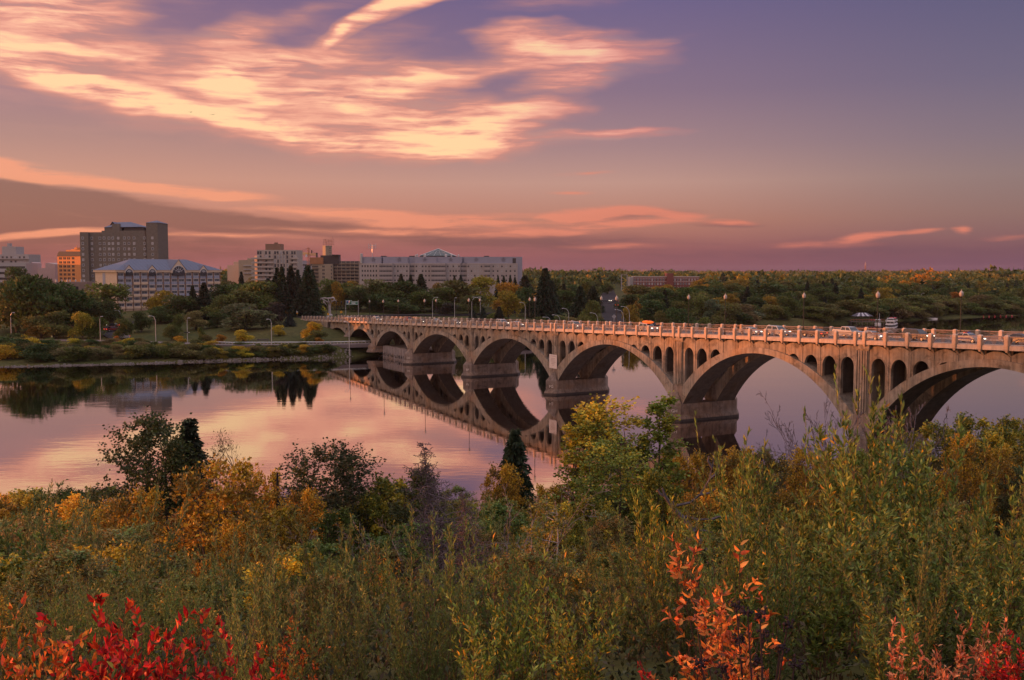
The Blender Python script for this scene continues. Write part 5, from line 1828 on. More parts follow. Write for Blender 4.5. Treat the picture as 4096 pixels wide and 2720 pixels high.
def build_distant_wood():
    """The wood that runs to the horizon, one mass."""
    rng = np.random.default_rng(77)
    n = 8600
    px = rng.uniform(-500, 5000, n)
    D = 730 * np.exp(rng.random(n) ** .9 * math.log(5200 / 730))
    x = (px - 2048) / F * D
    ok = np.ones(n, bool)
    ok &= ~((x > -170) & (x < 20) & (D < 770))
    ok &= ~((px < 1400) & (D < 1000))
    ok &= ~((px > 2480) & (px < 2830) & (D < 925))
    ok &= poly_dist(FAR_SHORE, x, D) > 15
    ok &= ~((px > 2400) & (px < 2500) & (D < 1000))
    px, D, x = px[ok], D[ok], x[ok]
    n = len(x)
    g = ground_z(x, D)
    h = rng.uniform(7, 12.5, n) * (1 + .28 * np.sin(x * .011 + 2 * np.sin(D * .004)) * np.cos(D * .007 + x * .003)) * np.where(rng.random(n) < .07, 1.3, 1)
    con = rng.random(n) < .12
    w = np.where(con, h * .38, h * rng.uniform(.9, 1.3, n))
    cols = np.array([GREEN1, GREEN2, GREEN3, OLIVE, GOLD, ORA, SPR])
    ci = rng.choice(7, n, p=np.array([32, 25, 16, 15, 8.5, 2.5, 0]) / 99)
    ci[con] = 6
    m = np.where(D < 1300, 90, np.where(D < 2200, 56, 34))
    idx = np.repeat(np.arange(n), m)
    N_ = len(idx)
    d = rng.normal(size=(N_, 3)); d /= np.linalg.norm(d, axis=1, keepdims=True); d[:, 2] = np.abs(d[:, 2]) * 1.0 - .15
    t = rng.random(N_)
    zc = np.where(con[idx], t, .52 + .46 * d[:, 2])
    rr = np.where(con[idx], .5 * (1 - t), .5)
    lump = 1 + .22 * np.sin(d[:, 0] * 7 + idx) * np.cos(d[:, 1] * 6 + idx * 2)
    P = np.stack([x[idx] + d[:, 0] * rr * w[idx] * lump, D[idx] + d[:, 1] * rr * w[idx] * lump, g[idx] + h[idx] * np.clip(zc * np.where(con[idx], 1, lump), .05, 1.12)], -1)
    sz = w[idx] * np.where(con[idx], .3, .23) * rng.uniform(.7, 1.3, N_)
    tint = cols[ci[idx]] * (1 + rng.normal(0, .22, (N_, 1))).clip(.4, 1.7)
    me = leaf_mesh('distant_wood', P, d + rng.normal(0, .5, (N_, 3)), sz, sz * .8, tint, LEAF_OWN, rng, 'card')
    o = kind(place('distant_wood', me), 'stuff')
    tag(o, 'autumn wood of green, gold and orange crowns running to the horizon', 'wood')


def build_shore_stones():
    rng = random.Random(6)
    mb = MB()
    line = [(-200, 290), (-156, 302.5), (-122, 312.3), (-86, 326.3), (-63, 334), (-55, 341.5)]
    seg = [math.dist(a, b) for a, b in zip(line[:-1], line[1:])]
    for k in range(1300):
        q = rng.choices(range(len(seg)), seg)[0]; t = rng.random()
        a, b = line[q], line[q + 1]
        dx, dy = (b[0] - a[0]) / seg[q], (b[1] - a[1]) / seg[q]
        o_ = rng.uniform(-.7, 2.0); r = rng.uniform(.12, .5) * (1.3 if rng.random() < .1 else .8)
        x, y = a[0] + (b[0] - a[0]) * t - dy * o_, a[1] + (b[1] - a[1]) * t + dx * o_
        c = Vector((x, y, max(gz(x, y), -.1) + r * .15))
        pts = []
        for q in range(5):
            a = 2 * math.pi * q / 5 + rng.random(); pts.append((c.x + r * math.cos(a) * rng.uniform(.7, 1.3), c.y + r * math.sin(a) * rng.uniform(.7, 1.3)))
        i = len(mb.v)
        mb.v.extend([(x_, y_, c.z - r * .6) for x_, y_ in pts] + [(c.x + (x_ - c.x) * .6, c.y + (y_ - c.y) * .6, c.z + r * rng.uniform(.4, .75)) for x_, y_ in pts])
        for q in range(5):
            w = (q + 1) % 5
            mb.f.append((i + q, i + w, i + 5 + w, i + 5 + q)); mb.m.append(0)
        mb.f.append(tuple(i + 5 + q for q in range(5))); mb.m.append(0)
    o = kind(mb.build('shore_stones', material('shore_stone', (.17, .145, .135), .9, noise=(.7, .4))), 'stuff')
    tag(o, 'pale boulders lining the waterline of the far bank', 'stones')


# ------------------------------------------------------------------ vehicles, people, street furniture, boats
def car_profile(kind_):
    """(side outline, cabin outline, length, width, wheel xs): x forward, z up."""
    if kind_ == 'suv':
        return ([(-2.3, .35), (2.3, .35), (2.35, .75), (2.2, 1.0), (1.1, 1.12), (-2.25, 1.12), (-2.35, .8)], [(1.05, 1.11), (.35, 1.75), (-2.0, 1.78), (-2.25, 1.11)], 4.7, 1.9, (1.45, -1.4))
    if kind_ == 'pickup':
        return ([(-2.8, .45), (2.7, .45), (2.75, .9), (2.6, 1.12), (1.4, 1.2), (-2.75, 1.2), (-2.8, .8)], [(1.35, 1.19), (.65, 1.85), (-.9, 1.87), (-1.05, 1.19)], 5.5, 1.95, (1.7, -1.7))
    return ([(-2.25, .32), (2.25, .32), (2.3, .62), (2.1, .84), (1.1, .95), (-1.6, .98), (-2.2, .92), (-2.3, .65)], [(1.05, .94), (.3, 1.42), (-.95, 1.43), (-1.75, .96)], 4.6, 1.8, (1.4, -1.35))


CARS = {}


def make_car(kind_, label, loc, rotz, col, lights=True, group='vehicles on the bridge', name=None, cat=None):
    paint = material('car_paint', (1, 1, 1), .25, objcol=True, spec=.6)
    gl = material('car_glass', (.02, .02, .025), .08, spec=.7)
    tyre = material('tyre_rubber', (.02, .02, .02), .9); rim = material('wheel_rim', (.4, .4, .4), .4, metal=.7)
    hl = material('headlight_lit', (1, .95, .85), .3, emit=((1, .86, .66), 3.5)); tl = material('taillight_lit', (.7, .05, .03), .3, emit=((1, .06, .03), 2.5))
    body, cab, L_, W_, wx = car_profile(kind_)
    if kind_ not in CARS:
        M = {}
        mb = MB(); mb.prism(body, -W_ / 2, W_ / 2, lambda x, y, z: (x, z, y))
        if kind_ == 'pickup':
            mb.box(-2.74, -1.1, -W_ / 2 + .02, -W_ / 2 + .14, 1.19, 1.36); mb.box(-2.74, -1.1, W_ / 2 - .14, W_ / 2 - .02, 1.19, 1.36); mb.box(-2.78, -2.66, -W_ / 2 + .02, W_ / 2 - .02, 1.19, 1.36)
        # tapered cabin
        w0, w1 = W_ / 2 - .06, W_ / 2 - .24
        (a, b_, c, d) = cab
        mb.hexa([(d[0], -w0, d[1]), (a[0], -w0, a[1]), (a[0], w0, a[1]), (d[0], w0, d[1]), (c[0], -w1, c[1]), (b_[0], -w1, b_[1]), (b_[0], w1, b_[1]), (c[0], w1, c[1])])
        M['body'] = mb.mesh('body', paint)
        mb = MB()
        lerp = lambda p, q, t: (p[0] + (q[0] - p[0]) * t, p[1] + (q[1] - p[1]) * t)
        for s_ in (-1, 1):
            lo_, hi_ = .12, .86
            for f0, f1 in ((.06, .48), (.54, .94)):
                pts = []
                for (u, v) in ((f0, lo_), (f1, lo_), (f1, hi_), (f0, hi_)):
                    p = lerp(lerp(d, a, u), lerp(c, b_, u), v); w = w0 + (w1 - w0) * v + .012
                    pts.append((p[0], s_ * w, p[1]))
                mb.face(pts if s_ < 0 else pts[::-1])
        for (p, q, o) in ((a, b_, .015), (d, c, -.015)):
            pts = []
            for (s_, v) in ((-1, .1), (1, .1), (1, .88), (-1, .88)):
                r_ = lerp(p, q, v); w = (w0 + (w1 - w0) * v) * .9
                pts.append((r_[0] + o, s_ * w, r_[1] + .01))
            mb.face(pts)
        M['window'] = mb.mesh('window', gl)
        mb = MB(); mb.tube([(0, -.11, 0), (0, .11, 0)], .33, 12); M['wheel'] = mb.mesh('wheel', tyre)
        mb = MB(); mb.tube([(0, -.125, 0), (0, .125, 0)], .19, 10); M['rim'] = mb.mesh('rim', rim)
        mb = MB(); mb.box(-.04, .04, -.19, .19, -.09, .09); M['headlight'] = mb.mesh('headlight', hl)
        mb = MB(); mb.box(-.04, .04, -.16, .16, -.09, .09); M['taillight'] = mb.mesh('taillight', tl)
        CARS[kind_] = M
    M = CARS[kind_]
    nm = name or {'suv': 'sport_utility_car', 'pickup': 'pickup_truck', 'sedan': 'sedan_car'}[kind_]
    r = thing(nm, label, cat or ('truck' if kind_ == 'pickup' else 'car'), loc, rotz, group)
    b = place('body', M['body'], r); b.color = (*col, 1)
    place('window', M['window'], r)
    for x in wx:
        for s_ in (-1, 1):
            w = place('wheel', M['wheel'], r, (x, s_ * (W_ / 2 - .1), .33)); place('rim', M['rim'], w)
    front = body[2][0]; back = body[-1][0]
    for s_ in (-1, 1):
        place('headlight', M['headlight'], r, (front - .01, s_ * (W_ / 2 - .28), .72 if kind_ == 'sedan' else .88))
        place('taillight', M['taillight'], r, (back + .01, s_ * (W_ / 2 - .24), .75 if kind_ == 'sedan' else .95))
    return r


def make_person(label, loc, rotz, top, legs, stride=.25, group=None):
    """A walking figure: one skinned surface, clothing coloured by height."""
    v = [(0, 0, .95), (0, 0, 1.15), (0, 0, 1.38), (0, 0, 1.52), (0, .02, 1.66), (0, .02, 1.76),
         (.10, 0, .90), (.11, stride * .5, .50), (.11, stride, .06), (.11, stride + .16, .03),
         (-.10, 0, .90), (-.11, -stride * .3, .48), (-.11, -stride, .08), (-.11, -stride + .15, .03),
         (.20, 0, 1.40), (.25, -.1, 1.12), (.25, .02, .86), (.25, .06, .78), (-.20, 0, 1.40), (-.25, .08, 1.12), (-.25, .2, .9), (-.25, .25, .83)]
    e = [(0, 1), (1, 2), (2, 3), (3, 4), (4, 5), (0, 6), (6, 7), (7, 8), (8, 9), (0, 10), (10, 11), (11, 12), (12, 13), (2, 14), (14, 15), (15, 16), (16, 17), (2, 18), (18, 19), (19, 20), (20, 21)]
    rad = [.15, .14, .16, .06, .10, .08, .09, .065, .05, .04, .09, .065, .05, .04, .07, .05, .04, .035, .07, .05, .04, .035]
    me = bpy.data.meshes.new('body'); me.from_pydata(v, e, [])
    o = bpy.data.objects.new('body', me); C.objects.link(o)
    md = o.modifiers.new('skin', 'SKIN')
    for q, r_ in zip(me.skin_vertices[0].data, rad):
        q.radius = (r_, r_)
    me.skin_vertices[0].data[0].use_root = True
    o.modifiers.new('sub', 'SUBSURF').levels = 1
    m2 = bpy.data.meshes.new_from_object(o.evaluated_get(bpy.context.evaluated_depsgraph_get()))
    bpy.data.objects.remove(o)
    m2.materials.clear()
    for nm, c in (('skin_tone', (.35, .2, .15)), ('hair_dark', (.03, .02, .015)), (f'jacket_{len(MATS)}', top), (f'trousers_{len(MATS)}', legs)):
        m2.materials.append(material(nm, c, .85))
    for p in m2.polygons:
        z = p.center.z
        p.material_index = 3 if z < .93 and abs(p.center.x) < .21 else (1 if z > 1.68 or (z > 1.58 and p.center.y < -.02) else (0 if z > 1.5 or z < .84 and abs(p.center.x) > .21 else 2))
    r = thing('person', label, 'person', loc, rotz, group)
    place('body', m2, r)
    return r


def build_traffic():
    ang = math.atan2(-.88, .475)                                     # heading towards the near bank
    white, silver, dark, red, blue = (.40, .385, .38), (.25, .25, .26), (.03, .03, .035), (.35, .03, .03), (.08, .10, .2)
    for px, w, k_, col, lab, away in [
        (1313, 4.2, 'sedan', silver, 'silver sedan with lit headlights at the far end of the bridge', 0),
        (1394, 7.0, 'sedan', white, 'white sedan near the far end of the bridge', 1),
        (1418, 4.2, 'sedan', dark, 'dark sedan with lit headlights near the far end of the bridge', 0),
        (1508, 4.2, 'suv', white, 'white sport utility car with lit headlights between the first lamps', 0),
        (1629, 9.4, 'suv', red, 'red sport utility car driving away over the far half of the bridge', 1),
        (1690, 4.2, 'sedan', dark, 'dark sedan with lit headlights above the third arch', 0),
        (1745, 7.2, 'sedan', white, 'white sedan above the pier marked DE', 0),
        (1820, 4.2, 'sedan', silver, 'silver sedan above the left haunch of the middle arch', 0),
        (2009, 6.8, 'suv', white, 'white sport utility car following the small white sedan', 0),
        (2067, 4.2, 'sedan', white, 'small white sedan with lit headlights left of the paired lamps', 0),
        (2300, 4.2, 'suv', silver, 'silver sport utility car just past the notice board pier', 0),
        (2600, 6.8, 'pickup', dark, 'dark pickup truck near the middle of the bridge', 1),
        (3002, 7.0, 'sedan', white, 'long white sedan right of the lit arch crown', 0),
        (3112, 7.0, 'suv', white, 'white sport utility car ahead of the long white sedan', 0),
        (3258, 7.2, 'sedan', dark, 'dark sedan before the right-hand piers', 1),
        (3395, 8.8, 'pickup', white, 'white pickup truck above the rightmost visible pier', 0),
        (3489, 4.6, 'sedan', white, 'white sedan with lit headlight in front of the white pickup', 0),
        (3672, 7.0, 'suv', dark, 'black sport utility car with roof rails near the right end', 0),
        (4090, 7.6, 'sedan', dark, 'dark car at the right edge of the bridge', 0),
    ]:
        u = px_on_bridge(px, w, 1310)
        z = zp(u) - 1.555
        r = make_car(k_, lab, bw(u, w, z), ang + (math.pi if away else 0), col)
    u = px_on_bridge(2592, 4.4, 1300)
    r = make_car('suv', 'white car carrying an orange kayak load on its roof', bw(u, 4.4, zp(u) - 1.555), ang, white)
    ky = thing('kayak', 'orange kayak strapped on the roof of the white car', 'kayak', bw(u, 4.4, zp(u) - 1.555 + 1.8), ang)
    mb = MB(); mb.tube([(-2.1, 0, .25), (-1.4, 0, .2), (0, 0, .2), (1.4, 0, .22), (2.1, 0, .3)], [.04, .3, .42, .3, .04], 8); mb.build('hull', material('kayak_plastic', (.8, .2, .03), .4), ky)
    mb = MB(); mb.lathe([(.3, .0), (.32, .06), (.25, .06)], (.2, 0, .58), 8); mb.build('cockpit_rim', MATS['lamp_iron'], ky)
    u = px_on_bridge(3873, 6.6, 1330)
    r = make_car('sedan', 'white patrol car with blue side stripe and roof light bar', bw(u, 6.6, zp(u) - 1.555), ang, white)
    mb = MB(); mb.box(-1.6, 1.4, -.915, -.905, .55, .72); mb.box(-1.6, 1.4, .905, .915, .55, .72); mb.build('side_stripe', material('blue_stripe', (.03, .05, .3), .4), r)
    mb = MB(); mb.mi = 0; mb.box(-.4, -.1, -.6, -.05, 1.43, 1.56); mb.mi = 1; mb.box(-.4, -.1, .05, .6, 1.43, 1.56); mb.build('light_bar', [material('lens_red', (.5, .03, .03), .3), material('lens_blue', (.04, .06, .4), .3)], r)
    # walkers on the upstream pavement
    for px, top, legs, lab in [(1911, (.03, .03, .04), (.03, .03, .05), 'walker in dark clothes on the bridge pavement, leftmost of the group'), (1921, (.05, .05, .08), (.06, .04, .04), 'walker in a dark blue top close beside the leftmost walker'), (1951, (.12, .05, .05), (.03, .03, .04), 'walker in a brownish red top on the bridge pavement'), (1968, (.04, .04, .04), (.02, .02, .03), 'walker in black on the bridge pavement, rightmost of the group')]:
        u = px_on_bridge(px, 1.5, 1300)
        make_person(lab, bw(u, 1.5, deck_z(u)), BROT + R(90), top, legs, .22, 'people walking on the bridge')
    p = PX(208, 1372, 366)
    make_person('walker in a pale yellow top and dark trousers on the riverside path', (p.x, 366, gz(p.x, 366) + .07), R(20), (.6, .55, .25), (.03, .03, .05), .25)
    # drive and street traffic
    for px, py, D, k_, rot, lab in [(446, 1316, 388, 'pickup', R(60), 'dark red pickup truck with glowing tail lights climbing the drive'), (487, 1352, 366, 'pickup', R(200), 'silver pickup truck turning from the drive to the river road'), (452, 1281, 400, 'sedan', R(170), 'dark sedan parked before the hotel')]:
        x = PX(px, py, D).x
        make_car(k_, lab, (x, D, gz(x, D) + .3), rot, (.16, .03, .03) if 'red' in lab else ((.5, .48, .48) if 'silver' in lab else dark), group='vehicles by the hotel')
    for px, D, k_, rot, lab in [(2418, 610, 'sedan', R(5), 'dark car crossing the street, left of three'), (2440, 618, 'sedan', R(-90), 'car with bright headlights waiting on the street'), (2458, 612, 'sedan', R(185), 'dark car crossing the street, right of three'), (2465, 560, 'suv', R(90), 'dark car with red brake lights on the street')]:
        x = PX(px, 1220, D).x
        make_car(k_, lab, (x, D, gz(x, D) + .35), rot, dark, group='vehicles on the street')
    x = PX(1245, 1248, 470).x
    make_car('sedan', 'silver car on the road behind the bridge end', (x, 455, gz(x, 455) + .15), R(10), silver, group='vehicles by the hotel')


def build_street_things():
    steel = MATS['galvanised_steel']; iron = MATS['lamp_iron']
    # cobra-head lamps
    head = material('lamp_head', (.5, .48, .5), .5)
    first = [None]

    def cobra(px, ytop, D, arm, lab, H=None):
        p = PX(px, ytop, D); g = gz(p.x, D)
        h = H or max(p.z - g, 3)
        rt = thing('cobra_lamp', lab, 'street lamp', (p.x, D, g - .1), 0, 'arm street lamps on the far bank')
        mb = MB(); mb.tube([(0, 0, 0), (0, 0, h * .8), (arm * .1, 0, h * .9), (arm * .4, 0, h * .975), (arm, 0, h)], [.16, .11, .09, .08, .07], 6); mb.build('pole', steel, rt)
        mb = MB(); s_ = 1 if arm > 0 else -1
        mb.hexa([(arm, -.13, h - .1), (arm + s_ * .8, -.18, h - .12), (arm + s_ * .8, .18, h - .12), (arm, .13, h - .1), (arm, -.1, h + .06), (arm + s_ * .75, -.12, h + .03), (arm + s_ * .75, .12, h + .03), (arm, .1, h + .06)] if s_ > 0 else
                [(arm + s_ * .8, -.18, h - .12), (arm, -.13, h - .1), (arm, .13, h - .1), (arm + s_ * .8, .18, h - .12), (arm + s_ * .75, -.12, h + .03), (arm, -.1, h + .06), (arm, .1, h + .06), (arm + s_ * .75, .12, h + .03)])
        mb.build('lamp_head', head, rt)
    for a in [(42, 1249, 362, .7, 'curved arm lamp on the far-bank path at the far left'), (399, 1264, 357, .35, 'straight pale lamp post by the riverside path below the drive'),
              (621, 1262, 352, -1.6, 'arm lamp on the path leaning towards the drive'), (748, 1270, 348, .3, 'lamp post with a box sign halfway up beside the yellow sapling'),
              (1085, 1275, 342, -.9, 'arm lamp by the path before the small yellow tree'), (1396, 1285, 341, -1.0, 'arm lamp rising in front of the second small arch'),
              (480, 1240, 420, -1.6, 'arm lamp beside the hotel entrance'),
              (1730, 1188, 452, 1.8, 'arm lamp behind the railing below the hospital'), (1818, 1190, 450, .3, 'tall straight lamp post on the lawn behind the bridge'),
              (1887, 1187, 436, 3.4, 'left lamp of the double arch over the lawn'), (1921, 1187, 434, -2.6, 'right lamp of the double arch over the lawn'),
              (2101, 1208, 430, -1.8, 'arm lamp before the forked tree'), (2200, 1267, 420, -2.4, 'low arm lamp peeping over the railing, left of two'), (2240, 1258, 420, -2.6, 'low arm lamp peeping over the railing, right of two'),
              (2275, 1232, 425, -2.2, 'arm lamp at the foot of the very tall spruce'), (2391, 1250, 420, -2.6, 'arm lamp beside the street at its left kerb'),
              (2494, 1237, 425, -3.0, 'arm lamp leaning over the street from the right kerb'), (2518, 1224, 430, -3.0, 'second arm lamp at the right of the street'), (3684, 1172, 660, 1.6, 'arm lamp in the thicket above the far shore')]:
        cobra(*a)
    # box sign on the path lamp
    p = PX(748, 1330, 347.6)
    b = thing('box_sign', 'small dark box bracket on the lamp post beside the yellow sapling', 'sign', (p.x, 347.6, p.z))
    mb = MB(); mb.box(-.9, .9, -.15, .05, -.2, .2); mb.build('panel', iron, b)
    mb = MB(); mb.box(.5, 1.0, -.18, -.151, -.1, .15); mb.build('plate', head, b)

    # bone-like sculpture on its column
    p = PX(1318, 1192, 446); g = gz(p.x, 446)
    s = thing('bone_sculpture', 'pale tangled sculpture on a tall column at the end of the bridge', 'sculpture', (p.x, 446, g))
    h = p.z - g
    bone = material('pale_bronze', (.36, .31, .30), .6, noise=(1.2, .2))
    mb = MB(); mb.lathe([(1.4, 0), (1.1, .5), (.62, .8), (.55, h * .55), (.6, h * .62), (.9, h * .68)], n=10); mb.build('column', bone, s)
    rr = random.Random(14)
    for pts, rad in [([(-5.6, 0, h * .97), (-3.5, .3, h * 1.0), (-1, 0, h * .98), (1.5, -.2, h * .985)], [.5, .38, .42, .6]), ([(1.2, 0, h * .99), (2.0, 0, h * 1.02), (2.8, 0, h * .97), (3.4, 0, h * .9)], [.5, .7, .65, .3]),
                     ([(-4.6, 0, h * .96), (-3.6, 0, h * .85), (-3.2, .3, h * .7), (-2.6, 0, h * .58), (-1.6, 0, h * .46)], [.42, .3, .26, .24, .18]), ([(-3.8, 0, h * .9), (-2.2, 0, h * .78), (-.6, 0, h * .68)], [.35, .28, .4]),
                     ([(3.2, 0, h * .92), (2.4, 0, h * .8), (.7, 0, h * .68)], [.45, .35, .4]), ([(-1.0, 0, h * .96), (-.6, 0, h * .82), (0, 0, h * .66)], [.4, .3, .4]), ([(3.0, 0, h * .84), (3.9, 0, h * .8), (4.2, 0, h * .88)], [.35, .25, .2]),
                     ([(.8, 0, h * .95), (.5, 0, h * .85), (1.9, 0, h * .79)], [.4, .28, .3]), ([(-5.6, 0, h * .97), (-6.0, 0, h * .91), (-5.2, 0, h * .88)], [.4, .3, .25])]:
        mb = MB(); mb.tube([(x * .72, y, h + (z - h) * .8) for x, y, z in pts], [q * .7 for q in rad], 7); mb.build('bone', bone, s, True)
    # green direction sign
    D = 452.0
    p0, p1 = PX(1385, 1213, D), PX(1432, 1217, D)
    g = gz(p0.x, D)
    s = thing('direction_sign', 'green road direction sign with white border above the bridge railing', 'sign', (p0.x, D, g))
    k = D / F
    wht = material('sign_white', (.75, .75, .75), .6); grn = material('sign_green', (.02, .16, .085), .5); blu = material('sign_blue', (.05, .11, .3), .5)
    zt = p0.z - g + 1.4; zb = zt - 18 * k
    mb = MB()
    mb.mi = 0; mb.box(0, 23 * k, -.1, 0, zb, zt); mb.box(23 * k + .06, 47.5 * k, -.1, 0, zb, zt - .5)
    mb.mi = 1
    for x0, x1, z1 in ((0, 23 * k, zt), (23 * k + .06, 47.5 * k, zt - .5)):
        mb.box(x0 + .04, x1 - .04, -.13, -.101, z1 - .22, z1 - .1); mb.box(x0 + .04, x1 - .04, -.13, -.101, zb + .08, zb + .2); mb.box(x0 + .04, x0 + .15, -.13, -.101, zb + .2, z1 - .22); mb.box(x1 - .15, x1 - .04, -.13, -.101, zb + .2, z1 - .22)
    for x0, x1, z in ((1.2, 2.4, zb + .35), (3.1, 4.9, zt - 1.3), (3.3, 4.8, zb + .5)):
        mb.box(x0 - .8, x1 - .8, -.13, -.101, z, z + .14)
    for q in range(3):                                               # faded word lines
        mb.box(23 * k + .4, 47 * k - .5 - .3 * q, -.125, -.101, zt - .95 - q * .42, zt - .86 - q * .42)
    mb.prism([(1.3, zb + .3), (1.65, zb + .75), (1.42, zb + .75), (1.42, zb + 1.05), (1.18, zb + 1.05), (1.18, zb + .75), (.95, zb + .75)], -.13, -.101, lambda x, y, z: (x, z, y))
    mb.mi = 2; mb.box(.25, 1.2, -.135, -.102, zt - 1.15, zt - .3)
    mb.build('panel', [grn, wht, blu], s)
    mb = MB(); mb.tube([(-.3, .2, -.2), (-.3, .2, zt)], .14, 6); mb.tube([(48 * k, .2, -.2), (48 * k, .2, zt)], .14, 6); mb.tube([(-.3, .2, zt - .6), (48 * k, .2, zt - .6)], .1, 5); mb.build('post', steel, s)

    def diamond(px, py, D, size, col, lab, glyph=True):
        p = PX(px, py, D); g = gz(p.x, D)
        s = thing('warning_sign', lab, 'sign', (p.x, D, g))
        h = max(p.z - g, 2.0)
        mb = MB(); mb.mi = 0; mb.prism([(0, -size), (size, 0), (0, size), (-size, 0)], -.05, 0, lambda x, y, z: (x, z, h + y)); mb.mi = 1
        if glyph:
            mb.prism([(-.12, -.3), (.12, -.3), (.12, .1), (.2, .15), (0, .45), (-.2, .15), (-.12, .1)], -.07, -.051, lambda x, y, z: (x * size * 1.2, z, h + y * size * 1.2))
        mb.build('panel', [col, iron], s)
        mb = MB(); mb.tube([(0, .06, -.3), (0, .06, h)], .06, 5); mb.build('post', steel, s)
    amber = material('sign_amber', (.75, .36, .02), .5)
    diamond(1365, 1248, 437, .62, amber, 'amber diamond warning sign below the green direction sign')
    diamond(1313, 1260, 424, .6, amber, 'orange diamond sign at the start of the bridge')
    diamond(2456, 1266, 405, .95, material('sign_back', (.22, .21, .22), .6), 'grey back of a diamond sign seen on the street', False)
    # small white and yellow sign at the road start
    p = PX(1189, 1242, 432); g = gz(p.x, 432)
    s = thing('road_sign', 'small white and yellow road sign left of the bridge end', 'sign', (p.x, 432, g))
    mb = MB(); mb.mi = 0; mb.box(-.35, .35, -.05, 0, 2.0, 2.9); mb.mi = 1; mb.box(-.35, .35, -.05, 0, 1.5, 1.98); mb.build('panel', [wht, amber], s)
    mb = MB(); mb.tube([(0, .05, -.3), (0, .05, 2.9)], .05, 5); mb.build('post', amber, s)
    # traffic signal at the end of the bridge
    for px, lab in ((1345, 'dark traffic signal post behind the far end of the bridge'), (1366, 'second traffic signal post beside the direction sign')):
        p = PX(px, 1205, 446); g = gz(p.x, 446)
        s = thing('traffic_signal', lab, 'traffic light', (p.x, 446, g))
        h = p.z - g
        mb = MB(); mb.tube([(0, 0, -.2), (0, 0, h)], .09, 6); mb.box(-.35, .35, -.3, .3, -.1, .8); mb.build('post', iron, s)
        mb = MB(); mb.box(-.2, .2, -.32, -.1, h - 1.2, h); mb.box(-.2, .2, -.32, -.1, h - 2.9, h - 2.3); mb.build('signal_head', iron, s)
        mb = MB(); mb.tube([(0, -.34, h - .25), (0, -.325, h - .25)], .12, 8); mb.build('lens', wht, s)
    # guard rail along the river road
    s = thing('guard_rail', 'long steel guard rail along the river road up to the bridge', 'guard rail', (0, 0, 0))
    pts = [PX(px, 1378, 346) for px in range(880, 1640, 16)]
    mb, mp = MB(), []
    line = []
    for px in range(860, 1600, 14):
        for D in np.arange(325, 375, .6):
            x = PX(px, 1382, D).x
            if float(poly_dist(PATH, [x], [D])[0]) > 3.2:
                break
        line.append((x, D, gz(x, D)))
    mb.tube([(x, y, z + .75) for x, y, z in line], .16, 4); mb.build('rail', steel, s)
    mb = MB()
    for x, y, z in line:
        mb.box(x - .09, x + .09, y - .09, y + .09, z - .2, z + .95)
    mb.build('posts_of_rail', MATS['pale_concrete'], s)
    # bench and litter bin beside the path
    x = PX(1052, 1370, 352).x; g = gz(x, 352)
    s = thing('park_bench', 'dark slatted park bench on the grass beside the riverside path', 'bench', (x, 352, g), R(6))
    wood = material('bench_wood', (.10, .085, .09), .8)
    mb = MB()
    for q in range(3):
        mb.box(-2.2, 2.2, -.3 + .17 * q, -.17 + .17 * q, .42, .47)
    mb.build('seat', wood, s)
    mb = MB()
    for q in range(3):
        mb.box(-2.2, 2.2, .24 + .03 * q, .28 + .03 * q, .55 + .17 * q, .68 + .17 * q)
    mb.build('backrest', wood, s)
    for x_ in (-1.7, 1.7):
        mb = MB(); mb.box(x_ - .05, x_ + .05, -.3, -.22, 0, .42); mb.box(x_ - .05, x_ + .05, .2, .3, 0, 1.0); mb.box(x_ - .05, x_ + .05, -.22, .2, .36, .42); mb.build('leg', iron, s)
    # sheet-pile wall between the bank piers, covered in faded graffiti
    s = thing('sheet_pile_wall', 'corrugated sheet-pile wall with graffiti between the bank pier and the next one', 'wall', tuple(bw(198, 6.5, 0)))
    base = bl(198, 6.5, 0)
    mb = MB()
    n = 46
    zt = 3.9
    P_ = []
    for k_ in range(n + 1):
        u = 183.6 + (212.4 - 183.6) * k_ / n
        off = .6 if k_ % 4 in (1, 2) else 0
        P_.append(bl(u, 2.2 + off, 0) - base)
    for a, b_ in zip(P_[:-1], P_[1:]):
        mb.face([(a.x, a.y, -2), (a.x, a.y, zt), (b_.x, b_.y, zt), (b_.x, b_.y, -2)])
    mb.build('pile', material('sheet_pile_steel', (.24, .205, .20), .8, noise=(.8, .15), streaks=.2), s)
    c0, c1 = bl(183.6, 2.0, 0) - base, bl(212.4, 2.0, 0) - base
    mb = MB(); d_ = bl(0, 1, 0)
    mb.hexa([(c0.x, c0.y, -2), (c1.x, c1.y, -2), (c1.x + 13 * d_.x, c1.y + 13 * d_.y, -2), (c0.x + 13 * d_.x, c0.y + 13 * d_.y, -2)] + [(c0.x + .5 * d_.x, c0.y + .5 * d_.y, zt - .05), (c1.x + .5 * d_.x, c1.y + .5 * d_.y, zt - .05), (c1.x + 13 * d_.x, c1.y + 13 * d_.y, zt - .05), (c0.x + 13 * d_.x, c0.y + 13 * d_.y, zt - .05)])
    mb2 = MB()
    rr = random.Random(2)
    for q in range(26):
        u = 185 + q * 1.0; pt = [bl(u + rr.uniform(-.6, .6), 2.02, 0) - base + Vector((0, 0, 1.0 + rr.uniform(-.6, .8))) for _ in range(4)]
        mb2.tube(pt, .07, 4)
    mb2.build('graffiti', material('graffiti_paint', (.03, .028, .03), .8), s)
    s.children[0].name = 'pile'
    mbk = MB(); mbk.v, mbk.f, mbk.m = mb.v, mb.f, mb.m
    fill = mbk.build('capping', MATS['weathered_concrete'], s)
    for v in fill.data.vertices:                                     # set back behind the piles
        v.co += d_ * 1.0
    # red snow fence under the first arch
    s = thing('mesh_fence', 'low red mesh fence with pale post tops under the first small arch', 'fence', tuple(bw(253, 1.0, gz(*bw(253, 1.0, 0).xy))))
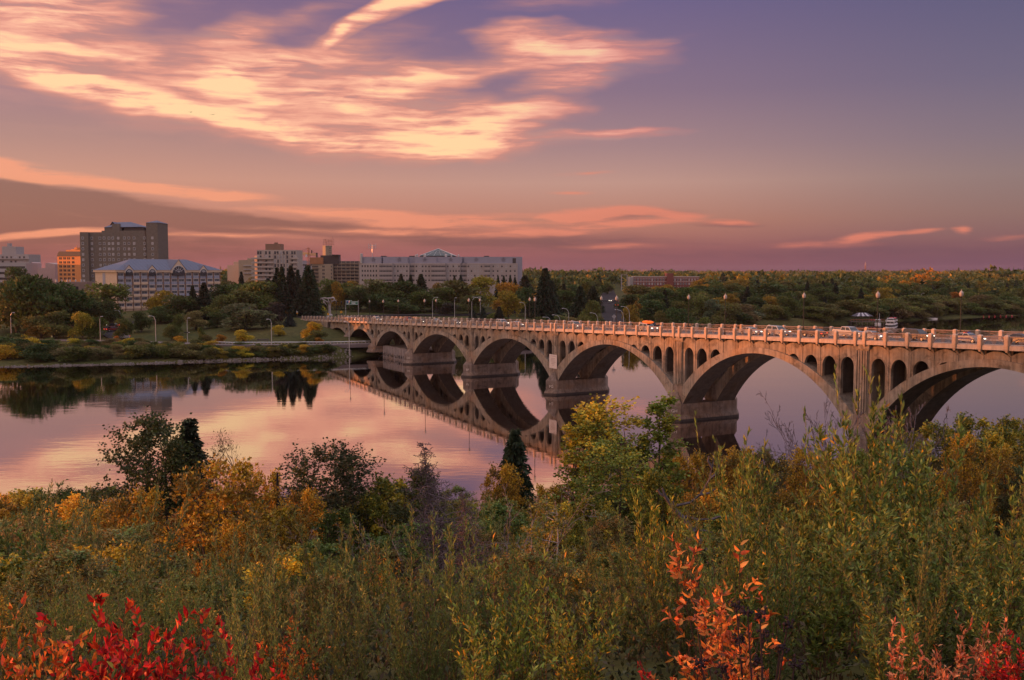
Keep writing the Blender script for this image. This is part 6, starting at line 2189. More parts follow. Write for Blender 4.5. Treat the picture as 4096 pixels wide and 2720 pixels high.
    o_ = Vector(s.location)
    mb, mp = MB(), MB()
    prev = None
    for q in range(10):
        u = 243.6 + 20.5 * q / 9
        p = bw(u, 2.2 + .1 * q, 0); p.z = max(gz(p.x, p.y), 3.6 + 2.2 * q / 9)
        p = p - o_
        mp.tube([p + Vector((0, 0, -.8)), p + Vector((0, 0, 1.6))], .07, 5)
        if prev is not None:
            for z in (.2, .45, .7, .95, 1.2):
                mb.tube([prev + Vector((0, 0, z)), p + Vector((0, 0, z))], .05, 4)
            for t in np.linspace(0, 1, 12)[1:-1]:
                a = prev.lerp(p, t); mb.tube([a + Vector((0, 0, .1)), a + Vector((0, 0, 1.25))], .035, 4)
        prev = p
    mb.build('mesh', material('fence_red', (.22, .04, .04), .8), s); mp.build('fence_posts', MATS['pale_concrete'], s)


def build_river_things():
    white = material('boat_white', (.62, .58, .58), .5); navy = material('hull_dark', (.03, .03, .035), .5); redc = material('canopy_red', (.45, .06, .07), .7)
    gl = MATS['window_glass']; iron = MATS['lamp_iron']; wood = material('jetty_wood', (.12, .09, .08), .85)
    # tour boat seen from the bow quarter
    p = PX(3576, 1302, 536)
    s = thing('tour_boat', 'white two-deck tour boat with red canopy moored at the far shore', 'boat', (p.x, 540, 0), R(-118))
    mb = MB(); L_ = 9.0
    hull = [(-L_, -2.6), (5.5, -2.6), (8.2, -1.6), (9.2, 0), (8.2, 1.6), (5.5, 2.6), (-L_, 2.6)]
    mb.prism(hull, -.4, .75); h = mb.build('hull', navy, s)
    mb = MB(); mb.prism([(x * .985, y * .985) for x, y in hull], .751, 1.5); mb.build('bulwark', white, s)
    mb = MB(); mb.box(-8.2, 5.0, -2.3, 2.3, 1.5, 3.7); mb.build('lower_cabin', white, s)
    for q in range(6):
        mb = MB(); x = -7.6 + 2.05 * q
        mb.box(x, x + 1.5, -2.36, -2.304, 2.2, 3.3); mb.box(x, x + 1.5, 2.304, 2.36, 2.2, 3.3); mb.build('window', gl, s)
    mb = MB(); mb.box(5.004, 5.05, -1.9, -.15, 2.1, 3.3); mb.box(5.004, 5.05, .15, 1.9, 2.1, 3.3); mb.build('window', gl, s)
    mb = MB(); mb.box(-8.6, 6.4, -2.55, 2.55, 3.704, 3.9); mb.build('upper_deck', white, s)
    mb = MB(); mb.box(1.2, 4.6, -1.7, 1.7, 3.904, 6.1); mb.box(.9, 5.1, -2.0, 2.0, 6.104, 6.25); wh = mb.build('wheelhouse', white, s)
    mb = MB(); mb.box(4.604, 4.65, -1.5, 1.5, 4.8, 5.8); mb.box(1.6, 4.3, -1.75, -1.704, 4.8, 5.8); mb.box(1.6, 4.3, 1.704, 1.75, 4.8, 5.8); mb.build('window', gl, wh)
    mb = MB()
    for x in np.linspace(-8.4, 6.2, 12):
        for y in (-2.45, 2.45):
            mb.tube([(x, y, 3.9), (x, y, 4.9)], .05, 4)
    for y in (-2.45, 2.45):
        mb.tube([(-8.4, y, 4.9), (6.2, y, 4.9)], .05, 4); mb.tube([(-8.4, y, 4.4), (6.2, y, 4.4)], .03, 4)
    for x in (6.2,):
        mb.tube([(x, -2.45, 4.9), (x, 2.45, 4.9)], .05, 4)
    mb.build('deck_rail', white, s)
    mb = MB(); mb.box(-8.2, .4, -2.2, 2.2, 5.9, 6.05); mb.prism([(-2.2, 0), (2.2, 0), (0, .5)], -8.2, .4, lambda x, y, z: (z, x, 6.052 + y)); cn = mb.build('canopy', redc, s)
    mb = MB()
    for x in (-8, -4, .2):
        for y in (-2.1, 2.1):
            mb.tube([(x, y, 3.9), (x, y, 5.9)], .05, 4)
    mb.build('canopy_frame', white, s)
    for y in (-1.3, 1.3):
        mb = MB(); mb.lathe([(.22, 6.25), (.2, 7.4), (.32, 7.5), (.3, 7.8), (.2, 7.8)], (2.0, y, 0), 8); mb.build('funnel', iron, s)
    s.scale = (.92, .92, .64)
    # jetty with small pavilion roof
    p = PX(3470, 1296, 552)
    s = thing('jetty', 'dark timber jetty on piles beside the tour boat', 'jetty', (p.x, 556, 0), R(0))
    mb = MB(); mb.box(-9, 10, -2.5, 3.5, 1.2, 1.5); mb.build('deck', wood, s)
    mb = MB()
    for x in np.linspace(-8.5, 9.5, 7):
        for y in (-2.2, 3.2):
            mb.tube([(x, y, -2), (x, y, 1.2)], .2, 6)
    mb.build('pile', wood, s)
    mb = MB()
    for x in np.linspace(-8.8, 9.8, 12):
        mb.tube([(x, -2.4, 1.5), (x, -2.4, 2.5)], .05, 4)
    mb.tube([(-8.8, -2.4, 2.5), (9.8, -2.4, 2.5)], .05, 4); mb.build('hand_rail', redc, s)
    s2 = thing('pavilion', 'small open pavilion with striped hipped roof on the jetty', 'pavilion', (p.x - 1.5, 556.6, 1.5))
    mb = MB()
    for x in (-3.5, 3.5):
        for y in (-1.6, 1.8):
            mb.tube([(x, y, 0), (x, y, 2.8)], .12, 6)
    mb.build('post', wood, s2)
    mb = MB()
    c = [(-5.4, -2.6, 2.8), (5.4, -2.6, 2.8), (5.4, 2.8, 2.8), (-5.4, 2.8, 2.8)]; a, b = (-2.6, 0, 4.7), (2.6, 0, 4.7)
    mb.mi = 0
    for f_ in ([c[0], c[1], b, a], [c[1], c[2], b], [c[2], c[3], a, b], [c[3], c[0], a]):
        mb.face(f_)
    mb.mi = 1
    for t in (.15, .42, .68):
        q = lambda u, v: Vector(c[0]).lerp(Vector(c[1]), u).lerp(Vector(a).lerp(Vector(b), u), v) + Vector((0, -.03, .03))
        mb.face([q(t, .02), q(t + .13, .02), q(t + .13, .95), q(t, .95)])
    mb.build('roof', [material('roof_dark', (.09, .08, .10), .7), material('roof_pale_stripe', (.42, .40, .44), .7)], s2)
    for k, x in enumerate((3.4, 5.0)):
        t = thing('deck_chair', 'red folding chair on the jetty, ' + ('nearer the pavilion' if k == 0 else 'nearer the boat'), 'chair', (p.x + x, 555.5, 1.5))
        mb = MB(); mb.box(-.4, .4, -.3, .3, .4, .46); mb.build('seat', redc, t)
        mb = MB(); mb.box(-.4, .4, .3, .36, .46, 1.1); mb.build('backrest', redc, t)
        for dx in (-.36, .36):
            mb = MB(); mb.box(dx - .04, dx + .04, -.3, -.22, 0, .4); mb.box(dx - .04, dx + .04, .22, .3, 0, .4); mb.build('leg', iron, t)
    # small covered launch between jetty and boat
    p = PX(3523, 1298, 545)
    s = thing('launch', 'small covered launch moored between the jetty and the tour boat', 'boat', (p.x, 549, 0), R(-95))
    mb = MB(); mb.prism([(-3, -1.1), (2, -1.1), (3.2, 0), (2, 1.1), (-3, 1.1)], -.2, .8); mb.build('hull', white, s)
    mb = MB(); mb.box(-2.4, 1.6, -1.1, 1.1, 2.6, 2.75); mb.build('roof', white, s)
    mb = MB()
    for x in (-2.2, 1.4):
        for y in (-1, 1):
            mb.tube([(x, y, .8), (x, y, 2.6)], .06, 4)
    mb.tube([(2.4, 0, .8), (2.4, 0, 6.2)], .08, 5)
    mb.build('frame', white, s)
    # floating platform with poles
    p = PX(3721, 1276, 610)
    s = thing('float_platform', 'pale floating platform with thin poles out on the calm water', 'pontoon', (p.x, 612, 0), R(4))
    mb = MB(); mb.box(-9, 9, -3, 3, -.2, .9); mb.build('hull', white, s)
    mb = MB(); mb.box(-9.1, 9.1, -3.1, 3.1, .92, 1.06); mb.build('deck', wood, s)
    mb = MB()
    for x in (-8.6, -5, -1, 3, 6, 8.6):
        mb.tube([(x, -2.8, 1.06), (x, -2.8, 2.2 if x not in (-5, 3, 8.6) else 9.5)], .09, 4)
    mb.tube([(-8.6, -2.8, 2.1), (8.6, -2.8, 2.1)], .05, 4)
    mb.build('pole', wood, s)
    s.scale = (.5, .6, .8)
    # buoy line
    rd = material('buoy_red', (.40, .06, .06), .5)
    for k, px in enumerate((3934, 3961, 3988, 4016, 4043, 4071)):
        p = PX(px, 1258, 640)
        s = thing('buoy', 'red buoy in the line of six off the far shore', 'buoy', (p.x, 640 + k * 1.5, 0), 0, 'buoys off the far shore')
        mb = MB(); mb.lathe([(.2, -.2), (.5, .1), (.52, .35), (.35, .6), (.15, .7)], n=8); mb.build('float', rd, s)
        mb = MB(); mb.lathe([(.08, .7), (.06, 1.1), (.12, 1.15), (.06, 1.25)], n=6); mb.build('top_mark', rd, s)
    # a marker post in the water behind the bridge
    p = PX(2491, 1462, 330)
    s = tag(MB().build('water_marker', iron), 'thin dark marker post standing in the water under the arch', 'post')
    mb = MB(); mb.tube([(0, 0, -2), (0, 0, 2.2)], .14, 6); mb.box(-.3, .3, -.05, .05, 1.7, 2.3)
    s.data = mb.mesh('water_marker', iron); s.location = (p.x, 330, 0)
    # two small birds high over the river
    for k, (px, py) in enumerate(((763, 449), (851, 459))):
        p = PX(px, py, 160)
        s = thing('bird', 'tiny dark bird gliding under the bright cloud, ' + ('the left one' if k == 0 else 'the right one'), 'bird', p, R(70 + 20 * k))
        mb = MB(); mb.tube([(-.22, 0, 0), (-.1, 0, .02), (.08, 0, .02), (.2, 0, .03), (.27, 0, .03)], [.02, .06, .07, .05, .01], 6)
        for s_ in (-1, 1):
            mb.hexa([(-.08, s_ * .04, 0), (.1, s_ * .04, 0), (.04, s_ * .45, .12), (-.06, s_ * .45, .12), (-.08, s_ * .04, .03), (.1, s_ * .04, .03), (.04, s_ * .45, .14), (-.06, s_ * .45, .14)])
            mb.hexa([(-.06, s_ * .45, .12), (.04, s_ * .45, .12), (-.1, s_ * .75, .04), (-.14, s_ * .75, .04), (-.06, s_ * .45, .14), (.04, s_ * .45, .14), (-.1, s_ * .75, .05), (-.14, s_ * .75, .05)])
        mb.build('body', iron, s)
        s.scale = (.62, .62, .62)


# ------------------------------------------------------------------ the thicket on the near bank
def woody(seed, H, Rad, stems, lev=2, nchild=(12,), clen=.3, cang=45, tilt=25, up=.35, leaf=(.07, .016), per_m=18, cols=((.06, .07, .03),), wts=None, shape='card', bark=None, rad=.02,
          leaf_ang=35, jitter=.18, start=.25, wob=.12, taper=.5, leafy=1.0, base=.12, sides=4, droop=.25, along=True, cone=False, rmin=.0015, name='leaves'):
    """Stems, side shoots and leaves of a shrub or small tree, real size, standing on z = 0."""
    rng = np.random.default_rng(seed)
    mb = MB()
    LP, LD = [], []

    def put_leaves(pts, t0, dens):
        seg = np.linalg.norm(np.diff(pts, axis=0), axis=1); tot = seg.sum()
        n = int(tot * (1 - t0) * dens + rng.random())
        if n <= 0:
            return
        s = np.sort(t0 + (1 - t0) * rng.random(n)) * tot
        cum = np.concatenate([[0], np.cumsum(seg)])
        k = np.clip(np.searchsorted(cum, s) - 1, 0, len(seg) - 1)
        f = (s - cum[k]) / np.maximum(seg[k], 1e-9)
        P = pts[k] + (pts[k + 1] - pts[k]) * f[:, None]
        d = (pts[k + 1] - pts[k]) / np.maximum(seg[k], 1e-9)[:, None]
        q = rng.normal(size=(n, 3)); q -= d * (q * d).sum(1, keepdims=True); q /= np.linalg.norm(q, axis=1, keepdims=True) + 1e-9
        a = np.radians(leaf_ang * rng.uniform(.5, 1.5, n))[:, None]
        LP.append(P); LD.append(d * np.cos(a) + q * np.sin(a) + [0, 0, .12])

    def grow(p, d, length, r, level):
        n = 7 if level == 0 else 5
        pts = [np.array(p)]
        for k in range(n):
            d = d + rng.normal(0, wob, 3) * (1.0 if level else .6) + np.array([0, 0, up]) * (.30 if level else .12)
            d = d / np.linalg.norm(d)
            pts.append(pts[-1] + d * length / n)
        pts = np.array(pts)
        rr = [max(r * (1 - .85 * k / n), rmin) for k in range(n + 1)]
        mb.tube(pts, rr, sides if level == 0 else 3, cap=False)
        if level >= lev - 1 or (along and level >= lev - 2):
            put_leaves(pts, .08 if level else max(start, .3), per_m * leafy * (1 if level >= lev - 1 else .6))
        if level < lev - 1:
            m = nchild[min(level, len(nchild) - 1)]
            for k in range(m):
                t = start + (1 - start) * (k + rng.random()) / m
                i = min(int(t * n), n - 1); f = t * n - i
                q = pts[i] + (pts[i + 1] - pts[i]) * f
                dd = (pts[i + 1] - pts[i]); dd = dd / np.linalg.norm(dd)
                o = rng.normal(size=3); o -= dd * (o @ dd); o /= np.linalg.norm(o)
                a = math.radians(cang * rng.uniform(.6, 1.3))
                ln = length * clen * rng.uniform(.6, 1.25) * ((1 - t * .9) * 1.4 if cone else (1 - taper * t))
                grow(q, dd * math.cos(a) + o * math.sin(a), ln, rr[i] * .55, level + 1)
    for s in range(stems):
        a = 2 * math.pi * (s + rng.random() * .8) / stems
        tl = math.radians(tilt * rng.uniform(.1, 1.1)) if stems > 1 else math.radians(tilt * .2)
        rb = Rad * base * math.sqrt(rng.random()) * (1 if stems > 1 else 0)
        L_ = H * rng.uniform(.68, 1.02) / max(math.cos(tl), .5) if stems > 1 else H
        grow((rb * math.cos(a), rb * math.sin(a), -.25), np.array([math.sin(tl) * math.cos(a), math.sin(tl) * math.sin(a), math.cos(tl)]), L_, rad * rng.uniform(.7, 1.1), 0)
    tw = mb.mesh('stems', bark or TWIG)
    if not LP or leafy <= 0:
        return None, tw
    P = np.concatenate(LP); D = np.concatenate(LD); n = len(P)
    tint = palette(rng, n, cols, jitter, wts)
    me = leaf_mesh(name, P, D, leaf[0] * rng.uniform(.65, 1.25, n), leaf[1] * rng.uniform(.7, 1.2, n), tint, LEAF_OWN, rng, shape, droop)
    return me, tw


def lobed(seed, H, W, lobes=22, twigs=26, per=14, leaf=(.12, .09), cols=((.05, .06, .02),), wts=None, zlo=.18, prof=None, lobe_r=(.13, .2), stems=1, bark=None, rad=.10, jitter=.2, lift=.35, leafy=1.0, clump=1.0, name='leaves'):
    """A tree or bush with a crown of separate leafy boughs: real size, standing on z = 0. prof: (height, radius) pairs, both 0 to 1."""
    rng = np.random.default_rng(seed)
    prof = prof or [(0, .35), (.25, .85), (.5, 1.0), (.75, .75), (.92, .4), (1, .12)]
    pz, pr = zip(*prof)
    mb = MB()
    LP, LD, LC = [], [], []
    base = [np.array([rng.normal(0, .03 * W * (stems > 1)), rng.normal(0, .03 * W * (stems > 1)), -.2]) for _ in range(stems)]
    tops = []
    for s in range(stems):
        a = 2 * math.pi * s / stems + rng.random()
        off = W * (.16 if stems > 1 else .02)
        t = np.array([off * math.cos(a), off * math.sin(a), H * rng.uniform(.72, .9)])
        mid = base[s] * .5 + t * .5 + rng.normal(0, .03 * H, 3) * [1, 1, 0]
        pts = [base[s] + (t - base[s]) * f + (mid - (base[s] + t) / 2) * 4 * f * (1 - f) for f in np.linspace(0, 1, 8)]
        tops.append(pts)
        mb.tube(pts, [rad * (1 - .85 * f) for f in np.linspace(0, 1, 8)], 6, cap=False)
    for k in range(lobes):
        zc = zlo + (1 - zlo) * ((k + .5) / lobes) * .95
        R_ = W / 2 * np.interp(zc, pz, pr)
        lr = min(W, H * .8) * rng.uniform(*lobe_r) * (.65 + .35 * np.interp(zc, pz, pr))
        a = 2.399 * k + rng.normal(0, .35)
        rr_ = max(R_ - lr * .7, 0) * math.sqrt(rng.uniform(.25, 1.0))
        c = np.array([rr_ * math.cos(a), rr_ * math.sin(a), zc * H - lr * .4])
        tr = tops[int(rng.integers(stems))]
        zi = max(.06, min(.95, (c[2] / H - lift * rng.uniform(.5, 1.0) * rr_ / (W / 2)) / .85))
        i = min(int(zi * 7), 6); p0 = tr[i] + (tr[i + 1] - tr[i]) * (zi * 7 - i)
        bow = (p0 + c) / 2 + np.array([0, 0, -.06 * np.linalg.norm(c - p0)]) + rng.normal(0, .04 * W, 3) * .5
        mb.tube([p0, bow, c], [max(rad * .32, .006), max(rad * .2, .005), max(rad * .08, .003)], 4, cap=False)
        shade = 1 + rng.normal(0, .10)
        ci = rng.choice(len(cols), p=None if wts is None else np.array(wts) / np.sum(wts))
        for q in range(twigs):
            d = rng.normal(size=3); d /= np.linalg.norm(d)
            if rng.random() < .6:
                d[2] = abs(d[2])
            ln = lr * rng.uniform(.6, 1.15)
            st = c + d * ln * .1 + (p0 - c) * rng.random() * .35
            e = st + d * ln + np.array([0, 0, .12 * ln])
            m_ = (st + e) / 2 + rng.normal(0, .08 * ln, 3)
            mb.tube([st, m_, e], [max(rad * .05, .004), .003, .0015], 3, cap=False)
            n = int(per * rng.uniform(.6, 1.3) * leafy)
            if n < 1:
                continue
            f = (.15 + .85 * rng.random(n))[:, None]
            P = st * (1 - f) ** 2 + 2 * m_ * f * (1 - f) + e * f ** 2 + rng.normal(0, leaf[0] * .45 * clump, (n, 3))
            LP.append(P); LD.append(d * .6 + rng.normal(0, .75, (n, 3)) + [0, 0, .1])
            cc_ = np.where(rng.random(n)[:, None] < .6, np.array(cols[ci])[None], np.array(cols)[rng.choice(len(cols), n, p=None if wts is None else np.array(wts) / np.sum(wts))])
            LC.append(cc_ * shade)
    tw = mb.mesh('stems', bark or BARK)
    if not LP:
        return None, tw
    P = np.concatenate(LP); D = np.concatenate(LD); T_ = np.concatenate(LC); n = len(P)
    T_ = T_ * (1 + rng.normal(0, jitter, (n, 1))).clip(.4, 1.8) * (1 + rng.normal(0, .05, (n, 3)))
    return leaf_mesh(name, P, D, leaf[0] * rng.uniform(.65, 1.3, n), leaf[1] * rng.uniform(.7, 1.2, n), T_, LEAF_OWN, rng, 'card'), tw


def extent(me):
    co = np.empty(len(me.vertices) * 3); me.vertices.foreach_get('co', co); co = co.reshape(-1, 3)
    return np.percentile(co[:, 2], 99.7), (np.percentile(np.hypot(co[:, 0], co[:, 1]), 96))


def shrub(proto, px, ytop, wpx, D, name, label, cat, group=None, rotz=None, parts=('leaves', 'stems'), dz=0.0, widen=1.0, lo=.72):
    me, tw = proto
    p = PX(px, ytop, D)
    g = gz(p.x, D) + dz
    h0, r0 = extent(me if me is not None else tw)
    h = max(p.z - g, .4)
    sz = h / h0; sx = min(max((wpx * D / F / 2) / r0 * widen, lo * sz), 1.5 * sz)
    o = thing(name, label, cat, (p.x, D, g), _tr.uniform(0, 6.28) if rotz is None else rotz, group)
    if me is not None:
        place(parts[0], me, o, (0, 0, 0), (0, 0, 0), (sx, sx, sz))
    place(parts[1], tw, o, (0, 0, 0), (0, 0, 0), (sx, sx, sz))
    return o


GW = ((.105, .125, .066), (.135, .15, .075), (.085, .105, .05), (.20, .17, .055))
WG = ((.091, .119, .042), (.119, .147, .048), (.070, .095, .034), (.280, .196, .042))        
RO = ((.070, .092, .031), (.091, .109, .036), (.266, .168, .031))                           
OR = ((.30, .150, .024), (.21, .118, .028), (.37, .215, .028), (.125, .09, .03))
YG = ((.26, .19, .028), (.13, .13, .030), (.085, .10, .028), (.33, .23, .03))             # yellow green
BR = ((.119, .087, .050), (.154, .105, .049), (.091, .077, .042))
RED = ((.492, .021, .021), (.377, .011, .025), (.492, .061, .021), (.443, .025, .026), (.213, .010, .018))
ORED = ((.508, .115, .029), (.476, .066, .029), (.410, .164, .041), (.508, .180, .041), (.074, .082, .029))
CORAL = ((.476, .123, .041), (.541, .172, .057), (.394, .070, .029), (.476, .205, .066), (.246, .057, .029))


def build_near_thicket():
    S = shrub
    # --- trees along the water, near bank ---------------------------------------------------
    BUSHP = [(0, .55), (.2, .95), (.5, 1.0), (.8, .72), (1, .2)]
    cott = lambda seed, cols, H=9, W=7, **k: lobed(seed, H, W, **{**dict(lobes=30, twigs=24, per=15, leaf=(.15, .12), cols=cols, rad=.11, stems=2), **k})
    DK = ((.042, .052, .024), (.056, .064, .028), (.032, .042, .020))
    S(cott(101, DK, W=8.5, lobes=36), 610, 1662, 520, 62, 'cottonwood_tree', 'dark spreading cottonwood with open leafy branches against the pink water', 'tree')
    S(cott(102, DK, stems=1, W=4.5), 690, 1760, 200, 60, 'cottonwood_tree', 'smaller dark leafy tree standing in front of the spreading cottonwood', 'tree')
    S((spruce_crown(61)[0], spruce_crown(61)[1]), 756, 1683, 300, 64, 'spruce_tree', 'dark conical tree right behind the spreading cottonwood', 'tree', parts=('crown', 'trunk'), lo=.1)
    S(cott(103, ((.12, .075, .055), (.15, .09, .05), (.09, .06, .045)), W=6, per=4, leaf=(.11, .07), lobes=26, twigs=22), 890, 1722, 210, 61, 'birch_tree', 'thin brownish tree losing its leaves beside the dark conical tree', 'tree')
    orange = lobed(111, 4.5, 5.2, lobes=34, twigs=22, per=15, leaf=(.12, .075), cols=OR, rad=.04, stems=6, zlo=.05, prof=BUSHP, lobe_r=(.12, .19))
    S(orange, 880, 1855, 560, 46, 'rusty_shrub', 'large rusty orange shrub in the middle of the left thicket', 'shrub')
    S(orange, 1050, 1895, 260, 52, 'rusty_shrub', 'rusty brown shrub left of the broken black snag', 'shrub')
    S(orange, 560, 1965, 300, 48, 'rusty_shrub', 'low golden shrub at the foot of the spreading cottonwood', 'shrub')
    S(orange, 960, 2080, 330, 40, 'rusty_shrub', 'low orange-brown shrub below the large rusty one', 'shrub')
    # broken black snag
    p = PX(1110, 1890, 52); g = gz(p.x, 52)
    s = thing('tree_snag', 'broken black tree trunk standing bare above the thicket', 'dead tree', (p.x, 52, g))
    h = p.z - g
    mb = MB(); mb.tube([(0, 0, -.2), (.03, 0, h * .4), (-.02, 0, h * .8), (0, 0, h)], [.13, .11, .085, .05], 7); mb.build('trunk', material('char_bark', (.025, .02, .02), .95, noise=(8, .3)), s)
    for z, a, L_ in ((.97, .4, 1.1), (.86, -.5, .9), (.75, .2, .8), (.9, 2.6, .3)):
        mb = MB(); mb.tube([(0, 0, h * z), (L_ * .5 * math.cos(a), .1, h * z + .1), (L_ * math.cos(a), .15, h * z - .2)], [.03, .02, .008], 4); mb.build('branch', MATS['char_bark'], s)
    S(cott(104, ((.040, .045, .022), (.055, .058, .026), (.030, .034, .018)), W=7.5, lobes=36, per=17, prof=[(0, .2), (.3, .8), (.6, 1), (.85, .8), (1, .35)]), 1325, 1772, 420, 60, 'cottonwood_tree', 'airy green tree standing against the pink water left of centre', 'tree')
    S(cott(112, ((.055, .075, .022), (.07, .085, .024)), H=6, W=6, stems=4, zlo=.05, prof=BUSHP), 1340, 2040, 260, 50, 'green_shrub', 'fresh green shrub at the foot of the airy tree', 'shrub')
    yell = lobed(121, 4.5, 5.0, lobes=32, twigs=22, per=14, leaf=(.13, .10), cols=YG, rad=.04, stems=6, zlo=.05, prof=BUSHP, lobe_r=(.12, .19))
    S(yell, 1570, 1930, 250, 66, 'yellow_shrub', 'yellow-green shrub at the water between the airy tree and the grey dead spruce', 'shrub')
    S(yell, 1480, 1990, 200, 60, 'yellow_shrub', 'low yellowing shrub right of the airy tree', 'shrub')
    S(yell, 1560, 1912, 340, 62, 'yellow_shrub', 'broad gold-green tree-like shrub right of the airy tree', 'shrub')
    S(cott(105, DK + ((.07, .07, .03),), W=6), 1680, 1872, 260, 58, 'cottonwood_tree', 'dark olive tree close at the left of the tall dead spruce', 'tree')
    S(orange, 1215, 1960, 240, 56, 'rusty_shrub', 'olive rusty shrub between the snag and the airy tree', 'shrub')
    S(cott(106, ((.055, .07, .024), (.08, .09, .03)), H=6, W=7, zlo=.05, prof=BUSHP, stems=4), 200, 1985, 380, 62, 'green_shrub', 'rounded green tree-like shrub at the water left of the cottonwood', 'shrub')
    # grey dead spruce
    dead = woody(131, 9, 3, 1, lev=3, nchild=(120, 13), clen=.36, cang=92, tilt=0, up=-.14, leafy=0, bark=material('dead_twigs', (.11, .082, .09), .95), rmin=.016, rad=.13, start=.05, wob=.12, cone=True, sides=6)
    S(dead, 1800, 1778, 420, 46, 'dead_spruce', 'tall dead grey spruce with drooping bare twigs', 'dead tree', parts=('leaves', 'branches'))
    S(dead, 1900, 1960, 300, 43, 'dead_spruce', 'shorter dead grey spruce leaning beside the tall one', 'dead tree', parts=('leaves', 'branches'))
    sp = spruce_crown(62, slim=.8)
    o = S(sp, 2060, 1722, 240, 72, 'spruce_tree', 'small dark green spruce alone in front of the bridge reflection', 'tree', parts=('crown', 'trunk'), lo=.1)
    for c in o.children:
        c.color = (.026, .036, .026, 1)
    for o in list(C.objects):
        if o.parent and o.parent.name.startswith('spruce_tree') and o.parent.get('label', '').startswith('dark conical'):
            o.color = (.022, .024, .018, 1)
    S(orange, 2010, 1862, 230, 66, 'rusty_shrub', 'brownish orange shrub behind the bare leaning tree', 'shrub')
    S(yell, 1960, 2010, 200, 58, 'yellow_shrub', 'yellow-green shrub behind the dead spruces', 'shrub')
    S(orange, 2200, 1940, 260, 64, 'rusty_shrub', 'olive orange shrub left of the yellow poplar', 'shrub')
    # leaning bare grey tree
    bare = woody(141, 5, 2, 5, lev=4, nchild=(7, 5, 4), clen=.42, cang=42, tilt=48, up=.10, leafy=0, bark=GREYBARK, rmin=.008, rad=.055, start=.3, wob=.16, sides=5)
    S(bare, 2060, 1850, 420, 42, 'bare_tree', 'bare grey tree with branches leaning out over the thicket', 'dead tree', parts=('leaves', 'branches'))
    S(bare, 1690, 2050, 300, 34, 'bare_tree', 'bare pale-stemmed shrub at the foot of the dead spruce', 'dead tree', parts=('leaves', 'branches'))
    S(bare, 1380, 2130, 240, 38, 'bare_tree', 'bare grey stems below the airy green tree', 'dead tree', parts=('leaves', 'branches'))
    # birches with white stems
    bi = lobed(151, 5, 3.4, lobes=13, twigs=18, per=12, leaf=(.10, .08), cols=((.28, .19, .03), (.20, .15, .03), (.10, .10, .03)), bark=PALEBARK, rad=.06, stems=3, zlo=.2)
    S(bi, 2180, 2000, 300, 36, 'birch_tree', 'young white-stemmed birch with yellow leaves in the middle of the thicket', 'tree')
    # the poplars in front of the bridge
    POPP = [(0, .4), (.25, .9), (.5, 1.0), (.75, .8), (.92, .55), (1, .25)]
    pop = lambda seed, cols, w=None, W=5.5, **k: lobed(seed, 11, W, **{**dict(lobes=34, twigs=22, per=11, leaf=(.17, .15), cols=cols, wts=w, rad=.10, stems=3, zlo=.08, prof=POPP, lobe_r=(.13, .2)), **k})
    S(pop(161, ((.42, .29, .035), (.33, .25, .035), (.15, .16, .04), (.10, .13, .035)), (5, 4, 2.5, 2)), 2425, 1598, 420, 66, 'poplar_tree', 'tall poplar turning yellow in front of the bridge pier', 'tree')
    S(pop(162, ((.14, .17, .035), (.11, .13, .03), (.26, .22, .03)), (4, 4, 1), W=3.2, stems=1, lobes=26), 2645, 1590, 230, 67, 'poplar_tree', 'slim green poplar right of the yellow one', 'tree')
    S(pop(163, ((.15, .18, .04), (.10, .13, .03), (.26, .22, .035)), (4, 3, 2), W=8), 2440, 1745, 600, 60, 'poplar_tree', 'broad green poplar clump at the foot of the yellow poplar', 'tree')
    S(pop(164, ((.40, .28, .035), (.24, .22, .04), (.12, .14, .035)), W=3.4, stems=1, lobes=26), 2325, 1660, 260, 65, 'poplar_tree', 'leaning yellow-green poplar left of the tall yellow one', 'tree')
    S(yell, 2620, 1880, 240, 58, 'yellow_shrub', 'green-gold shrub under the slim green poplar', 'shrub')
    S(yell, 2370, 1990, 260, 52, 'yellow_shrub', 'yellow-green shrub below the broad poplar clump', 'shrub')
    S(orange, 2760, 1812, 340, 70, 'rusty_shrub', 'orange tree-like shrub right of the poplars', 'shrub')
    S(orange, 2960, 1800, 320, 74, 'rusty_shrub', 'golden orange shrub behind the tall willow shoots', 'shrub')
    S(orange, 2850, 1950, 360, 56, 'rusty_shrub', 'darker orange shrub behind the fallen grey trunk', 'shrub')
    # fallen forked trunk
    D = 26.0
    q = lambda x, y, d=D: Vector(PX(x, y, d))
    s = thing('leaning_trunk', 'weathered grey forked trunk leaning out of the thicket', 'dead tree', (0, 0, 0))
    pts = [q(2870, 2360, 26), q(2840, 2240), q(2780, 2140), q(2740, 2080), q(2690, 2030), q(2660, 1985), q(2648, 1952)]
    mb = MB(); mb.tube(pts, [.11, .10, .085, .07, .055, .045, .02], 7); mb.build('trunk', material('ashen_bark', (.10, .082, .09), .95, noise=(9, .5)), s)
    for pts in ([q(2705, 2022), q(2760, 2010), q(2800, 1978), q(2836, 1920), q(2850, 1860), q(2856, 1815)], [q(2742, 2065), q(2790, 2078), q(2850, 2076)], [q(2790, 2078), q(2784, 2110), q(2775, 2125)], [q(2838, 1915), q(2870, 1890), q(2878, 1850)], [q(2760, 2130), q(2810, 2120), q(2850, 2130)], [q(2660, 1985), q(2640, 1975), q(2630, 1958)], [q(2700, 2040), q(2690, 2000), q(2700, 1975)], [q(2848, 1870), q(2832, 1845), q(2835, 1825)], [q(2800, 1978), q(2835, 1972), q(2862, 1955)], [q(2800, 2160), q(2770, 2165), q(2745, 2150)], [q(2850, 2076), q(2875, 2066), q(2890, 2070)]):
        mb = MB(); mb.tube(pts, [.042 - .034 * k / len(pts) for k in range(len(pts))], 5); mb.build('branch', MATS['ashen_bark'], s)
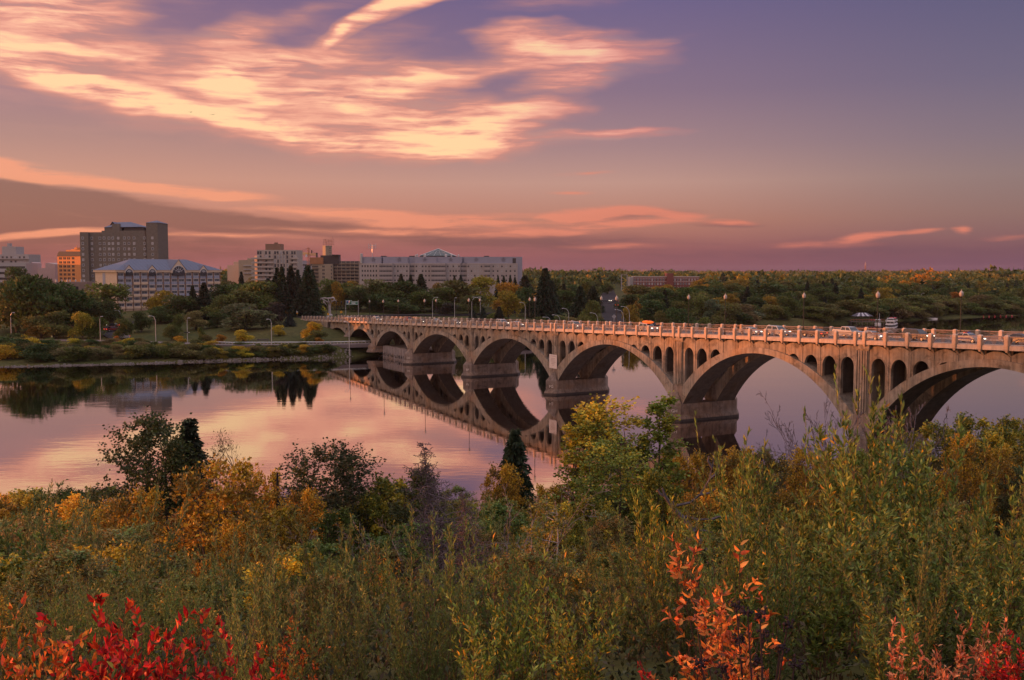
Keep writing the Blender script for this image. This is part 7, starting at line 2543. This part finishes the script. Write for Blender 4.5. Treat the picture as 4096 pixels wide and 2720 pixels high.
    # right-hand side: bare bluish shrub at the pier foot, thicket, orange bush
    fine = woody(171, 5, 2.2, 9, lev=4, nchild=(10, 6, 4), clen=.36, cang=38, tilt=30, up=.25, leafy=0, bark=material('bluish_twigs', (.15, .12, .14), .95), rmin=.010, rad=.04, start=.2, wob=.14)
    S(fine, 3290, 1575, 200, 92, 'bare_shrub', 'leafless bluish-grey shrub before the right-hand bridge pier', 'dead tree', parts=('leaves', 'branches'))
    S(fine, 3160, 1750, 170, 84, 'bare_shrub', 'leafless grey shrub at the water under the arch', 'dead tree', parts=('leaves', 'branches'))
    S(fine, 3560, 1600, 380, 70, 'bare_shrub', 'tangle of bare twigs in front of the arch springing at the right', 'dead tree', parts=('leaves', 'branches'))
    for a in [(3740, 1690, 260, 92), (3900, 1668, 300, 94), (4060, 1672, 260, 92), (4150, 1690, 240, 88), (3980, 1720, 300, 84)]:
        S(yell, *a, 'yellow_shrub', 'olive-gold bush in the bank of bushes under the right end of the bridge', 'shrub', 'bushes under the right end of the bridge')
    S(orange, 3870, 1745, 150, 60, 'rusty_shrub', 'bright orange upright bush at the right behind the willows', 'shrub')
    S(orange, 4040, 1790, 300, 64, 'rusty_shrub', 'brown-orange bush at the right edge under the bridge', 'shrub')
    S(orange, 3240, 1800, 300, 66, 'rusty_shrub', 'orange bush between the willow shoots right of centre', 'shrub')
    S(orange, 3420, 1830, 380, 60, 'rusty_shrub', 'brown bush below the bare twigs at the right', 'shrub')
    # --- filler thicket ----------------------------------------------------------------------
    gw = [woody(201 + k, 3.0, 1.9, 11 + 2 * k, lev=2, nchild=(30,), clen=.19, cang=40, tilt=34, taper=.75, leaf=(.115, .030), per_m=46, cols=GW, wts=(4, 3, 3, .7), rad=.014, start=.12) for k in range(3)]
    wg = [woody(211 + k, 3.0, 1.6, 10 + 2 * k, lev=2, nchild=(30,), clen=.19, cang=40, tilt=32, taper=.75, leaf=(.115, .034), per_m=44, cols=WG, wts=(4, 3, 3, .6), rad=.014, start=.12) for k in range(2)]
    ro = [lobed(221 + k, 3.0, 3.4, lobes=32, twigs=22, per=17, leaf=(.075, .055), cols=RO, wts=(4, 4, .8), rad=.022, stems=7, zlo=.04, prof=BUSHP, lobe_r=(.11, .18)) for k in range(2)]
    ol = lobed(231, 3.0, 3.4, lobes=32, twigs=24, per=15, leaf=(.08, .04), cols=BR + OR[3:] + GW[:1], rad=.02, stems=7, zlo=.04, prof=BUSHP, lobe_r=(.11, .18))
    kinds = {'gw': ('willow_shrub', 'grey-green narrow-leaved willow shrub in the thicket', gw), 'wg': ('willow_shrub', 'green narrow-leaved willow shrub in the thicket', wg), 'ro': ('leafy_shrub', 'round-leaved dark green shrub in the thicket', ro),
             'ol': ('brown_shrub', 'olive-brown shrub in the thicket', [ol]), 'or': ('rusty_shrub', 'small rusty shrub in the thicket', [orange]), 'ye': ('yellow_shrub', 'small yellow-green shrub in the thicket', [yell])}
    rr = random.Random(31)
    taken = []
    for (D0, D1, n, wts, y0, y1) in [(10, 15, 14, (4, 3.4, 4, 2, .5, .7), 2310, 2520), (15, 21, 18, (3.6, 3, 4.5, 2, .8, 1), 2190, 2420), (21, 29, 25, (3, 2, 5, 2.4, 1.4, 1.6), 2100, 2320), (29, 40, 36, (4, 2, 4, 3, 1, 1), 2060, 2190), (40, 56, 40, (2, 1, 4, 4, 2, 2), 2010, 2130), (56, 80, 40, (1, 1, 4, 4, 2, 2), 1955, 2060), (80, 104, 34, (1, 1, 4, 4, 1.5, 2), 1930, 2000)]:
        k, tries = 0, 0
        while k < n and tries < 600:
            tries += 1
            D = rr.uniform(D0, D1); px = rr.uniform(-160, 4250)
            x = PX(px, 2000, D).x
            if float(poly_dist(NEAR_SHORE, [x], [D])[0]) > -5:
                continue
            if any((x - a) ** 2 + (D - b) ** 2 < (.045 * D + .35) ** 2 for a, b in taken):
                continue
            kd = rr.choices(['gw', 'wg', 'ro', 'ol', 'or', 'ye'], wts)[0]
            nm, lab, protos = kinds[kd]
            yt = rr.uniform(y0, y1)
            if D < 47:
                lo_ = np.interp(px, [560, 600, 1140, 1160, 1640, 1660, 2000, 2020, 2580, 2600, 2900, 2920], [0, 2230, 2230, 2170, 2170, 2340, 2340, 2190, 2190, 2320, 2320, 0])
                if yt < lo_:
                    yt = lo_ + rr.uniform(0, 120)
            if px > 2900 and D > 60:
                yt = rr.uniform(1760, 1900)
            H = EYE.z - (yt - 1085) / F * D - gz(x, D)
            if H < .9:
                H = rr.uniform(.9, 1.6); yt = 1085 + (EYE.z - gz(x, D) - H) / D * F
            w = H * rr.uniform(.95, 1.35) * F / D
            o = S(rr.choice(protos), px, yt, w, D, nm, lab + ' on the near bank', 'shrub', lab.replace(' shrub', ' shrubs') + ' on the near bank')
            v = rr.uniform(.6, 1.6); wm = rr.uniform(.8, 1.3)
            o.children[0].color = (v * wm, v, v * .9, 1)
            taken.append((x, D)); k += 1
    # --- willows that stand out --------------------------------------------------------------
    for px, yt, w, D, pr, lab in [(150, 2000, 560, 27, gw[0], 'wide grey-green willow at the left edge, its top against the water'), (420, 1985, 300, 30, gw[1], 'grey-green willow with upright tips below the cottonwood'), (40, 1960, 260, 34, gw[2], 'willow reaching highest at the left edge of the thicket'),
                                  (470, 2120, 420, 19, gw[1], 'dense grey-green willow in the left middle of the thicket'), (900, 2140, 380, 20, gw[2], 'tawny willow below the large rusty shrub'), (1330, 2110, 330, 17, gw[0], 'pale willow with tall feathery tip left of the centre'), (1180, 2220, 420, 15, gw[1], 'feathery willow under the bare grey stems'),
                                  (1500, 2230, 360, 15, wg[0], 'green willow left of the large-leaved willow'), (760, 2260, 480, 13, gw[0], 'broad grey-green willow above the red bushes'), (300, 2290, 500, 13, gw[2], 'olive willow behind the red bush at the left corner'), (1000, 2380, 460, 10.5, gw[1], 'olive willow rising behind the small red bush'),
                                  (1400, 2400, 520, 10, gw[2], 'fine-leaved willow in the bottom middle of the picture'), (2440, 2210, 520, 12, ro[0], 'green shrub with small rounded leaves right of the large-leaved willow'), (2640, 2330, 360, 10, ro[1], 'dark round-leaved shrub left of the coral bush'), (2450, 2060, 360, 40, ol, 'grey-brown bush in the hollow below the poplars')]:
        S(pr, px, yt, w, D, 'willow_shrub', lab, 'shrub')
    S(woody(241, 2.2, 1.0, 7, lev=3, nchild=(7, 4), clen=.36, cang=45, tilt=24, leaf=(.06, .045), per_m=26, cols=((.42, .22, .02), (.36, .16, .02), (.30, .12, .02)), rad=.015, leaf_ang=60), 1500, 2195, 190, 19, 'golden_shrub', 'bright golden orange shrub above the willows left of centre', 'shrub')
    S(woody(242, 2.0, 1.0, 7, lev=3, nchild=(7, 4), clen=.36, cang=45, tilt=28, leaf=(.05, .035), per_m=24, cols=((.30, .11, .025), (.36, .15, .03), (.15, .08, .03)), rad=.015, leaf_ang=60), 1590, 2300, 230, 15, 'golden_shrub', 'rust coloured shrub right below the golden orange one', 'shrub')
    fine_w = [woody(251 + k, 2.2, 1.2, 10, lev=2, nchild=(30,), clen=.18, cang=40, tilt=32, taper=.75, leaf=(.062, .017), per_m=80, cols=GW, wts=(4, 3, 3, .8), rad=.009, start=.12) for k in range(2)]
    rr = random.Random(44)
    for k in range(26):
        D = rr.uniform(4.6, 10); px = -100 + 4250 * ((k * 7) % 26 + rr.random()) / 26
        yt = 2430 + (10 - D) * 32 + rr.uniform(-30, 60)
        x = PX(px, 2500, D).x
        if EYE.z - (yt - 1085) / F * D - gz(x, D) < .8:
            yt = 1085 + (EYE.z - gz(x, D) - rr.uniform(.8, 1.2)) / D * F
        o = S(fine_w[k % 2], px, yt, 400, D, 'willow_shrub', 'low fine-leaved willow on the slope just below the camera', 'shrub', 'low willows on the slope just below the camera')
        v = rr.uniform(.6, 1.5); wm = rr.uniform(.75, 1.15)
        o.children[0].color = (v * wm, v, v * .85, 1)
    # --- close shrubs --------------------------------------------------------------------------
    big = dict(shape='leaf', jitter=.3)
    lw = [woody(301 + k, 2.6, .9, 12, lev=2, nchild=(13,), clen=.24, cang=34, tilt=20, leaf=(.105, .033), per_m=30, cols=((.15, .18, .042), (.11, .14, .038), (.24, .22, .05), (.50, .26, .035)), wts=(4, 4, 2, 1.1), rad=.009, start=.18, leaf_ang=32, bark=material('red_twig', (.16, .06, .045), .7), **big) for k in range(2)]
    lwand = [woody(305 + k, 3.0, .4, 2, lev=2, nchild=(8,), clen=.16, cang=30, tilt=9, leaf=(.115, .034), per_m=26, cols=((.16, .19, .045), (.12, .15, .04), (.28, .24, .05), (.52, .26, .035)), wts=(4, 4, 2, .8), rad=.009, start=.3, leaf_ang=30, up=.4, bark=MATS['red_twig'], **big) for k in range(2)]
    S(lwand[0], 1840, 2150, 160, 5.6, 'willow_shrub', 'large-leaved willow shoot with reddish twigs standing left of the highest one', 'shrub')
    S(lwand[1], 2010, 2090, 160, 5.5, 'willow_shrub', 'large-leaved willow shoot reaching highest in the bottom centre', 'shrub')
    S(lwand[0], 2190, 2200, 160, 5.2, 'willow_shrub', 'large-leaved willow shoot right of the highest one', 'shrub', rotz=2.0)
    S(lwand[1], 2300, 2170, 160, 5.3, 'willow_shrub', 'large-leaved willow shoot beside the round-leaved green shrub', 'shrub', rotz=1.0)
    S(lw[1], 2080, 2290, 360, 5.4, 'willow_shrub', 'bushy large-leaved willow under the tall shoots', 'shrub')
    S(lw[0], 2310, 2380, 330, 5.0, 'willow_shrub', 'large-leaved willow bush right of the bushy one', 'shrub', rotz=2.2)
    S(lw[1], 1930, 2430, 480, 4.6, 'willow_shrub', 'yellowing large-leaved willow at the bottom centre', 'shrub', rotz=4.0)
    rw = [woody(311 + k, 3.4, 1.1, 11, lev=2, nchild=(22,), clen=.19, cang=36, tilt=20, taper=.7, leaf=(.098, .029), per_m=50, cols=((.13, .155, .048), (.095, .125, .042), (.19, .20, .065), (.45, .24, .04)), wts=(4, 4, 2.4, .5), rad=.010, start=.15, leaf_ang=30, up=.45, **big) for k in range(3)]
    for k, (px, yt, w, D, lab) in enumerate([(3420, 1640, 560, 6.6, 'broad green willow in front of the right-hand pier'), (3130, 1830, 480, 6.8, 'green willow shoots left of the broad willow'), (3700, 1660, 460, 7.0, 'green willow right of the broad one, before the arch'), (2985, 1800, 340, 7.2, 'slender willow shoots rising beside the fallen grey trunk'),
                                             (4040, 1850, 440, 6.2, 'green willow at the right edge of the picture'), (3300, 2020, 620, 5.4, 'dense low willow in the right foreground'), (3750, 2050, 620, 5.4, 'dense low willow above the dry coral leaves'), (2960, 2160, 460, 5.6, 'leafy willow behind the coral bush'), (3560, 2300, 620, 4.6, 'lowest willow along the bottom right'), (4080, 2250, 420, 4.8, 'low willow at the bottom right edge'), (2640, 1960, 200, 7.6, 'single thin willow wand with yellow leaves before the grey trunk')]):
        S(rw[k % 3] if k != 10 else lw[0], px, yt, w, D, 'willow_shrub', lab, 'shrub', rotz=k * 1.3)
    wand = [woody(341 + k, 3.6, .5, 2, lev=2, nchild=(9,), clen=.10, cang=26, tilt=9, leaf=(.092, .025), per_m=36, cols=((.14, .17, .05), (.11, .14, .045), (.26, .22, .06)), wts=(4, 4, 1.5), rad=.008, start=.3, leaf_ang=26, up=.4, **big) for k in range(2)]
    for k, (px, yt, D, lab) in enumerate([(3420, 1475, 6.4, 'tallest single willow wand before the fluted pilaster'), (3300, 1560, 6.6, 'willow wand left of the tallest one'), (3560, 1500, 6.9, 'willow wand crossing the arch right of the pilaster'), (3640, 1480, 7.1, 'rightmost tall willow wand before the arch'), (3210, 1660, 6.8, 'willow wand rising against the open water'), (2950, 1690, 7.0, 'thin willow wand beside the fallen grey trunk'), (2860, 1660, 7.4, 'willow wand in front of the pier reflection'), (3880, 1760, 6.6, 'willow wand by the bright orange upright bush'), (4000, 1700, 6.3, 'willow wand at the right edge before the bushes')]):
        S(wand[k % 2], px, yt, 120, D, 'willow_shrub', lab, 'shrub', rotz=k * 1.1)
    bl_ = woody(345, 1.2, .6, 10, lev=3, nchild=(6, 2), clen=.36, cang=46, tilt=34, leaf=(.062, .038), per_m=40, cols=((.085, .11, .04), (.12, .14, .05), (.40, .16, .04)), wts=(4, 4, 1), rad=.006, start=.15, leaf_ang=48, **big)
    S(bl_, 230, 2540, 300, 3.4, 'leafy_shrub', 'green broad-leaved sprigs among the red leaves at the bottom left', 'shrub')
    material('dark_twig', (.05, .025, .025), .7)
    redn = [woody(323 + k, 1.3, .35, st, lev=3, nchild=(7, 2), clen=.27, cang=48, tilt=tl, leaf=(.058, .029), per_m=84, cols=RED, rad=.006, start=.2, leaf_ang=46, bark=MATS['dark_twig'], **big) for k, (st, tl) in enumerate(((15, 15), (8, 10)))]
    S(redn[0], 520, 2395, 300, 3.7, 'red_shrub', 'brilliant red bush at the bottom left', 'shrub')
    S(redn[0], 690, 2540, 220, 3.6, 'red_shrub', 'lower red bush leaning right of the brilliant one', 'shrub', rotz=3.0)
    S(redn[1], 985, 2480, 180, 3.9, 'red_shrub', 'small crimson bush right of the brilliant red one', 'shrub', rotz=1.0)
    S(redn[1], 350, 2590, 200, 3.5, 'red_shrub', 'low dark red bush between the orange and the brilliant red bush', 'shrub', rotz=5.0)
    S(redn[1], 2590, 2630, 220, 3.6, 'red_shrub', 'small dark red bush at the bottom edge left of the coral bush', 'shrub', rotz=2.0)
    S(redn[0], 4040, 2660, 260, 4.2, 'red_shrub', 'low dark red bush at the bottom right corner', 'shrub', rotz=.4)
    ored = woody(322, 1.3, .4, 16, lev=3, nchild=(7, 2), clen=.30, cang=48, tilt=18, leaf=(.060, .028), per_m=60, cols=ORED, wts=(4, 3, 2, 2, 2.2), rad=.006, start=.15, leaf_ang=48, bark=MATS['dark_twig'], **big)
    S(ored, 110, 2430, 300, 3.6, 'red_shrub', 'orange-red bush with some green leaves in the bottom left corner', 'shrub')
    S(ored, 1150, 2500, 230, 5.4, 'red_shrub', 'sparse orange-leaved sprigs right of the small crimson bush', 'shrub', rotz=2.5)
    S(ored, 30, 2610, 300, 3.3, 'red_shrub', 'low orange and green bush at the very bottom left', 'shrub', rotz=4.1)
    coral = woody(331, 1.7, .5, 7, lev=3, nchild=(9, 2), clen=.28, cang=50, tilt=18, leaf=(.062, .027), per_m=46, cols=CORAL, rad=.007, start=.2, leaf_ang=46, droop=.5, bark=MATS['dark_twig'], **big)
    o = S(coral, 2870, 2160, 480, 4.3, 'coral_shrub', 'coral orange bush with dark dried seed heads in the bottom right foreground', 'shrub')
    S(coral, 2960, 2420, 420, 3.9, 'coral_shrub', 'low coral bush in front of the taller coral one', 'shrub', rotz=2.0)
    dry = woody(332, 1.2, .6, 9, lev=2, nchild=(7,), clen=.34, cang=35, tilt=26, leaf=(.06, .028), per_m=44, cols=((.50, .17, .11), (.56, .23, .15), (.42, .09, .06)), rad=.006, start=.3, leaf_ang=40, droop=.9, bark=MATS['dark_twig'], **big)
    S(dry, 3690, 2480, 190, 4.2, 'dry_shrub', 'curled pinkish dry-leaved shrub at the bottom right, the left one', 'shrub')
    S(dry, 3900, 2440, 260, 4.4, 'dry_shrub', 'curled pinkish dry-leaved shrub at the bottom right, the right one', 'shrub', rotz=1.7)
    # dark seed heads on their own stalks
    s = thing('seed_heads', 'dark dried flower heads on thin stalks among the coral leaves', 'plant', tuple(PX(3060, 2720, 3.8)))
    rr = random.Random(9)
    base = Vector(s.location)
    hd = material('dried_heads', (.025, .015, .02), .95)
    for (x, y) in ((2945, 2425), (2990, 2450), (3040, 2465), (3050, 2540), (2960, 2560), (3120, 2590), (3030, 2640), (2800, 2660), (3180, 2650), (2900, 2680), (3150, 2500)):
        d = 3.8 + rr.uniform(-.2, .2)
        p = PX(x, y, d) - base
        mb = MB(); mb.tube([(p.x * .4, p.y, -.5), (p.x * .8, p.y, p.z * .5 - .1), tuple(p)], [.005, .004, .003], 4); mb.build('stalk', MATS['dark_twig'], s)
        mb = MB()
        for q in range(26):
            c = p + Vector((rr.gauss(0, .014), rr.gauss(0, .014), rr.gauss(0, .012))); r_ = rr.uniform(.004, .009)
            mb.lathe([(.001, -r_), (r_, 0), (.001, r_)], c, 5)
        mb.build('seed_head', hd, s)
    # litter and low growth under everything
    rng = np.random.default_rng(5)
    n = 150000
    D = 2.0 + 70 * rng.random(n) ** 1.6; x = (rng.random(n) - .5) * (D * 1.25 + 3)
    z = ground_z(x, D)
    ok = z > .5
    D, x, z = D[ok], x[ok], z[ok]; n = len(D)
    P = np.stack([x, D, z + rng.random(n) ** 2 * .55 * np.clip(D / 10, .5, 1.4)], -1)
    sz = np.clip(.008 * D, .03, .3) * rng.uniform(.6, 1.3, n)
    tint = palette(rng, n, ((.035, .040, .020), (.045, .046, .022), (.055, .038, .026), (.026, .026, .018)), .25)
    me = leaf_mesh('undergrowth', P, rng.normal(0, .5, (n, 3)) + [0, 0, .5], sz, sz * .45, tint, LEAF_OWN, rng, 'card')
    tag(kind(place('undergrowth', me), 'stuff'), 'dark tangled undergrowth and fallen leaves on the near slope', 'undergrowth')


def build_haze():
    mb = MB(); mb.box(-5500, 5500, -1400, 6500, -4, 62)
    m = bpy.data.materials.new('evening_haze'); m.use_nodes = True
    nt = m.node_tree; nt.nodes.clear()
    v = nt.nodes.new('ShaderNodeVolumePrincipled'); v.inputs['Color'].default_value = (.80, .66, .70, 1); v.inputs['Density'].default_value = .00003
    v.inputs['Anisotropy'].default_value = .2
    o = nt.nodes.new('ShaderNodeOutputMaterial'); nt.links.new(v.outputs[0], o.inputs['Volume'])
    tag(kind(mb.build('haze', m), 'stuff'), 'thin evening haze over the river and the far woods', 'haze')


def build_upstream_shade():
    """The bank goes on upstream, left of the picture: its tall trees and a block of flats keep the last sun off the lower bridge."""
    rng = np.random.default_rng(90)
    P, D, S_, T_ = [], [], [], []
    ys = np.concatenate([np.arange(60, 352, 4.0)] * 3)
    for y in ys:
        y = y + rng.uniform(-2, 2)
        xs = np.arange(-760, -120, 3.0)
        ok = (poly_dist(FAR_SHORE, xs, np.full(xs.shape, y)) > 8) & (np.abs(xs) > .60 * y + 6)
        if not ok.any():
            continue
        x = xs[ok].max() - rng.uniform(0, 26)
        g = gz(x, y)
        top = np.interp(y, [60, 140, 158, 178, 205, 236, 262, 290, 318, 350], [43, 43, 39, 29.5, 26.5, 25.5, 26, 25, 22, 20.5]) + rng.normal(0, .7)  # crown heights of the added wood, set by where its shadow meets the bridge
        h = max(top - g, 4); w = rng.uniform(7, 10)
        n = 260
        d = rng.normal(size=(n, 3)); d /= np.linalg.norm(d, axis=1, keepdims=True)
        r = rng.random(n)[:, None] ** .4
        P.append(np.array([x, y, g + h * .52]) + d * r * [w / 2, w / 2, h * .48]); D.append(d + rng.normal(0, .5, (n, 3)))
        S_.append(np.full(n, 1.5)); T_.append(np.array(GREEN1)[None] * (1 + rng.normal(0, .2, (n, 1))))
    P = np.concatenate(P); S_ = np.concatenate(S_)
    me = leaf_mesh('upstream_wood', P, np.concatenate(D), S_, S_ * .8, np.concatenate(T_), LEAF_OWN, rng, 'card')
    tag(kind(place('upstream_wood', me), 'stuff'), 'wood of tall green trees on the bank upstream of the park', 'wood')
    x, y = -345, 452; g = gz(x, y) - .5  # block added out of view to keep the sun off the hotel's end wall
    b = thing('apartment_block', 'plain tan block of flats on the upstream bank left of the hotel', 'building', (x, y, g))
    mb = MB(); mb.box(0, 46, 0, 62, 0, 26); mb.build('wall', MATS['tan_concrete'], b)
    win_row(b, win_mesh(1.4, 1.5, MATS['dark_frame'], MATS['window_glass'], 1), [(3 + 4 * c, 0, 2 + 3 * r_) for r_ in range(8) for c in range(11)])


# ------------------------------------------------------------------ assemble
build_ground()
build_river()
_asph = material('road_asphalt', (.045, .040, .043), .95, spec=.05, noise=(.5, .15))
_path = material('path_surface', (.15, .12, .118), .9, noise=(.5, .12))
draped_strip('road', [(-420, 296), (-320, 336.5), (-190, 371), (-138, 358), (-97, 341.5), (-62, 343.5), (-38, 352.5), (0, 402), (60, 464)], 6.0, _path)
_d = [PX(a, b, c) for a, b, c in ((560, 1370, 356), (500, 1350, 364), (445, 1330, 378), (430, 1305, 392), (470, 1275, 408), (540, 1262, 420), (640, 1255, 430))]
draped_strip('road', [(p.x, p.y) for p in _d], 6.5, _asph, .09)
_d = [PX(a, 1220, c) for a, c in ((2478, 405), (2462, 450), (2450, 520), (2440, 620), (2434, 760), (2430, 950))]
draped_strip('road', [(p.x, p.y) for p in _d], 11.0, _asph, .10)
_d = [PX(a, 1220, c) for a, c in ((1380, 440), (1600, 458), (1850, 470), (2080, 505), (2260, 545), (2435, 610), (2700, 660))]
draped_strip('road', [(p.x, p.y) for p in _d], 9.0, _asph, .16)
p = bw(UEND - 4, 7.9, 0); q = bw(UEND + 60, 7.9, 0)
draped_strip('road', [(p.x, p.y), (q.x, q.y), (q.x - 40, q.y + 60)], 12.0, _asph, .22)
build_bridge()
build_lamps_on_bridge()
build_buildings()
build_far_trees()
build_upstream_shade()
build_distant_wood()
build_shore_stones()
build_traffic()
build_street_things()
build_river_things()
build_near_thicket()
build_haze()
